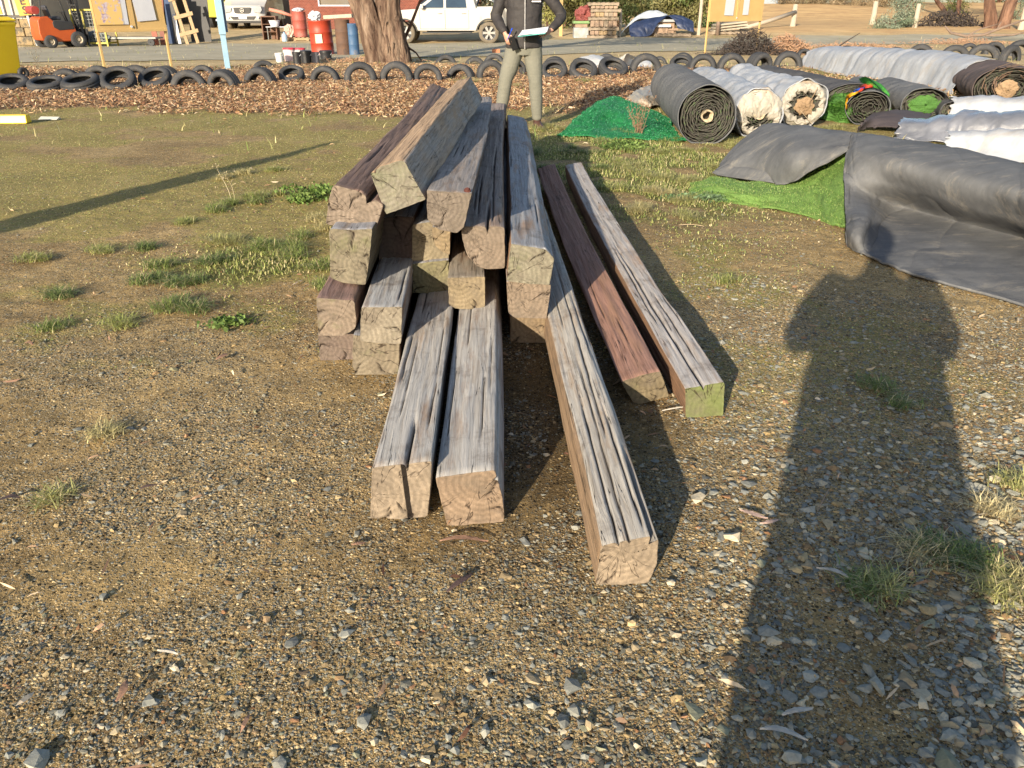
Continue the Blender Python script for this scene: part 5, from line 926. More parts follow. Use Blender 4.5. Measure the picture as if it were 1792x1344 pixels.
# ---------------------------------------------------------------- notice boards, bin, posts
YB = mat('board_yellow', (.50, .345, .145), (.45, .30, .115), 3, .6, c3=(.40, .24, .08), c3t=(.6, .8))
PAPER = mat('notice_paper', (.50, .52, .57), (.44, .46, .52), 6, .7, bstr=0)
def poster_mat():
    m, t, b = newmat('flower_poster'); v = coord(t); vo = nd(t, 'ShaderNodeTexVoronoi'); vo.inputs['Scale'].default_value = 7; t.links.new(v, vo.inputs['Vector'])
    k = ramp(t, noise(t, v, 6, 4, .7), [(.52, (0, 0, 0)), (.58, (1, 1, 1))]); c = mix(t, k, (.60, .42, .16), ramp(t, noise(t, v, 22, 3), [(.3, (.25, .16, .25)), (.7, (.55, .5, .55))])); t.links.new(c, b.inputs['Base Color']); b.inputs['Roughness'].default_value = .6; return m
def board(label, feet, zb, posters, w_=None):
    a, b = feet; T = thing('notice_board', label, 'notice board', tuple((a + b) / 2), math.atan2(b.y - a.y, b.x - a.x)); W_ = (b - a).length
    for s in (-1, 1):
        mb = MB(); mb.box((s * (W_ / 2 - .0), .02, .95), (.045, .045, 1.98)); mb.build('leg', YB, T, bevel=.004)
    mb = MB(); mb.box((0, -.022, zb + .6), (W_ + .03, .03, 1.2)); mb.box((0, -.045, zb + .02), (W_ + .04, .022, .05)); mb.box((.02, -.045, zb + .6), (.10, .016, 1.14)); mb.build('panel', YB, T, bevel=.003)
    for (x, z0, w2, h2, m, rot) in posters:
        mb = MB(); mb.box((0, 0, 0), (w2, .004, h2)); mb.build('poster', m, T, loc=(x, -.060, z0 + h2 / 2), rot=(0, rot, 0))
    mb = MB(); mb.cyl((-.02, -.075, zb + .09), (-.02, -.055, zb + .09), .022, n=10); mb.build('catch', PAPER, T)
board('yellow notice board by the bin, with a flower-marked poster and a white sheet', (ag(187, 133), ag(303, 129)), .80, [(-.40, .93, .52, .8, poster_mat(), 0), (-.10, .93, .10, .8, PAPER, .03), (.28, .99, .38, .8, PAPER, -.07)])
board('yellow notice board in front of the dark brush heap, with two white sheets', (ag(1234, 95), ag(1324, 91)), .90, [(-.38, 1.06, .40, .6, PAPER, .03), (.36, 1.07, .26, .6, PAPER, 0)])
BIN = mat('bin_yellow', (.82, .60, .015), (.76, .53, .015), 3, .4, bstr=.05)
def bin_():
    p = ag(4, 139); T = thing('wheelie_bin', 'bright yellow wheelie bin standing behind the tyres', 'bin', tuple(p), R(-28)); mb = MB()
    mb.loft([[(sx * a, sy * b, z) for sx, sy in ((-1, -1), (1, -1), (1, 1), (-1, 1))] for z, a, b in ((.06, .20, .24), (.12, .215, .26), (.86, .27, .33), (.90, .285, .345), (.96, .285, .345))]); mb.build('body', BIN, T, bevel=.02)
    mb = MB(); mb.loft([[(sx * a, sy * b, z) for sx, sy in ((-1, -1), (1, -1), (1, 1), (-1, 1))] for z, a, b in ((.965, .295, .36), (.99, .295, .36), (1.04, .22, .28))]); mb.box((0, -.36, .985), (.16, .05, .03)); mb.build('lid', BIN, T, bevel=.012)
    mb = MB(); mb.cyl((-.25, .36, .93), (.25, .36, .93), .018, n=12); mb.build('handle', BIN, T)
    for s in (-1, 1):
        mb = MB(); mb.lathe([(.03, -.03), (.09, -.03), (.10, -.02), (.10, .02), (.09, .03), (.03, .03)], n=28, axis='X', close=True); mb.build('wheel', RUB, T, loc=(s * .25, .27, .10), smooth=True)
bin_()
p = ag(20, 216); T = thing('wheel_stop', 'yellow wheel stop with a black end lying on the bare ground', 'wheel stop', tuple(p), R(4))
mb = MB(); mb.prism([(-.07, 0), (.07, 0), (.045, .10), (-.045, .10)], -.32, .22, 'X'); mb.build('block', BIN, T, bevel=.01); mb = MB(); mb.prism([(-.07, 0), (.07, 0), (.045, .10), (-.045, .10)], -.48, -.322, 'X'); mb.build('end_block', RUB, T, bevel=.01)
mb = MB(); mb.prism([(-.05, 0), (.05, 0), (.02, .03)], -.13, .13, 'X'); o = mb.build('wood_offcut', mat('whitewashed_wood', (.6, .58, .5)), None, loc=tuple(ag(87, 209)), rot=(0, 0, R(-8))); tag(o, 'white wood offcut at the end of the yellow wheel stop', 'wood offcut')
SKY = mat('pale_blue_paint', (.25, .40, .52), (.20, .33, .46), 5, .6, c3=(.45, .42, .36), c3t=(.66, .8)); SKYD = mat('slate_blue_paint', (.14, .20, .28), (.10, .15, .22), 5, .7)
p = ag(399, 121); T = thing('post', 'pale blue square post with a thicker upper sleeve among the tyres', 'post', tuple(p), R(18))
mb = MB(); mb.box((0, 0, 1.2), (.115, .115, 2.4)); mb.build('pole', SKY, T, bevel=.006); mb = MB(); mb.box((.0, -.02, 1.75), (.145, .145, 2.1)); mb.build('sleeve', SKY, T, bevel=.006)
mb = MB(); mb.box((.095, .02, 1.62), (.045, .11, 1.75)); mb.build('backing_board', SKYD, T, bevel=.004)
mb = MB(); mb.cyl((-.075, -.03, .98), (-.10, -.03, .98), .02, n=10); mb.build('bolt', PAPER, T)
# unseen pole; its upper bulge is made up, shaped for the ground shadow
for lab, loc, h, r_ in (('unseen pole with an added bulge, shaped to cast the shadow across the bare ground', (-5.65, -.10, 0), 2.95, .10),):
    T = thing('pole', lab, 'pole', loc); mb = MB(); mb.tube([(0, 0, -.1), (.0, 0, h * .36), (0.03, 0, h * .62), (0, 0, h)], [.05, .045, .04, .03], 12); mb.build('shaft', mat('pole_wood', (.24, .19, .14)), T, smooth=True); mb = MB(); mb.tube([(.02, 0, h * .30), (.03, 0, h * .42), (.05, 0, h * .6), (.05, 0, h * .8), (.02, 0, h * 1.0)], [.06, .12, .16, .15, .02], 20); mb.build('shadow_bulge', mat('bulge_cloth', (.4, .12, .08)), T, smooth=True)
LOG = mat('bleached_wood', (.44, .385, .31), (.32, .27, .21), 6, .85, stretch=(6, 6, 1.2), bstr=.5)
for (px, pt, pb_, wpx, lab) in ((1387, 8, 46, 9, 'bleached timber bollard holding the end of the sloping rail'), (1526, 3, 43, 9, 'bleached timber bollard on the bare mound, left of the grey-green shrub'), (1600, 7, 48, 8, 'thin bleached bollard right of the grey-green shrub'), (1786, 4, 52, 10, 'bleached bollard beside the forked trunk, at the picture edge'), (1084, 17, 64, 5, 'slim white post between the pallet stack and the tarpaulin'), (1222, -5, 62, 6, 'slim white post right of the tarpaulin heap')):
    p = ag(px, pb_); top = ay(px, pt, p.y).z; T = thing('bollard', lab, 'post', tuple(p)); wd = wpx * zdep(p) / F; mb = MB(); mb.tube([(0, 0, -.1), (.01, 0, (top - p.z) * .5), (0, 0, top - p.z)], [wd * .55, wd * .5, wd * .46], 10); mb.build('shaft', LOG, T, smooth=False, bevel=.01)
    mb = MB(); mb.cyl((0, 0, top - p.z), (0, 0, top - p.z + .02), wd * .42, wd * .34, 10); mb.build('end_cap', LOG, T)
a = ag(1300, 55); b = ag(1387, 46); a.z = ay(1298, 51, a.y).z; b.z = ay(1380, 21, b.y - .1).z; mb = MB(); mb.tube([a - Vector((.1, 0, 0)), (a + b) / 2 + Vector((0, 0, -.02)), Vector((b.x, b.y - .12, b.z))], .085, 10); o = mb.build('rail', LOG, None, smooth=True); tag(o, 'bleached round rail sloping up to the bollard', 'rail')
p = ag(981, 63); T = thing('post', 'yellow painted post behind the man\'s elbow', 'post', tuple(p)); mb = MB(); mb.box((0, 0, 1.2), (.14, .12, 2.5)); mb.build('shaft', YB, T, bevel=.01); mb = MB(); mb.box((0, 0, 2.46), (.17, .15, .04)); mb.build('cap', YB, T)
# ---------------------------------------------------------------- drums, buckets
def drum(px, yb, yt, wpx, m, label, extra=None, lid=True, tilt=0):
    p = ag(px, yb); r = wpx * zdep(p) / F / 2; h = ay(px, yt, p.y).z - p.z; T = thing('oil_drum', label, 'drum', tuple(p)); T.rotation_euler = (0, tilt, 0); mb = MB()
    mb.lathe([(r * .97, 0), (r, .012), (r, .02), (r * .97, .03), (r * .97, h * .32), (r * 1.0, h * .335), (r * .97, h * .35), (r * .97, h * .64), (r * 1.0, h * .655), (r * .97, h * .67), (r * .97, h - .03), (r, h - .02), (r, h), (r * .95, h), (r * .95, h - .015), (.001, h - .015)], n=40)
    mb.build('shell', m, T, smooth=True)
    if extra: extra(T, r, h)
    return p, r, h
RED = mat('drum_red', (.36, .045, .018), (.27, .03, .014), 4, .5, c3=(.16, .05, .03), c3t=(.60, .75), c3s=5); PINK = mat('faded_red', (.32, .075, .055), (.26, .06, .045), 4, .6, c3=(.4, .25, .2), c3t=(.55, .8))
RUST = mat('drum_rust', (.14, .075, .045), (.075, .045, .035), 4, .8, c3=(.03, .03, .035), c3t=(.55, .7), c3s=3); BLUE = mat('drum_blue', (.045, .11, .23), (.035, .085, .17), 4, .6, c3=(.22, .17, .12), c3t=(.55, .72), c3s=4)
def lab_(T, r, h):
    mb = MB(); mb.box((0, 0, 0), (.20, .004, .24)); mb.build('paper_label', mat('label_cream', (.7, .62, .42), bstr=0), T, loc=(.0, -r - .004, h * .48))
pr, rr, hh = drum(566, 95, 36, 40, RED, 'bright red oil drum with a square cream label, behind the buckets', lab_, tilt=R(-2))
pn, rn, hn = drum(603, 96, 34, 26, RUST, 'dark rusty oil drum between the red one and the blue one'); drum(620, 96, 41, 20, BLUE, 'flaking blue oil drum half hidden behind the tree trunk')
def bag(name, label, cat, c, sz, m, seed, z=0):
    T = thing(name, label, cat, tuple(c)); crumple(T, (0, 0, sz[2] * .9 + z), sz, m, seed, 'bulk'); return T
mb = MB(); q = pr + Vector((.1, -.05, hh + .09)); mb.beam(q + Vector((.05, 0, 0)), Vector((pn.x + .35, pn.y - .05, pn.z + hn + .10)), .16, .10); o = mb.build('wood_beam', LOG, None, bevel=.01); tag(o, 'pale wood beam lying across the tops of the drums', 'wood beam')
T = bag('rag', 'bundled white rag sitting on the bright red drum', 'rag', pr + Vector((-.12, -.1, hh)), (.17, .14, .13), PAPER, 5)
def bucket(px, yb, wpx, hpx, m, lid, label, name='bucket'):
    p = ag(px, yb); r = wpx * zdep(p) / F / 2; h = hpx * zdep(p) / F; T = thing(name, label, 'bucket', tuple(p)); mb = MB()
    mb.lathe([(.001, .002), (r * .84, 0), (r * .86, .01), (r * .98, h - .03), (r * 1.04, h - .03), (r * 1.04, h), (r * .97, h), (r * .9, .02)], n=28); mb.build('pail', m, T, smooth=False)
    if lid: mb = MB(); mb.lathe([(.001, h + .025), (r * .95, h + .025), (r * 1.06, h + .012), (r * 1.06, h - .02), (r * 1.0, h - .02)], n=28); mb.build('lid', lid, T)
    mb = MB(); mb.tube([(r * 1.03 * math.cos(a), -.02 - r * .5 * math.sin(a), h * .85 - .6 * r * math.sin(a)) for a in np.linspace(0, math.pi, 14)], .005, 6); mb.build('handle', PAPER, T)
BLK = mat('black_pail', (.022, .023, .027), (.015, .015, .018), rough=.45); REDL = mat('red_lid', (.65, .05, .08), rough=.4)
bucket(490, 109, 14, 15, mat('white_pail', (.6, .6, .6)), None, 'small white pail at the left of the bucket cluster'); bucket(508, 107, 20, 20, mat('pinkish_pail', (.62, .45, .48), (.7, .6, .6)), REDL, 'pinkish white bucket with a red lid among the leaves')
bucket(526, 103, 19, 16, mat('clear_pail', (.5, .48, .5)), REDL, 'second bucket with a red lid, behind the black ones'); bucket(521, 115, 15, 22, BLK, None, 'dark bucket in front of the red-lidded pair'); bucket(537, 111, 19, 19, BLK, BLK, 'glossy black lidded bucket beside the red-lidded ones'); bucket(553, 111, 14, 18, mat('grey_pail', (.10, .10, .12)), None, 'dark grey bucket tipped between the black ones'); bucket(571, 104, 21, 13, BLK, BLK, 'squat black tub in front of the bright red drum')
p = ag(868, 93); T = thing('brick', 'single orange brick lying behind the tyres by the standing man', 'brick', tuple(p), .3); mb = MB(); mb.box((0, 0, .06), (.23, .11, .12)); mb.build('block', mat('orange_brick', (.50, .20, .10)), T, bevel=.006)
# ---------------------------------------------------------------- trees, shrubs, brush
def bark_mat(name, cs, sc=6):
    m, t, b = newmat(name); v = coord(t, (sc, sc, sc * .22)); n = noise(t, v, 1.0, 8, .7, .6); n2 = noise(t, coord(t, (3, 3, .7)), 1.2, 5, .6)
    c = ramp(t, n, [(.28, cs[0]), (.45, cs[1]), (.60, cs[2]), (.75, cs[3])]); c = mix(t, .8, c, ramp(t, n2, [(.3, (.4, .33, .3)), (.7, (1.3, 1.25, 1.2))]), 'MULTIPLY'); t.links.new(c, b.inputs['Base Color']); b.inputs['Roughness'].default_value = .95; b.inputs['Specular IOR Level'].default_value = .1
    bump(t, b, n, 1.0, .09); return m
BARK = bark_mat('eucalypt_bark', [(.045, .027, .022), (.13, .09, .07), (.25, .19, .145), (.38, .34, .30)]); BARK2 = bark_mat('red_bark', [(.05, .035, .03), (.13, .08, .06), (.21, .13, .095), (.28, .20, .15)], 5)
LEAFM = attrmat('gum_leaf', .6, .15, 20, 0, transl=.3)
def limb(mb, path, rad, n=40, seg=60, amp=.05, seed=1, sp=5):
    Pc = np.array(path)[:, None, :]; S = cr_interp(Pc, seg)[:, 0]; rr = np.interp(np.linspace(0, 1, seg), np.linspace(0, 1, len(rad)), rad); V = []
    for k in range(seg):
        t = S[min(k + 1, seg - 1)] - S[max(k - 1, 0)]; t /= np.linalg.norm(t); x = np.cross(t, (0, 1, 0)); x /= np.linalg.norm(x); y = np.cross(t, x); a = np.linspace(0, 2 * math.pi, n, endpoint=False)
        d = 1 + amp / .3 * ((fbm(np.cos(a) * sp, np.sin(a) * sp, S[k][2] * 1.1 + seed, 4, seed) - .5) * 2 + .8 * (np.abs(fbm(np.cos(a) * sp * 1.5, np.sin(a) * sp * 1.5, S[k][2] * .5, 3, seed + 5) - .5) - .1))
        V.append([tuple(S[k] + (x * math.cos(q) + y * math.sin(q)) * rr[k] * dd) for q, dd in zip(a, d)])
    mb.loft(V)
def leafmass(name, cen, rad, n, L, W_, cols, parent, seed, drop=.3, clump=18, hollow=.35, m=None):
    r = np.random.default_rng(seed); k = clump; d = r.normal(0, 1, (k, 3)); d /= np.linalg.norm(d, axis=1)[:, None]; cc = d * r.uniform(hollow, 1, (k, 1)) * np.array(rad) ; ci = r.integers(0, k, n)
    P_ = cc[ci] + r.normal(0, 1, (n, 3)) * np.array(rad) * (1.1 / k ** .45) * .55 + np.array(cen); P_[:, 2] = np.maximum(P_[:, 2], .02)
    a = r.uniform(0, 6.283, n); e = r.normal(-.5, .7, n); Ls = L * r.uniform(.5, 1.3, n); Ws = W_ * r.uniform(.6, 1.2, n)
    u = np.stack([np.cos(a) * np.cos(e), np.sin(a) * np.cos(e), np.sin(e)], -1); w2 = np.cross(u, r.normal(0, 1, (n, 3))); w2 /= np.linalg.norm(w2, axis=1)[:, None]
    V = np.stack([P_, P_ + u * (Ls * .45)[:, None] + w2 * (Ws * .5)[:, None], P_ + u * Ls[:, None], P_ + u * (Ls * .45)[:, None] - w2 * (Ws * .5)[:, None]], 1).reshape(-1, 3)
    me = npmesh(name, V, np.arange(4 * n).reshape(n, 4)); cb = np.array(cols)[r.integers(0, len(cols), k)][ci] * r.uniform(.6, 1.35, (n, 1)); setcol(me, np.repeat(cb, 4, 0)); o = link(name, me, m or LEAFM, parent); return o
OL = [(.10, .14, .04), (.16, .18, .05), (.07, .10, .035), (.22, .22, .09)]; GG = [(.22, .27, .20), (.16, .21, .14), (.28, .32, .24)]
p = ag(668, 112); T = thing('gum_tree', 'big two-stemmed gum tree with peeling bark rising behind the tyres', 'tree', tuple(p)); mb = MB()
limb(mb, [(-.02, 0, -.2), (-.06, 0, .2), (-.22, 0, .8), (-.42, .05, 1.5), (-.75, .2, 3.0), (-1.2, .4, 5)], [.42, .36, .31, .30, .24, .12], seed=3, amp=.11); limb(mb, [(.34, .05, -.2), (.32, .05, .2), (.28, .05, .8), (.26, .05, 1.5), (.6, .1, 3.0), (1.6, .3, 5.2)], [.46, .36, .32, .31, .25, .14], seed=8, amp=.11); limb(mb, [(.5, -.1, -.1), (.56, -.05, .15), (.52, 0, .5), (.38, 0, 1.2)], [.22, .17, .12, .08], 24, 30, seed=5)
limb(mb, [(.5, .1, 2.6), (1.8, .2, 3.4), (3.6, .2, 3.9), (5.2, 0, 4.0)], [.16, .12, .08, .03], 16, 40, seed=6); limb(mb, [(-.6, .1, 2.6), (-1.2, 1, 3.8), (-1.4, 2, 5.2)], [.16, .12, .05], 16, 30, seed=7); mb.build('trunk', BARK, T, smooth=True)
leafmass('crown', (3.7, .3, 4.6), (4.3, 2.0, 1.5), 5200, .17, .045, OL, T, 5, clump=46, hollow=.1); leafmass('crown', (-.6, 1.5, 7.2), (2.4, 2.2, 1.6), 3000, .17, .045, OL, T, 6, clump=30)
r_ = np.random.default_rng(4)
def strips(parent, n, base, seed):
    r = np.random.default_rng(seed)
    for k in range(n):
        a = r.uniform(3.4, 6.0); side = r.choice([-1, 1]); z = r.uniform(.15, 1.5); cx = (-.1 - .2 * z if side < 0 else .32) ; rad_ = .34
        q = Vector((cx + rad_ * math.cos(a), rad_ * math.sin(a), z)); ln = r.uniform(.15, .5); mb = MB(); pt = [q, q + Vector((.02 * r.normal(), -.03, -ln * .5)), q + Vector((.05 * r.normal(), -.07 - .05 * r.random(), -ln))]; mb.tube(pt, [(.02, .003), (.018, .003), (.004, .002)], 6); mb.build('bark_strip', BARK, parent)
strips(T, 14, 0, 5)
def branchy(name, label, cat, base, segs, m, seed, tw=True, group=None):
    T = thing(name, label, cat, tuple(base), 0, group); mb = MB(); r = random.Random(seed)
    for pth, rad in segs: mb.tube([Vector(q) for q in pth], rad, 8)
    mb.build('wood', m, T, smooth=True); return T
bw = ag(718, 108)
branchy('branch', 'bare crooked branch propped against the gum tree, in front of the white pickup', 'branch', bw, [([(0, 0, 0), (-.05, 0, .35), (-.12, 0, .55), (.05, 0, .85), (.22, 0, 1.2), (.42, 0, 1.6), (.5, 0, 2.3)], [.05, .045, .045, .04, .035, .03, .02]), ([(.05, 0, .85), (-.15, 0, 1.0), (-.2, .02, 1.3)], [.03, .02, .012]), ([(-.05, 0, .35), (.16, 0, .22), (.3, 0, .02)], [.03, .02, .015])], BARK2, 1)
def brush(name, label, px, yb, w_, h_, n, m, seed, thick=.012, dep=.6, cat='brush heap', curl=1.0):
    p = ag(px, yb); T = thing(name, label, cat, tuple(p)); r = random.Random(seed); mb = MB()
    for k in range(n):
        x = r.gauss(0, w_ * .33); y = r.uniform(0, dep); hz = h_ * math.exp(-(x / (w_ * .55)) ** 2) * r.uniform(.1, 1); a = r.uniform(0, 6.28); e = r.uniform(-.5, 1.1); l = r.uniform(.15, .45) * (h_ + .3)
        d = Vector((math.cos(a) * math.cos(e), math.sin(a) * math.cos(e) * .6, math.sin(e))); q = Vector((x, y, max(.02, hz - .1))); pp = [q - d * l * .5, q + Vector((r.gauss(0, .04), r.gauss(0, .04), r.gauss(0, .04))) * curl, q + d * l * .5]
        for t_ in pp: t_.z = max(t_.z, .01)
        mb.tube(pp, [thick, thick * .8, thick * .3], 4, cap=False)
    tag(mb.build('twigs', m, T), kind='stuff'); return T
DKB = mat('dark_twig', (.05, .038, .034), (.03, .024, .022), rough=.9); TANB = mat('tan_twig', (.38, .24, .15), (.24, .14, .09), rough=.9); GREYB = mat('grey_branch', (.22, .16, .12), (.14, .10, .08), rough=.9)
brush('brush_heap', 'heap of dark twigs behind the tyres at the foot of a yellow board leg', 1316, 97, 1.5, .78, 620, DKB, 1, .012); brush('brush_heap', 'heap of tan dry bark and leaves beside the dark twig heap', 1378, 96, 1.6, .62, 620, TANB, 2, .014)
brush('brush_heap', 'low scatter of dry litter and sticks beyond the long white roll', 1500, 84, 3.6, .25, 420, TANB, 3, .010, 1.2); brush('brush_heap', 'dark tangle of fallen branches beside the forked trunk on the mound', 1672, 47, 2.6, .8, 420, DKB, 4, .028, 1.5); brush('brush_heap', 'dry brush around the fallen branches behind the last tyres', 1700, 78, 3.4, .30, 380, TANB, 6, .012, 1.4)
brush('brush_heap', 'loose sticks gathered round the gum tree foot', 640, 110, 2.2, .22, 260, TANB, 7, .010, .8)
fb = ag(1700, 72)
branchy('branch', 'long fallen grey branch with forks lying across the brush near the last tyres', 'branch', fb, [([(-1.2, 0, .55), (-.9, 0, .30), (-.3, 0, .18), (.4, 0, .22), (1.0, 0, .45), (2.2, .1, .85)], [.03, .05, .06, .06, .05, .03]), ([(-.2, 0, .2), (.2, 0, .42), (.9, 0, .62)], [.035, .03, .015]), ([(.9, 0, .42), (1.0, 0, .7)], [.03, .015]), ([(.5, 0, .2), (1.6, 0, .22), (2.4, 0, .4)], [.04, .035, .02])], GREYB, 2)
sb = ag(1468, 86); branchy('branch', 'single dark stick poking up beyond the long white roll', 'branch', sb, [([(0, 0, .1), (.3, 0, .3), (.62, 0, .5)], [.025, .02, .008])], DKB, 4)
# forked trunks on the mound
p = ag(1742, 49); T = thing('tree', 'forked reddish trunk growing on the mound by the last bollard', 'tree', tuple(p)); mb = MB()
limb(mb, [(-.25, 0, -.2), (-.3, 0, .3), (-.55, 0, 1.0), (-.9, .2, 2.4), (-1.4, .4, 4.2)], [.34, .27, .22, .17, .08], 24, 40, seed=11); limb(mb, [(.3, 0, -.2), (.34, 0, .3), (.42, 0, 1.1), (.9, .2, 2.6), (1.3, .5, 4.4)], [.36, .27, .24, .18, .08], 24, 40, seed=12); mb.build('trunk', BARK2, T, smooth=True)
leafmass('crown', (0, .3, 4.8), (2.8, 2, 1.5), 3200, .2, .05, OL, T, 15, clump=30)
p = ag(1658, 27); T = thing('tree', 'thin leaning trunk rising from the dark branch tangle', 'tree', tuple(p)); mb = MB(); limb(mb, [(0, 0, -.2), (-.3, 0, .3), (-.9, 0, .9), (-1.6, .2, 2.2)], [.16, .13, .11, .06], 16, 30, seed=13); limb(mb, [(.9, .5, -.2), (.8, .5, .6), (.6, .6, 2.4)], [.14, .12, .08], 16, 24, seed=14); mb.build('trunk', BARK2, T, smooth=True); leafmass('crown', (-1.2, .4, 3.0), (1.6, 1.2, .8), 1200, .2, .05, OL, T, 16, clump=14)
def shrub(label, px, yb, rad, n, cols, seed, L=.12, W_=.035, cz=.55, name='shrub', clump=18):
    p = ag(px, yb); T = thing(name, label, 'shrub', tuple(p)); leafmass('foliage', (0, 0, rad[2] * cz * 1.3), rad, n, L, W_, cols, T, seed, clump=clump); r = random.Random(seed); mb = MB()
    for k in range(6): mb.tube([(0, 0, -.05), (r.gauss(0, .3) * rad[0], 0, rad[2] * .6), (r.gauss(0, .6) * rad[0], r.gauss(0, .3), rad[2] * 1.4)], [.04, .025, .008], 5)
    mb.build('stem', BARK2, T); return T
shrub('grey-green drooping shrub between two bollards on the mound', 1575, 46, (.75, .6, .95), 3600, GG, 21, clump=26); shrub('low grey-green sprawl at the foot of the drooping shrub', 1560, 49, (1.15, .6, .28), 2000, GG, 22)
shrub('sparse olive shrub on the tan slope behind the branch tangle', 1670, 22, (.9, .6, .8), 1500, OL, 23); shrub('grey-green shrub right of the forked trunk', 1772, 34, (.7, .6, .8), 1600, GG, 24)
for k, (px, w2, c, lab) in enumerate(((978, 2.0, [(.26, .28, .08), (.34, .33, .12), (.18, .2, .06)], 'yellow-green bush behind the man and the pallet stack'), (1060, 2.2, OL, 'olive bush behind the pallet stack'), (1125, 2.2, [(.09, .11, .04), (.13, .14, .05)], 'dark olive bush behind the white tarpaulin peak'), (1180, 2.2, [(.10, .12, .05), (.15, .14, .06)], 'dark bush right of the tarpaulin peak'), (1232, 1.6, OL, 'bush behind the slim white post by the notice board'))):
    p = ag(px, 56); T = thing('bush', lab, 'bush', (p.x, p.y + 2.5, p.z)); leafmass('foliage', (0, 0, 1.3), (w2 * .95, 1.0, 1.5), 7000, .16, .07, c + [(.20, .19, .08)], T, 60 + k, clump=60, hollow=.2); mb = MB()
    for j in range(5): mb.tube([(-.8 + .4 * j, 0, 0), (-1 + .5 * j, .1, 1.2), (-1.2 + .6 * j, 0, 2.3)], [.05, .04, .02], 5)
    mb.build('stem', BARK2, T)
# distant scrub line
r_ = random.Random(9)
FARW = ['tallest', 'thin', 'leaning', 'bushy', 'sparse', 'dense', 'rounded', 'ragged', 'squat', 'wispy']
for k in range(26):
    px = -60 + k * 82 + r_.uniform(-20, 20); Yd = 66 + r_.uniform(-3, 6); d_ = ray(px, 6); x = d_.x / d_.y * Yd; z = float(g(x, Yd)); T = thing('scrub_tree', 'far gum tree in the scrub line beyond the yard', 'tree', (x, Yd, z), 0, 'far scrub trees')
    mb = MB(); mb.tube([(0, 0, -.3), (.1, 0, 2), (0, 0, 5)], [.2, .16, .06], 7); mb.build('trunk', BARK2, T); leafmass('crown', (0, 0, 3.0), (3.0, 1.8, 3.2), 2600, .42, .16, [(.09, .11, .05), (.16, .16, .08), (.30, .26, .16), (.06, .07, .035)], T, 200 + k, clump=46, hollow=.15)
r_ = random.Random(12)
for k in range(16):
    px = 1380 + k * 13 + r_.uniform(-5, 5); p = ag(px, 12 + r_.uniform(-2, 1)); T = thing('dead_bush', 'dry straw-coloured bush on the mound crest', 'bush', (p.x, p.y + 1.5, float(g(p.x, p.y + 1.5))), 0, 'dry bushes along the mound crest'); leafmass('foliage', (0, 0, .5), (.7, .5, .8), 900, .3, .03, [(.34, .27, .17), (.2, .16, .1), (.45, .36, .24)], T, 300 + k, clump=10); mb = MB(); mb.tube([(0, 0, 0), (.1, 0, .9)], [.03, .01], 5); mb.build('stem', BARK2, T)
p = ag(1560, 14); 
# ---------------------------------------------------------------- vehicles
WP = mat('white_paint', (.46, .455, .44), (.43, .42, .40), 2, .25, c3=(.42, .34, .23), c3t=(.62, .9), c3s=3, bstr=0, coat=.6); GLASS = mat('window_glass', (.03, .055, .085), (.02, .035, .055), 2, .06, bstr=0, spec=.8); DKP = mat('dark_trim', (.03, .03, .032), rough=.6); CHR = mat('alloy', (.45, .45, .46), rough=.3, metal=.9, bstr=0); DUST = mat('dusty_tyre', (.17, .14, .10), (.10, .085, .065), 6, .9)
def wheel(parent, loc, r=.39, w_=.25, s=1, spokes=6, axis='Y'):
    W_ = bpy.data.objects.new('wheel', None); C.objects.link(W_); W_.parent = parent; W_.location = loc
    mb = MB(); mb.lathe([(r * .66, -w_ / 2), (r * .9, -w_ / 2), (r, -w_ * .36), (r, w_ * .36), (r * .9, w_ / 2), (r * .66, w_ / 2), (r * .62, 0)], n=40, axis=axis, close=True); mb.build('tyre', DUST, W_, smooth=True)
    mb = MB(); yo = -s * w_ * .36
    mb.lathe([(r * .66, yo - s * .02), (r * .60, yo), (r * .60, yo + s * .1), (r * .66, yo + s * .1)], n=40, axis=axis, close=True)
    mb.lathe([(.001, yo - s * .02), (r * .14, yo - s * .02), (r * .16, yo + s * .02)], n=20, axis=axis)
    for k in range(spokes):
        for off in (-.09, .09):
            a = 6.283 * k / spokes + off; q0 = (r * .12 * math.cos(a), r * .12 * math.sin(a)); a2 = 6.283 * k / spokes + off * 1.3; q1 = (r * .62 * math.cos(a2), r * .62 * math.sin(a2))
            P0, P1 = (((q0[0], yo, q0[1]), (q1[0], yo, q1[1])) if axis == 'Y' else ((yo, q0[0], q0[1]), (yo, q1[0], q1[1]))); mb.beam(P0, P1, .03, .045)
    mb.build('rim', CHR, W_); mb = MB(); y2 = yo + s * .08
    mb.cyl(*(((0, y2, 0), (0, y2 + s * .01, 0)) if axis == 'Y' else ((y2, 0, 0), (y2 + s * .01, 0, 0))), r * .60, n=30); mb.build('hub_recess', DKP, W_); return W_
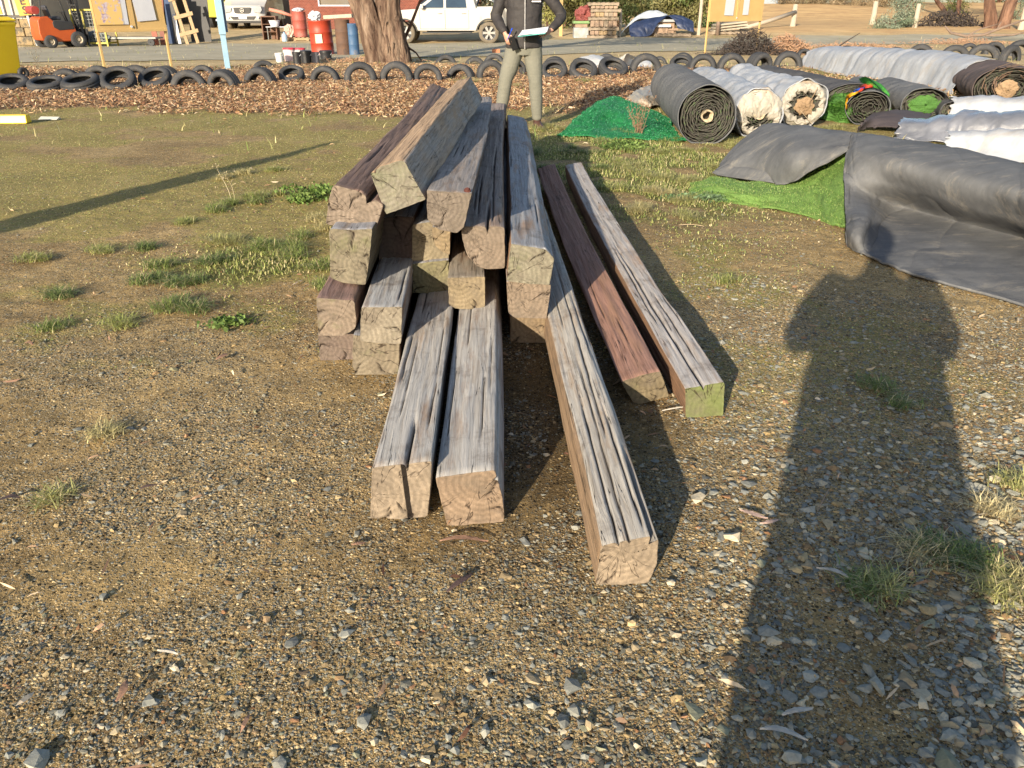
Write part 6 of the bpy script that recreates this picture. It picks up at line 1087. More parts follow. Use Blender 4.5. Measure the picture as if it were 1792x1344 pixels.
def pickup(label, loc, rz):
    T = thing('pickup_truck', label, 'pickup', loc, rz); fx, rx, zr = -1.72, 1.50, .39
    def arc(cx, r, a0, a1, n=12): return [(cx + r * math.cos(a0 + (a1 - a0) * k / n), zr + r * math.sin(a0 + (a1 - a0) * k / n)) for k in range(n + 1)]
    prof = [(-2.60, .42), (-2.68, .62), (-2.66, .95), (-2.58, 1.08), (-2.3, 1.15), (-1.25, 1.22), (1.05, 1.24), (1.06, 1.30), (2.66, 1.32), (2.70, 1.0), (2.68, .62), (2.5, .52)] + arc(rx, .49, R(15), R(165)) + [(rx - .50, .46), (fx + .50, .46)] + arc(fx, .49, R(15), R(165)) + [(-2.3, .42)]
    mb = MB(); mb.prism(prof, -.91, .91, 'Y'); mb.build('body', WP, T, bevel=.035)
    bl = [(-1.42, 1.20), (-1.32, 1.22), (1.02, 1.22), (1.06, 1.22)]
    mb = MB(); rb = [(-1.30, -.88, 1.215), (1.04, -.88, 1.215), (1.04, .88, 1.215), (-1.30, .88, 1.215)]; rt = [(-.42, -.68, 1.80), (.86, -.68, 1.80), (.86, .68, 1.80), (-.42, .68, 1.80)]; mb.loft([rb, rt]); mb.build('cab', WP, T, bevel=.05)
    def side(x0, x1, z, s): t_ = (z - 1.215) / .585; return (0, s * (.885 - .2 * t_) , z)
    for s in (-1, 1):
        for (xa, xb, xc, xd) in ((-1.02, -.22, -.22, -.42), (-.12, .66, .60, -.12)):
            q = [(xa, 1.26), (xb, 1.26), (xc, 1.70), (xd, 1.70)]; mb = MB(); mb.add([(x, side(0, 0, z, s)[1] + s * e, z) for e in (.004, .014) for x, z in q], [(0, 1, 2, 3), (4, 5, 6, 7), (0, 1, 5, 4), (1, 2, 6, 5), (2, 3, 7, 6), (3, 0, 4, 7)]); mb.build('window', GLASS, T)
        mb = MB()
        for xx in (-1.12, -.16, .74): mb.box((xx, s * .912, .86), (.012, .008, .66))
        mb.box((-.2, s * .912, .53), (1.85, .008, .012)); mb.build('door_gap', DKP, T)
        for xx in (-.36, .56): mb = MB(); mb.box((xx, s * .93, 1.07), (.16, .03, .03)); mb.build('door_handle', CHR, T, bevel=.005)
        mb = MB(); mb.box((-.1, s * .93, .40), (1.9, .16, .05)); mb.build('side_step', DKP, T, bevel=.01)
        mb = MB(); mb.box((-1.02, s * 1.02, 1.30), (.12, .20, .16)); mb.build('mirror', WP, T, bevel=.03)
        for cx in (fx, rx):
            a = [(cx + q * math.cos(t_), zr + q * math.sin(t_)) for q, rg in ((.50, np.linspace(R(8), R(172), 16)), (.455, np.linspace(R(172), R(8), 16))) for t_ in rg]; mb = MB(); mb.prism(a, s * .80, s * .925, 'Y'); mb.build('wheel_arch', DKP, T)
            wheel(T, (cx, s * .80, zr), .39, .26, -s)
        mb = MB(); mb.box((-2.50, s * .75, 1.0), (.3, .28, .16), (0, 0, s * .35)); mb.build('headlight', CHR, T, bevel=.02)
    mb = MB(); q = [(-1.24, -.80, 1.26), (-1.24, .80, 1.26), (-.50, .66, 1.75), (-.50, -.66, 1.75)]; mb.add([Vector(x) + Vector((-.03, 0, .03)) for x in q] + [Vector(x) + Vector((-.01, 0, .01)) for x in q], [(0, 1, 2, 3), (7, 6, 5, 4), (0, 1, 5, 4), (1, 2, 6, 5), (2, 3, 7, 6), (3, 0, 4, 7)]); mb.build('windscreen', GLASS, T)
    mb = MB(); mb.box((-2.69, 0, .85), (.04, 1.1, .26)); mb.build('grille', DKP, T); mb = MB(); mb.box((-2.66, 0, .52), (.16, 1.7, .2)); mb.build('bumper', DKP, T, bevel=.03)
    mb = MB(); mb.tube([(.98, -.70, 1.33), (1.15, -.66, 1.74), (1.15, .66, 1.74), (.98, .70, 1.33)], .035, 10); mb.tube([(1.15, -.60, 1.72), (1.95, -.78, 1.34)], .03, 10); mb.tube([(1.15, .60, 1.72), (1.95, .78, 1.34)], .03, 10); mb.build('sports_bar', CHR, T, smooth=True)
    return T
pk = ag(856, 76); PK = pickup('dusty white dual cab pickup side-on beyond the road, behind the gum tree', (pk.x - 1.50, pk.y + .8, pk.z - .02), R(0))
copy_tree(PK, (ag(720, 55).x - 1.2, 42.5, .40), R(12), 'second white pickup mostly hidden behind the gum trunk and the nearer pickup')
def van():
    p = ag(428, 52); T = thing('van', 'white van parked nose-on with black grille and round badge', 'van', (p.x, p.y, p.z), R(3)); rg = []
    for x in (-.97, -.95, -.88, -.7, -.35, 0, .35, .7, .88, .95, .97):
        e = abs(x) / .97; f = .30 * e ** 5; pr = [(f + .02, .30), (f, .45), (f, .62), (f + .05, .72), (f + .10, .95), (f + .20, 1.04), (.95 + .1 * e, 1.26), (1.75, 2.02), (1.95, 2.12), (4.6, 2.2), (4.65, .4)]; w2 = 1 - .10 * 0; rg.append([(x * (1 - .10 * max(0, (z - 1.2)) / 1), y, z) for y, z in pr])
    mb = MB(); mb.loft(rg); mb.build('body', WP, T, smooth=False, bevel=.03)
    mb = MB(); q = [(-.80, 1.02, 1.31), (.80, 1.02, 1.31), (.74, 1.70, 1.98), (-.74, 1.70, 1.98)]; mb.add([Vector(x) + Vector((0, -.03, .02)) for x in q] + [Vector(x) for x in q], [(0, 1, 2, 3), (7, 6, 5, 4), (0, 1, 5, 4), (1, 2, 6, 5), (2, 3, 7, 6), (3, 0, 4, 7)]); mb.build('windscreen', GLASS, T)
    mb = MB(); mb.prism([(-.40, .93), (.40, .93), (.36, .70), (.28, .66), (-.28, .66), (-.36, .70)], .0, -.03, 'Y'); mb.build('grille', DKP, T, loc=(0, .05, 0), bevel=.01)
    mb = MB(); mb.lathe([(.075, -.01), (.09, -.01), (.09, .01), (.075, .01)], n=28, axis='Y', close=True)
    for k in range(3): a = R(90 + 120 * k); mb.beam((0, 0, 0), (.08 * math.cos(a), 0, .08 * math.sin(a)), .012, .02)
    mb.build('badge', CHR, T, loc=(0, -.01, .81)); mb = MB(); mb.prism([(-.58, .56), (.58, .56), (.46, .42), (-.46, .42)], .03, -.015, 'Y'); mb.build('air_intake', DKP, T)
    mb = MB(); mb.box((0, -.035, .50), (.37, .015, .11)); mb.build('number_plate', PAPER, T); mb = MB(); mb.box((0, .0, .33), (1.7, .12, .10)); mb.build('bumper_lip', DKP, T, bevel=.02)
    for s in (-1, 1):
        mb = MB(); mb.prism([(s * .48, .92), (s * .86, 1.0), (s * .90, .82), (s * .80, .70), (s * .52, .74)], .16, -.02, 'Y'); mb.build('headlight', mat('lamp_glass', (.35, .37, .4), rough=.1, bstr=0), T, loc=(0, .06, 0), bevel=.01)
        mb = MB(); mb.cyl((s * .68, .0, .52), (s * .68, .06, .52), .06, n=16); mb.build('fog_light', CHR, T); mb = MB(); mb.box((s * 1.10, .98, 1.35), (.14, .12, .24)); mb.build('mirror', DKP, T, bevel=.03)
        wheel(T, (s * .86, .95, .34), .34, .22, -s, axis='X'); wheel(T, (s * .86, 4.0, .34), .34, .22, -s, axis='X')
        mb = MB(); mb.prism([(.5, .35), (.5, .62), (.7, .74), (1.2, .74), (1.4, .62), (1.4, .35)], s * .60, s * .985, 'X'); mb.build('wheel_arch', DKP, T)
van()
ORG = mat('forklift_orange', (.44, .085, .015), (.36, .065, .015), 3, .45, c3=(.3, .1, .05), c3t=(.6, .8))
def forklift():
    p = ag(117, 83); T = thing('forklift', 'orange and black forklift standing beyond the road, left of the notice board', 'forklift', tuple(p), R(48)); T.scale = (.84, .84, .84)
    mb = MB(); mb.prism([(-1.05, .30), (-1.10, .55), (-1.06, 1.05), (-.95, 1.18), (-.62, 1.20), (-.40, .98), (.28, .95), (.36, .70), (.40, .30), (.1, .24), (-.5, .24), (-.62, .42), (-.85, .42), (-.92, .28)], -.48, .48, 'Y'); mb.build('chassis', ORG, T, bevel=.05)
    mb = MB(); mb.prism([(-.52, .96), (-.45, 1.03), (.26, 1.0), (.30, .70), (-.30, .66), (-.5, .78)], -.50, .50, 'Y'); mb.build('engine_hood', DKP, T, bevel=.03)
    mb = MB(); mb.box((-.28, 0, 1.12), (.46, .46, .14)); mb.box((-.50, 0, 1.36), (.12, .44, .46), (0, -.2, 0)); mb.build('seat', mat('seat_vinyl', (.05, .05, .06), rough=.5), T, bevel=.04)
    mb = MB()
    for s in (-1, 1): mb.tube([(-.90, s * .42, 1.15), (-.72, s * .42, 2.1), (.20, s * .42, 2.12), (.46, s * .44, .85)], .032, 8)
    for k in range(7): mb.beam((-.70 + .15 * k, -.42, 2.12), (-.70 + .15 * k, .42, 2.12), .03, .02)
    mb.build('overhead_guard', DKP, T); mb = MB()
    for s in (-1, 1): mb.box((.66, s * .30, 1.15), (.10, .09, 2.1)); mb.box((.72, s * .20, 1.0), (.06, .06, 1.8))
    for z in (.35, 1.0, 1.6, 2.15): mb.box((.66, 0, z), (.06, .60, .07))
    mb.build('mast', DKP, T, bevel=.008); mb = MB(); mb.box((.80, 0, .50), (.05, .9, .42)); mb.build('carriage', DKP, T, bevel=.01)
    for s in (-1, 1): mb = MB(); mb.box((.84, s * .25, .32), (.05, .12, .55)); mb.prism([(.82, .05), (1.85, .05), (1.85, .06), (.86, .09)], s * .25 - .06, s * .25 + .06, 'Y'); mb.build('fork', mat('fork_steel', (.10, .09, .085), rough=.5), T)
    mb = MB(); mb.cyl((.22, 0, .95), (.10, 0, 1.32), .02, n=8); mb.lathe([(.15, -.01), (.17, -.01), (.17, .01), (.15, .01)], c=(.08, 0, 1.34), n=24, close=True); mb.build('steering_wheel', DKP, T)
    mb = MB(); mb.cyl((-1.0, -.36, 1.42), (-1.0, .36, 1.42), .15, n=20); mb.build('gas_bottle', mat('bottle_red', (.35, .05, .04), rough=.4), T, smooth=False)
    for s in (-1, 1):
        for x, r in ((-.74, .25), (.36, .31)):
            W_ = bpy.data.objects.new('wheel', None); C.objects.link(W_); W_.parent = T; W_.location = (x, s * .47, r); mb = MB(); mb.lathe([(r * .5, -.10), (r * .92, -.11), (r, -.08), (r, .08), (r * .92, .11), (r * .5, .10)], n=30, axis='Y', close=True); mb.build('tyre', RUB, W_, smooth=True); mb = MB(); mb.lathe([(.001, s * -.0), (r * .3, s * .02), (r * .5, s * .07)], n=24, axis='Y'); mb.lathe([(.001, s * .06), (.06, s * .06), (.06, 0)], n=16, axis='Y'); mb.build('rim', mat('rim_cream', (.45, .38, .28)), W_)
forklift()
# ---------------------------------------------------------------- buildings at the back
CREAM = mat('cream_panel', (.38, .34, .27), (.32, .28, .22), 2, .8); BRICK = None
def brick_mat():
    m, t, b = newmat('red_brick'); v = coord(t, rot=(R(90), 0, 0)); br = nd(t, 'ShaderNodeTexBrick'); br.inputs['Scale'].default_value = 4.2; br.inputs['Color1'].default_value = (.12, .032, .022, 1); br.inputs['Color2'].default_value = (.17, .045, .030, 1); br.inputs['Mortar'].default_value = (.28, .16, .12, 1); br.inputs['Mortar Size'].default_value = .012
    t.links.new(v, br.inputs['Vector']); n = noise(t, coord(t), 1.2, 5); c = mix(t, .4, br.outputs['Color'], ramp(t, n, [(.3, (.6, .6, .6)), (.7, (1.3, 1.25, 1.2))]), 'MULTIPLY'); t.links.new(c, b.inputs['Base Color']); b.inputs['Roughness'].default_value = .9; return m
def building(label, x0, x1, y, z0, h, dep, m, roofm, wins, name='building', wallname='wall'):
    T = thing(name, label, 'building', ((x0 + x1) / 2, y, z0)); w2 = (x1 - x0) / 2; mb = MB()
    zs = sorted({-.3, h} | {q for w_ in wins for q in (w_[2], w_[3])}); xs_ = sorted({-w2, w2} | {q for w_ in wins for q in (w_[0], w_[1])})
    for i in range(len(xs_) - 1):
        for j in range(len(zs) - 1):
            cx, cz = (xs_[i] + xs_[i + 1]) / 2, (zs[j] + zs[j + 1]) / 2
            if any(w_[0] < cx < w_[1] and w_[2] < cz < w_[3] for w_ in wins): continue
            mb.box((cx, .1, cz), (xs_[i + 1] - xs_[i], .2, zs[j + 1] - zs[j]))
    for s in (-1, 1): mb.box((s * (w2 - .1), dep / 2 + .101, h / 2 - .15), (.2, dep - .2, h + .3))
    mb.box((0, dep, h / 2 - .15), (2 * w2, .2, h + .3)); mb.build(wallname, m, T)
    mb = MB(); mb.prism([(-.5, h + .004), (dep + .5, h + .004), (dep + .5, h + .12), (dep / 2, h + 1.3), (-.5, h + .12)], -w2 - .4, w2 + .4, 'X'); mb.build('roof', roofm, T)
    for (a, b, c, d, kind) in wins:
        if kind == 'open': continue
        W_ = bpy.data.objects.new('window' if kind == 'win' else 'door', None); C.objects.link(W_); W_.parent = T; W_.location = ((a + b) / 2, 0, (c + d) / 2); ww, hh_ = b - a, d - c; mb = MB()
        for s in (-1, 1): mb.box((s * (ww / 2 - .03), .03, 0), (.06, .12, hh_)); mb.box((0, .03, s * (hh_ / 2 - .03)), (ww - .12, .12, .06))
        mb.box((0, .03, 0), (.05, .08, hh_ - .12)); mb.build('frame', PAPER, W_); mb = MB(); mb.box((0, .10, 0), (ww - .1, .02, hh_ - .1)); mb.build('pane' if kind == 'win' else 'leaf', GLASS if kind == 'win' else CREAM, W_)
    return T
TIN = mat('corrugated_tin', (.36, .37, .38), (.28, .29, .30), 3, .5, metal=.3); DSH = mat('shed_cladding', (.16, .14, .12), (.11, .10, .085), 2, .85)
def X_(px, D): return (px - 896) / F * (D * math.cos(PITCH) + .5)
z_ = lambda px, D: float(g(X_(px, D), D))
building('red brick office with a wide window, behind the drums', X_(512, 40), X_(612, 40) + 3.4, 40, z_(560, 40), 3.0, 6, brick_mat(), TIN, [(-1.7, 1.6, .96, 2.1, 'win')], 'brick_building')
building('long open-fronted dark shed behind the forklift and the van', X_(72, 46), X_(512, 46), 46, z_(300, 46), 3.8, 7, DSH, TIN, [(-5.6, -1.0, .0, 3.0, 'open'), (-.6, 3.8, .0, 3.0, 'open')], 'shed')
building('cream panelled building at the left edge behind the letter signs', X_(-260, 39), X_(70, 39), 39, z_(0, 39), 3.2, 6, mat('cream_wall', (.42, .38, .31), (.35, .31, .25), 2, .8), TIN, [(1.2, 2.4, .9, 2.0, 'win'), (2.9, 3.7, .0, 2.1, 'door')], 'site_building')
building('grey corrugated shed seen past the notice board on the far side', X_(1318, 58), X_(1378, 58), 58, z_(1350, 58) - .2, 3.0, 5, mat('blue_grey_tin', (.30, .34, .38), (.22, .26, .30), 3, .5), TIN, [(-.6, .4, .9, 1.8, 'win')], 'corrugated_shed')
# low sandstone wall, letter signs, mesh cage, trolley
SAND = mat('sandstone', (.36, .27, .15), (.25, .18, .10), 3, .9, c3=(.10, .09, .07), c3t=(.5, .62), c3s=2.5, bstr=.8, bdist=.05)
p = ag(30, 79); T = thing('stone_wall', 'low rough sandstone wall below the letter signs', 'wall', tuple(p)); r_ = random.Random(3)
for row in range(3):
    x = -3.4
    while x < 1.0:
        w2 = r_.uniform(.4, .8); mb = MB(); mb.box((0, 0, 0), (w2 - .02, .4, .29)); mb.build('block', SAND, T, loc=(x + w2 / 2, r_.uniform(-.03, .03), .145 + row * .30), bevel=.03); x += w2
mb = MB(); mb.box((-1.2, -.02, .97), (4.4, .5, .09)); mb.build('coping', mat('dark_rail', (.09, .085, .08)), T, bevel=.01)
SGN = mat('sign_yellow', (.50, .26, .006), (.46, .23, .006), rough=.5, bstr=0); INK = mat('sign_black', (.015, .012, .01), rough=.6, bstr=0)
def letter(ch, size, parent, loc, m=INK, name='letter'):
    cu = bpy.data.curves.new('letter', 'FONT'); cu.body = ch; cu.size = size; cu.extrude = .004; cu.offset = .006; cu.align_x = 'CENTER'; cu.align_y = 'CENTER'; o = bpy.data.objects.new('tmp', cu); C.objects.link(o); dg = bpy.context.evaluated_depsgraph_get(); me = bpy.data.meshes.new_from_object(o.evaluated_get(dg)); bpy.data.objects.remove(o)
    me.materials.clear(); q = link(name, me, m, parent); q.location = loc; q.rotation_euler = (R(90), 0, 0)
    mb = MB(); return q
def sign(label, px, yb, zb, letters, w_=.52, lean=R(-6)):
    p = ag(px, yb); T = thing('sign', label, 'sign', tuple(p)); T.rotation_euler = (0, lean, 0); hgt = .30 * len(letters) + .06
    mb = MB(); mb.box((0, 0, (zb + hgt) / 2), (.09, .05, zb + hgt)); mb.build('post', mat('grey_post', (.34, .37, .40), (.25, .28, .30)), T, bevel=.005); mb = MB(); mb.box((0, -.045, zb + hgt / 2), (w_, .03, hgt)); mb.build('panel', SGN, T, bevel=.004)
    for k, ch in enumerate(letters):
        q = letter(ch, .36, T, (0.02, -.068, zb + .16 + .30 * (len(letters) - 1 - k)))
        # slab serifs
        q.scale = (1.15, 1, 1)
sign('tilted yellow sign with black letters E and S, beside the forklift', 66, 80, 1.02, ['S', 'A', 'L', 'E', 'S'][3:], .50); sign('tilted yellow sign with black letters A and L, cut by the picture edge', 14, 80, 1.04, ['A', 'L'], .50)
YF = mat('cage_yellow', (.50, .42, .05), rough=.5); WIRE = mat('galv_wire', (.26, .27, .26), rough=.5, metal=.4)
p = ag(163, 82); T = thing('mesh_cage', 'yellow-framed wire stillage cage between the forklift and the notice board', 'cage', (p.x, p.y, p.z)); mb = MB()
for x in (-.55, .55):
    for y in (0, .8): mb.box((x, y, .6), (.05, .05, 1.2))
for z in (.12, 1.2):
    for y in (0, .8): mb.box((0, y, z), (1.05, .05, .05))
    for x in (-.55, .55): mb.box((x, .4, z), (.05, .75, .05))
mb.build('frame', YF, T); mb = MB()
for k in range(10): mb.box((-.5 + .11 * k, -.0, .66), (.008, .008, 1.04))
for k in range(9): mb.box((0, .01, .2 + .115 * k), (1.05, .008, .008))
mb.build('mesh', WIRE, T); crumple(T, (0, .4, .30), (.42, .3, .22), mat('crate_junk', (.20, .26, .30), (.10, .10, .09)), 3, 'contents')
p = ag(228, 81); T = thing('trolley', 'low flat trolley behind the notice board', 'trolley', tuple(p)); mb = MB(); mb.box((0, .3, .27), (2.0, .7, .06)); mb.build('deck', WIRE, T, bevel=.01); mb = MB(); mb.tube([(-.98, .3, .3), (-1.1, .3, .9), (-1.1, .3, .95)], .02, 8); mb.build('handle', WIRE, T)
for x in (-.8, .8): mb = MB(); mb.lathe([(.02, -.03), (.12, -.03), (.13, 0), (.12, .03), (.02, .03)], n=20, axis='Y', close=True); mb.build('wheel', RUB, T, loc=(x, -.02, .13))
def leaning(name, label, px, yb, w_, h_, m, rx=R(-8), ry=0.0, th=.03, dy=0, cat='panel', rz=0):
    p = ag(px, yb); T = thing(name, label, cat, (p.x, p.y + dy, p.z)); T.rotation_euler = (rx, ry, rz); mb = MB(); mb.box((0, 0, h_ / 2), (w_, th, h_)); mb.build('board', m, T, bevel=.004); return T
leaning('plank', 'red-brown plank leaning left of a pair behind the notice board', 274, 79, .20, 1.7, mat('redwood', (.28, .09, .05), (.20, .06, .04)), ry=R(-4), cat='plank'); leaning('plank', 'darker red-brown plank of the pair behind the notice board leg', 284, 79, .20, 1.9, mat('redwood_dark', (.19, .065, .045)), ry=R(4), dy=.1, cat='plank')
leaning('panel', 'tall dark blue panel leaning at the shed front', 300, 77, .32, 2.0, mat('navy_panel', (.02, .05, .13)), dy=.2); leaning('panel', 'black sheet leaning beside the dark blue panel', 309, 77, .26, 1.8, DKP, dy=.15); leaning('board', 'narrow white board with rounded end leaning by the upright pallet', 317, 77, .12, 1.05, PAPER, ry=R(-6), dy=-.1, cat='board'); leaning('panel', 'slate grey panel leaning right of the upright pallet', 362, 74, .16, 1.5, mat('slate_panel', (.16, .18, .22)), ry=R(-8), dy=.3); leaning('panel', 'dark rack panel behind the upright pallet', 345, 75, .8, 1.9, DKP, dy=.5)
PAL_W = mat('pallet_wood', (.36, .265, .16), (.26, .18, .10), 6, .85, stretch=(3, 3, 3)); PAL_G = mat('weathered_pallet', (.30, .24, .18), (.20, .16, .12), 6, .85)
def pallet(label, loc, rot, w_=1.1, d_=1.1, m=PAL_W, n=7, name='pallet', group=None, cat='pallet'):
    T = thing(name, label, cat, tuple(loc), 0, group); T.rotation_euler = rot
    for y in (-d_ / 2 + .05, 0, d_ / 2 - .05): mb = MB(); mb.box((0, y, .07), (w_, .045, .09)); mb.build('bearer', m, T)
    for k in range(n): mb = MB(); mb.box((-w_ / 2 + .05 + (w_ - .1) * k / (n - 1), 0, .126), (.095, d_, .02)); mb.build('board', m, T)
    for k in (0, n // 2, n - 1): mb = MB(); mb.box((-w_ / 2 + .05 + (w_ - .1) * k / (n - 1), 0, .014), (.095, d_, .02)); mb.build('board', m, T)
    return T
p = ag(340, 78); T = thing('pallet', 'pale narrow pallet standing on end against the rack, leaning left', 'pallet', (p.x, p.y - .1, p.z)); T.rotation_euler = (R(-8), R(-13), 0)
for x in (-.2, .2): mb = MB(); mb.box((x, 0, .95), (.12, .05, 1.9)); mb.build('bearer', PAL_W, T)
for z in (.42, 1.02, 1.65): mb = MB(); mb.box((0, -.04, z), (.74, .03, .13)); mb.build('board', PAL_W, T)
p = ag(372, 52); T = thing('skip', 'yellow-green machine body beside the van', 'machine', (p.x, p.y + 1, p.z)); mb = MB(); mb.prism([(-.6, .5), (.6, .5), (.8, 1.1), (.5, 2.0), (-.5, 2.0), (-.7, 1.1)], 0, 1.6, 'Y'); mb.build('hull', mat('machine_yellow', (.36, .34, .04)), T, bevel=.05)
for x in (-.5, .5): mb = MB(); mb.lathe([(.05, -.12), (.40, -.12), (.45, 0), (.40, .12), (.05, .12)], n=24, axis='X', close=True); mb.build('wheel', RUB, T, loc=(x, .6, .45))
# clutter in front of the brick building
CB = mat('brown_laminate', (.15, .075, .045), (.11, .055, .035)); p = ag(474, 70); T = thing('cabinet', 'brown open cabinet end beside the road, left of the faded red drum', 'cabinet', tuple(p)); mb = MB(); mb.box((-.28, .2, .42), (.04, .45, .84)); mb.box((.28, .2, .42), (.04, .45, .84)); mb.box((0, .2, .86), (.60, .45, .04)); mb.build('carcass', CB, T, bevel=.004); mb = MB(); mb.box((0, .41, .42), (.52, .02, .82)); mb.build('back_panel', CB, T)
for z in (.3, .58): mb = MB(); mb.box((0, .2, z), (.52, .4, .02)); mb.build('shelf', CB, T)
p = ag(515, 72); P_base = p; pallet('small pallet carrying the faded red drum', (p.x, p.y + .5, p.z), (0, 0, 0), 1.15, .9)
pq = p + Vector((.18, .45, .14)); T = thing('oil_drum', 'faded red drum topped with grey cloth, standing on the small pallet', 'drum', tuple(pq)); mb = MB(); r = .28; h = .92; mb.lathe([(r * .97, 0), (r, .02), (r * .97, .03), (r * .97, .3), (r, .31), (r * .97, .32), (r * .97, .6), (r, .61), (r * .97, .62), (r * .97, h - .02), (r, h), (.001, h - .01)], n=36); mb.build('shell', PINK, T, smooth=True)
bag('cloth', 'grey cloth heaped on the faded red drum', 'cloth', pq + Vector((0, 0, .92)), (.22, .2, .07), PAPER, 8); T = bag('sack', 'pinkish sack slumped beside the faded red drum', 'sack', pq + Vector((-.42, -.05, -.02)), (.22, .2, .24), mat('pink_sack', (.55, .38, .32)), 9)
mb = MB(); q = pq + Vector((-.7, 0, .9)); mb.tube([q + Vector((-.45, 0, .1)), q, q + Vector((.5, 0, -.15))], [.06, .07, .05], 10); o = mb.build('pipe', mat('salmon_pipe', (.55, .22, .16)), None, smooth=True); tag(o, 'salmon coloured pipe lying across to the faded red drum', 'pipe')
T = thing('table', 'low white-topped table in front of the sack', 'table', tuple(ag(492, 70) + Vector((0, -.05, 0)))); mb = MB(); mb.box((0, .25, .48), (1.1, .5, .03)); mb.build('tabletop', PAPER, T, bevel=.004)
for x, y in ((-.5, .04), (.5, .04), (-.5, .46), (.5, .46)): mb = MB(); mb.cyl((x, y, 0), (x, y, .465), .02, n=8); mb.build('leg', WIRE, T)
p = ag(486, 71); T = thing('basin', 'white plastic basin on the low table', 'basin', (p.x - .1, p.y + .2, p.z + .50)); mb = MB(); mb.lathe([(.001, .01), (.13, 0), (.2, .22), (.22, .22), (.15, -.0)], n=24); mb.build('bowl', PAPER, T, smooth=True); mb = MB(); mb.lathe([(.2, .21), (.235, .215), (.235, .235), (.2, .235)], n=24, close=True); mb.build('rim', PAPER, T)
T = thing('bottle', 'blue plastic drum bottle under the low table edge', 'bottle', tuple(ag(499, 73))); mb = MB(); mb.lathe([(.001, 0), (.10, 0), (.11, .02), (.11, .24), (.04, .31), (.04, .35), (.001, .35)], n=20); mb.build('vessel', mat('pale_blue_plastic', (.30, .42, .55)), T, smooth=True); mb = MB(); mb.cyl((0, 0, .35), (0, 0, .38), .045, n=14); mb.build('cap', BLK, T)
# pallet stack and tarpaulin heap on the far side of the road
BRK = mat('stack_brown', (.34, .24, .17), (.22, .16, .12), 5, .85, bstr=.5); p = ag(1056, 68); hz = 0
for k in range(5):
    lab = ('lowest pallet of the far stack, on the grass edge', 'second lowest pallet of the far stack', 'middle pallet of the far stack', 'second highest pallet of the far stack', 'topmost pallet of the far stack')[k]
    pallet(lab, (p.x + (-.05, .03, -.04, .04, -.02)[k], p.y + .6, p.z + hz), (0, 0, (.02, -.05, .03, .06, -.04)[k]), 1.25, 1.0, PAL_G, group='pallets of the far stack')
    if k < 4:
        T = thing('crate', ('crate of tan timber blocks between the two lowest far pallets', 'crate of pale slabs in the middle of the far stack', 'crate of mixed offcuts under the second highest far pallet', 'shallow load of dark offcuts under the topmost far pallet')[k], 'crate', (p.x, p.y + .6, p.z + hz + .14)); hh_ = (.16, .24, .16, .10)[k]; r_ = random.Random(k)
        for j in range(6): mb = MB(); w3 = 1.1 / 6; mb.box((-.55 + w3 * (j + .5), r_.uniform(-.03, .03), hh_ / 2 + .004), (w3 * .9, .9, hh_ - .008)); mb.build('block', (BRK, PAL_G, PAL_W, BRK)[r_.randrange(4)] if k != 3 else BRK, T, bevel=.006)
        hz += hh_
    hz += .14
p = ag(1017, 67); T = thing('crate', 'green-rimmed blue crate left of the far pallet stack', 'crate', tuple(p)); mb = MB(); mb.box((0, .35, .20), (.62, .6, .40)); mb.build('box', mat('pale_blue_crate', (.25, .36, .45), (.3, .25, .2)), T, bevel=.02); mb = MB(); mb.box((0, .35, .60), (.68, .66, .10)); mb.build('rim', mat('crate_green', (.18, .30, .12)), T, bevel=.01); mb = MB(); mb.box((0, .35, .475), (.5, .5, .14)); mb.build('load', BRK, T)
bag('net_bag', 'red net bags piled on the green-rimmed crate', 'net bag', p + Vector((.1, .35, .65)), (.38, .3, .28), mat('red_net', (.24, .06, .05), (.15, .04, .04), bstr=.8, bscale=60), 4)
TB = mat('silver_tarp', (.42, .46, .50), (.34, .38, .43), 4, .5); TN = mat('navy_tarp', (.02, .035, .09), (.012, .02, .05), 4, .5)
tp = ag(1150, 64); zz0 = tp.z
W3 = lambda px, py, dy: ay(px, py, tp.y + dy)
def vgrid(rows): return [[W3(*c) for c in r] for r in rows]
o, _ = sheet('tarpaulin', vgrid([[(1083, 63, -.1), (1100, 44, .1), (1117, 34, .3), (1140, 32, .5), (1168, 28, .6)], [(1090, 56, .3), (1104, 39, .5), (1122, 24, .8), (1145, 18, .9), (1168, 26, 1.0)], [(1096, 60, 1.2), (1110, 50, 1.3), (1128, 40, 1.5), (1150, 38, 1.7), (1172, 40, 1.8)]]), TB, 50, 50, .01, .03, 2.5); tag(o, 'silver-blue tarpaulin peaked over the far heap', 'tarpaulin')
o, _ = sheet('tarpaulin', vgrid([[(1103, 64, -.25), (1125, 64, -.25), (1140, 60, -.15), (1150, 42, .0)], [(1101, 52, 0), (1120, 46, -.05), (1138, 42, .0), (1160, 33, .2)], [(1102, 42, .2), (1120, 36, .2), (1142, 31, .35), (1168, 27, .5)]]), TN, 40, 40, .01, .03, 2.5); tag(o, 'navy tarpaulin hanging below the silver-blue one', 'tarpaulin')
o, _ = sheet('tarpaulin', vgrid([[(1186, 50, .1), (1200, 52, .0), (1214, 56, 0)], [(1180, 36, .3), (1198, 38, .2), (1214, 42, .2)], [(1166, 27, .6), (1190, 28, .6), (1212, 38, .6)], [(1166, 40, 1.6), (1190, 44, 1.6), (1216, 56, 1.6)]]), TN, 40, 40, .01, .03, 2.5); tag(o, 'black tarpaulin end draped over the far heap beside the slim white post', 'tarpaulin')
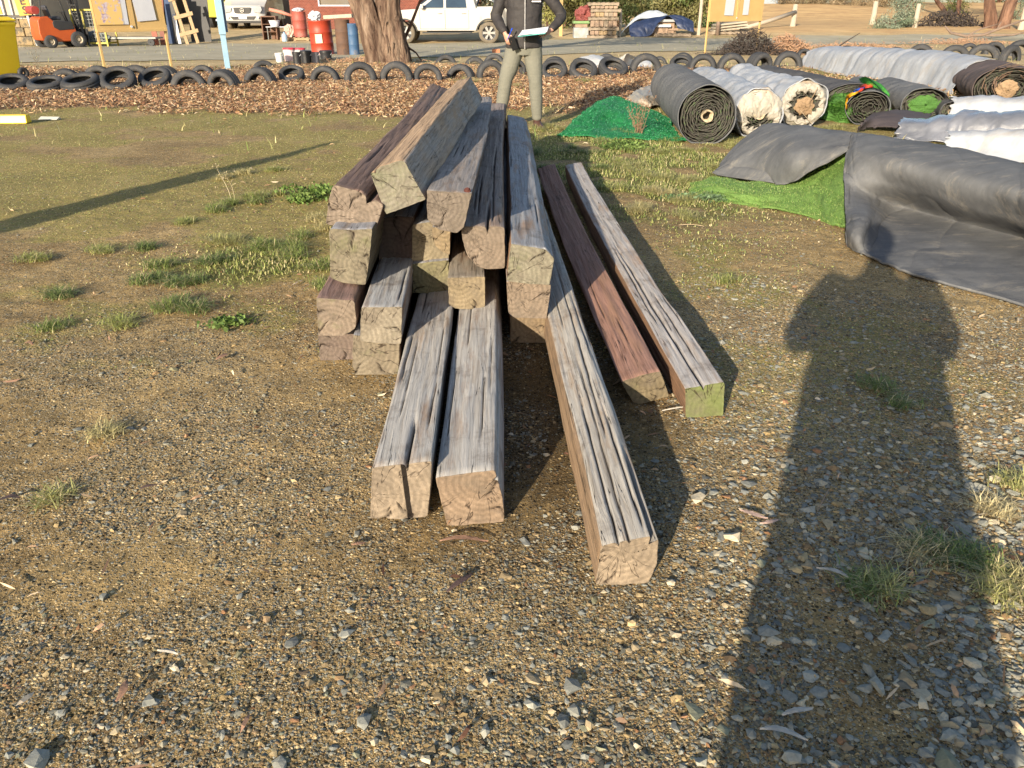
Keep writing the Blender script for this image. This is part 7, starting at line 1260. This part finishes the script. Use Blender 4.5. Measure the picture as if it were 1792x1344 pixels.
for k, (px, yb, w2, m, lab) in enumerate(((1178, 65, 1.5, PAL_G, 'long low pallet at the open side of the tarpaulin heap'), (1160, 62, 1.1, PAL_G, 'pallet showing behind the low one under the tarpaulin'))):
    p = ag(px, yb); pallet(lab, (p.x, p.y + .4, p.z), (0, 0, .05 * k), w2, .8, m)
for k, (px, y_, w2, lab) in enumerate(((1155, 47, .9, 'white offcut board sticking out of the tarpaulin heap'), (1165, 38, 1.0, 'grey plank stack under the tarpaulin edge'), (1172, 53, .7, 'brown beam stack in the tarpaulin heap'))):
    q = W3(px, y_, .35 + .1 * k); T = thing('plank_stack' if k else 'board', lab, 'planks', (q.x, q.y + .3, zz0)); hgt = q.z - zz0; mb = MB(); mb.box((0, 0, hgt / 2), (w2 * .8, .5, hgt * .96)); mb.build('lower_load', BRK, T, bevel=.02); mb = MB(); mb.box((0, -.1, hgt + .04), (w2, .6, .10)); mb.build('top_board', (PAPER, TIN, BRK)[k], T, bevel=.01)
p = ag(1280, 61); pallet('weathered pallet with white boards seen under the notice board', (p.x, p.y + .5, p.z), (0, 0, -.1), 1.6, .9, PAL_G); T = thing('plank_stack', 'white boards stacked crookedly on the pallet under the notice board', 'planks', (p.x, p.y + .5, p.z + .14)); 
for k in range(3): mb = MB(); mb.box((0, 0, .08 + .11 * k), (1.5 - .1 * k, .7, .06), (0, -.10, .05 * k)); mb.build('board', CREAM, T, bevel=.005)
p = ag(1255, 62); o = MB().tube([(0, 0, 0), (0, 0, .8)], [.09, .08], 10).build('stump_post', GREYB, None, loc=tuple(p), smooth=True); tag(o, 'short grey stump post under the notice board edge', 'post')
# ---------------------------------------------------------------- small weeds and bark pieces
def weed(label, px, yb, h, n, m, seed, spread=.5):
    p = ag(px, yb); T = thing('weed', label, 'weed', tuple(p)); r = random.Random(seed); mb = MB()
    for k in range(n):
        a = r.uniform(0, 6.28); q = [Vector((r.gauss(0, .02), r.gauss(0, .02), 0))]; d = Vector((math.cos(a) * spread * r.random(), math.sin(a) * spread * r.random(), 1)).normalized(); l = h * r.uniform(.5, 1.1)
        for j in range(4): q.append(q[-1] + d * l / 4); d = (d + Vector((r.gauss(0, .18), r.gauss(0, .18), 0))).normalized()
        mb.tube(q, [.0035, .003, .0025, .002, .001], 4, cap=False)
        for j in range(4):
            c = q[r.randrange(1, 5)]; e = Vector((r.gauss(0, 1), r.gauss(0, 1), r.uniform(.2, 1.2))).normalized() * h * .14; mb.tube([c, c + e], [.002, .001], 4, cap=False); mb.box(c + e, (.007, .007, .014), (r.random(), r.random(), 0))
    tag(mb.build('stems', m, T), kind='stuff')
STR = mat('dry_stem', (.26, .16, .10), (.18, .10, .06), 20, .9, bstr=0)
weed('reddish dry weed standing in front of the emerald turf sheet', 1118, 240, .42, 16, STR, 1); weed('thin straw stalk rising from the bare ground left of the pile', 410, 352, .24, 2, mat('straw', (.34, .29, .18), bstr=0), 2, .3); weed('thin stalk by the yellow bin', 68, 124, .75, 5, mat('grey_stalk', (.16, .14, .10), bstr=0), 3, .35)
weed('pale dry stalks beside the man\'s shoe', 958, 215, .28, 10, mat('straw_pale', (.58, .48, .30), bstr=0), 4, .8)
GRN = [(.13, .21, .05), (.18, .26, .07), (.09, .15, .04)]
for lab, px, yb, rad, n, sd in (('patch of fresh broad-leaved weeds against the left side of the pile', 548, 350, (.28, .20, .05), 900, 1), ('yellow-green clover patch in the grass beside the pile tips', 1085, 262, (.34, .22, .04), 900, 2), ('low bluish weed sprawl in front of the bright turf', 1235, 350, (.34, .14, .025), 700, 3), ('small clover patch left of the pile near the bark piece', 395, 570, (.13, .08, .012), 160, 4)):
    p = ag(px, yb); T = thing('weed_patch', lab, 'weeds', tuple(p)); tag(leafmass('foliage', (0, 0, rad[2]), rad, n, .032, .020, GRN if sd != 3 else [(.16, .24, .13), (.12, .20, .09)], T, 400 + sd, clump=16, hollow=.1), kind='stuff')
def bark(label, px, py, l, w_, c, rz, seed, name='bark_piece'):
    p = az(px, py); n = 14; mb = MB(); r = random.Random(seed); rg = []
    for k in range(n):
        t_ = k / (n - 1); ww = w_ * (math.sin(math.pi * min(1, max(.04, t_))) ** .5) * r.uniform(.85, 1.1); zz = .004 + l * .10 * math.sin(math.pi * t_) * .5; y = w_ * .5 * math.sin(t_ * 3 + seed)
        rg.append([(l * (t_ - .5), y - ww / 2, zz + ww * .22), (l * (t_ - .5), y, zz), (l * (t_ - .5), y + ww / 2, zz + ww * .25), (l * (t_ - .5), y, zz + .004)])
    mb.loft(rg); o = mb.build(name, mat('bark%d' % seed, c, tuple(q * .6 for q in c), 60, .85), None, loc=(p.x, p.y, float(g(p.x, p.y)) + .006), rot=(r.uniform(-.1, .1), 0, R(rz))); tag(o, label, name.replace('_', ' '))
W_B, BR_, DB = (.50, .46, .40), (.30, .17, .11), (.09, .055, .05)
for i, (lab, px, py, l, w_, c, rz) in enumerate((('long brown bark strip lying in front of the two front timbers', 812, 953, .13, .018, BR_, 5), ('dark curled bark sliver in front of the second front timber', 805, 1025, .09, .016, DB, 60), ('dark red-brown seed pod left of the pile', 388, 628, .06, .024, BR_, 75), ('upright brown bark chip at the bottom left', 215, 1215, .055, .018, BR_, 80), ('pale wood splinter near the bottom left', 295, 1148, .05, .010, W_B, -25), ('white bark ribbon inside the photographer\'s shadow', 1458, 1010, .085, .014, W_B, -35), ('white curved bark piece low in the photographer\'s shadow', 1370, 1293, .09, .016, W_B, -12), ('forked pale bark piece above the white curved one', 1395, 1252, .07, .014, W_B, 25), ('pinkish bark flake cluster piece at the edge of the photographer\'s shadow', 1318, 905, .08, .018, (.48, .34, .28), -25), ('second pinkish bark flake beside the shadow edge', 1345, 918, .06, .013, (.48, .34, .28), 10), ('long thin twig-like bark crossing the shadow\'s left side', 1440, 880, .16, .004, (.34, .25, .18), 55), ('small dark bark scrap at the far left edge', 15, 880, .06, .02, DB, 10), ('reddish bark scrap on bare ground at the far left', 52, 606, .05, .016, BR_, -20), ('red-brown bark scrap below the pale pebble near the centre left', 262, 857, .045, .013, DB, 45), ('dark chip beside the left front timber', 628, 957, .035, .014, BR_, 30), ('pale twig on the gravel by the outer timber tip', 1190, 720, .14, .005, W_B, 12), ('thin twig on the dirt before the bright turf', 1210, 398, .16, .007, (.45, .34, .22), -15))):
    bark(lab, px, py, l, w_, c, rz, i + 1, 'twig' if 'twig' in lab else 'bark_piece')
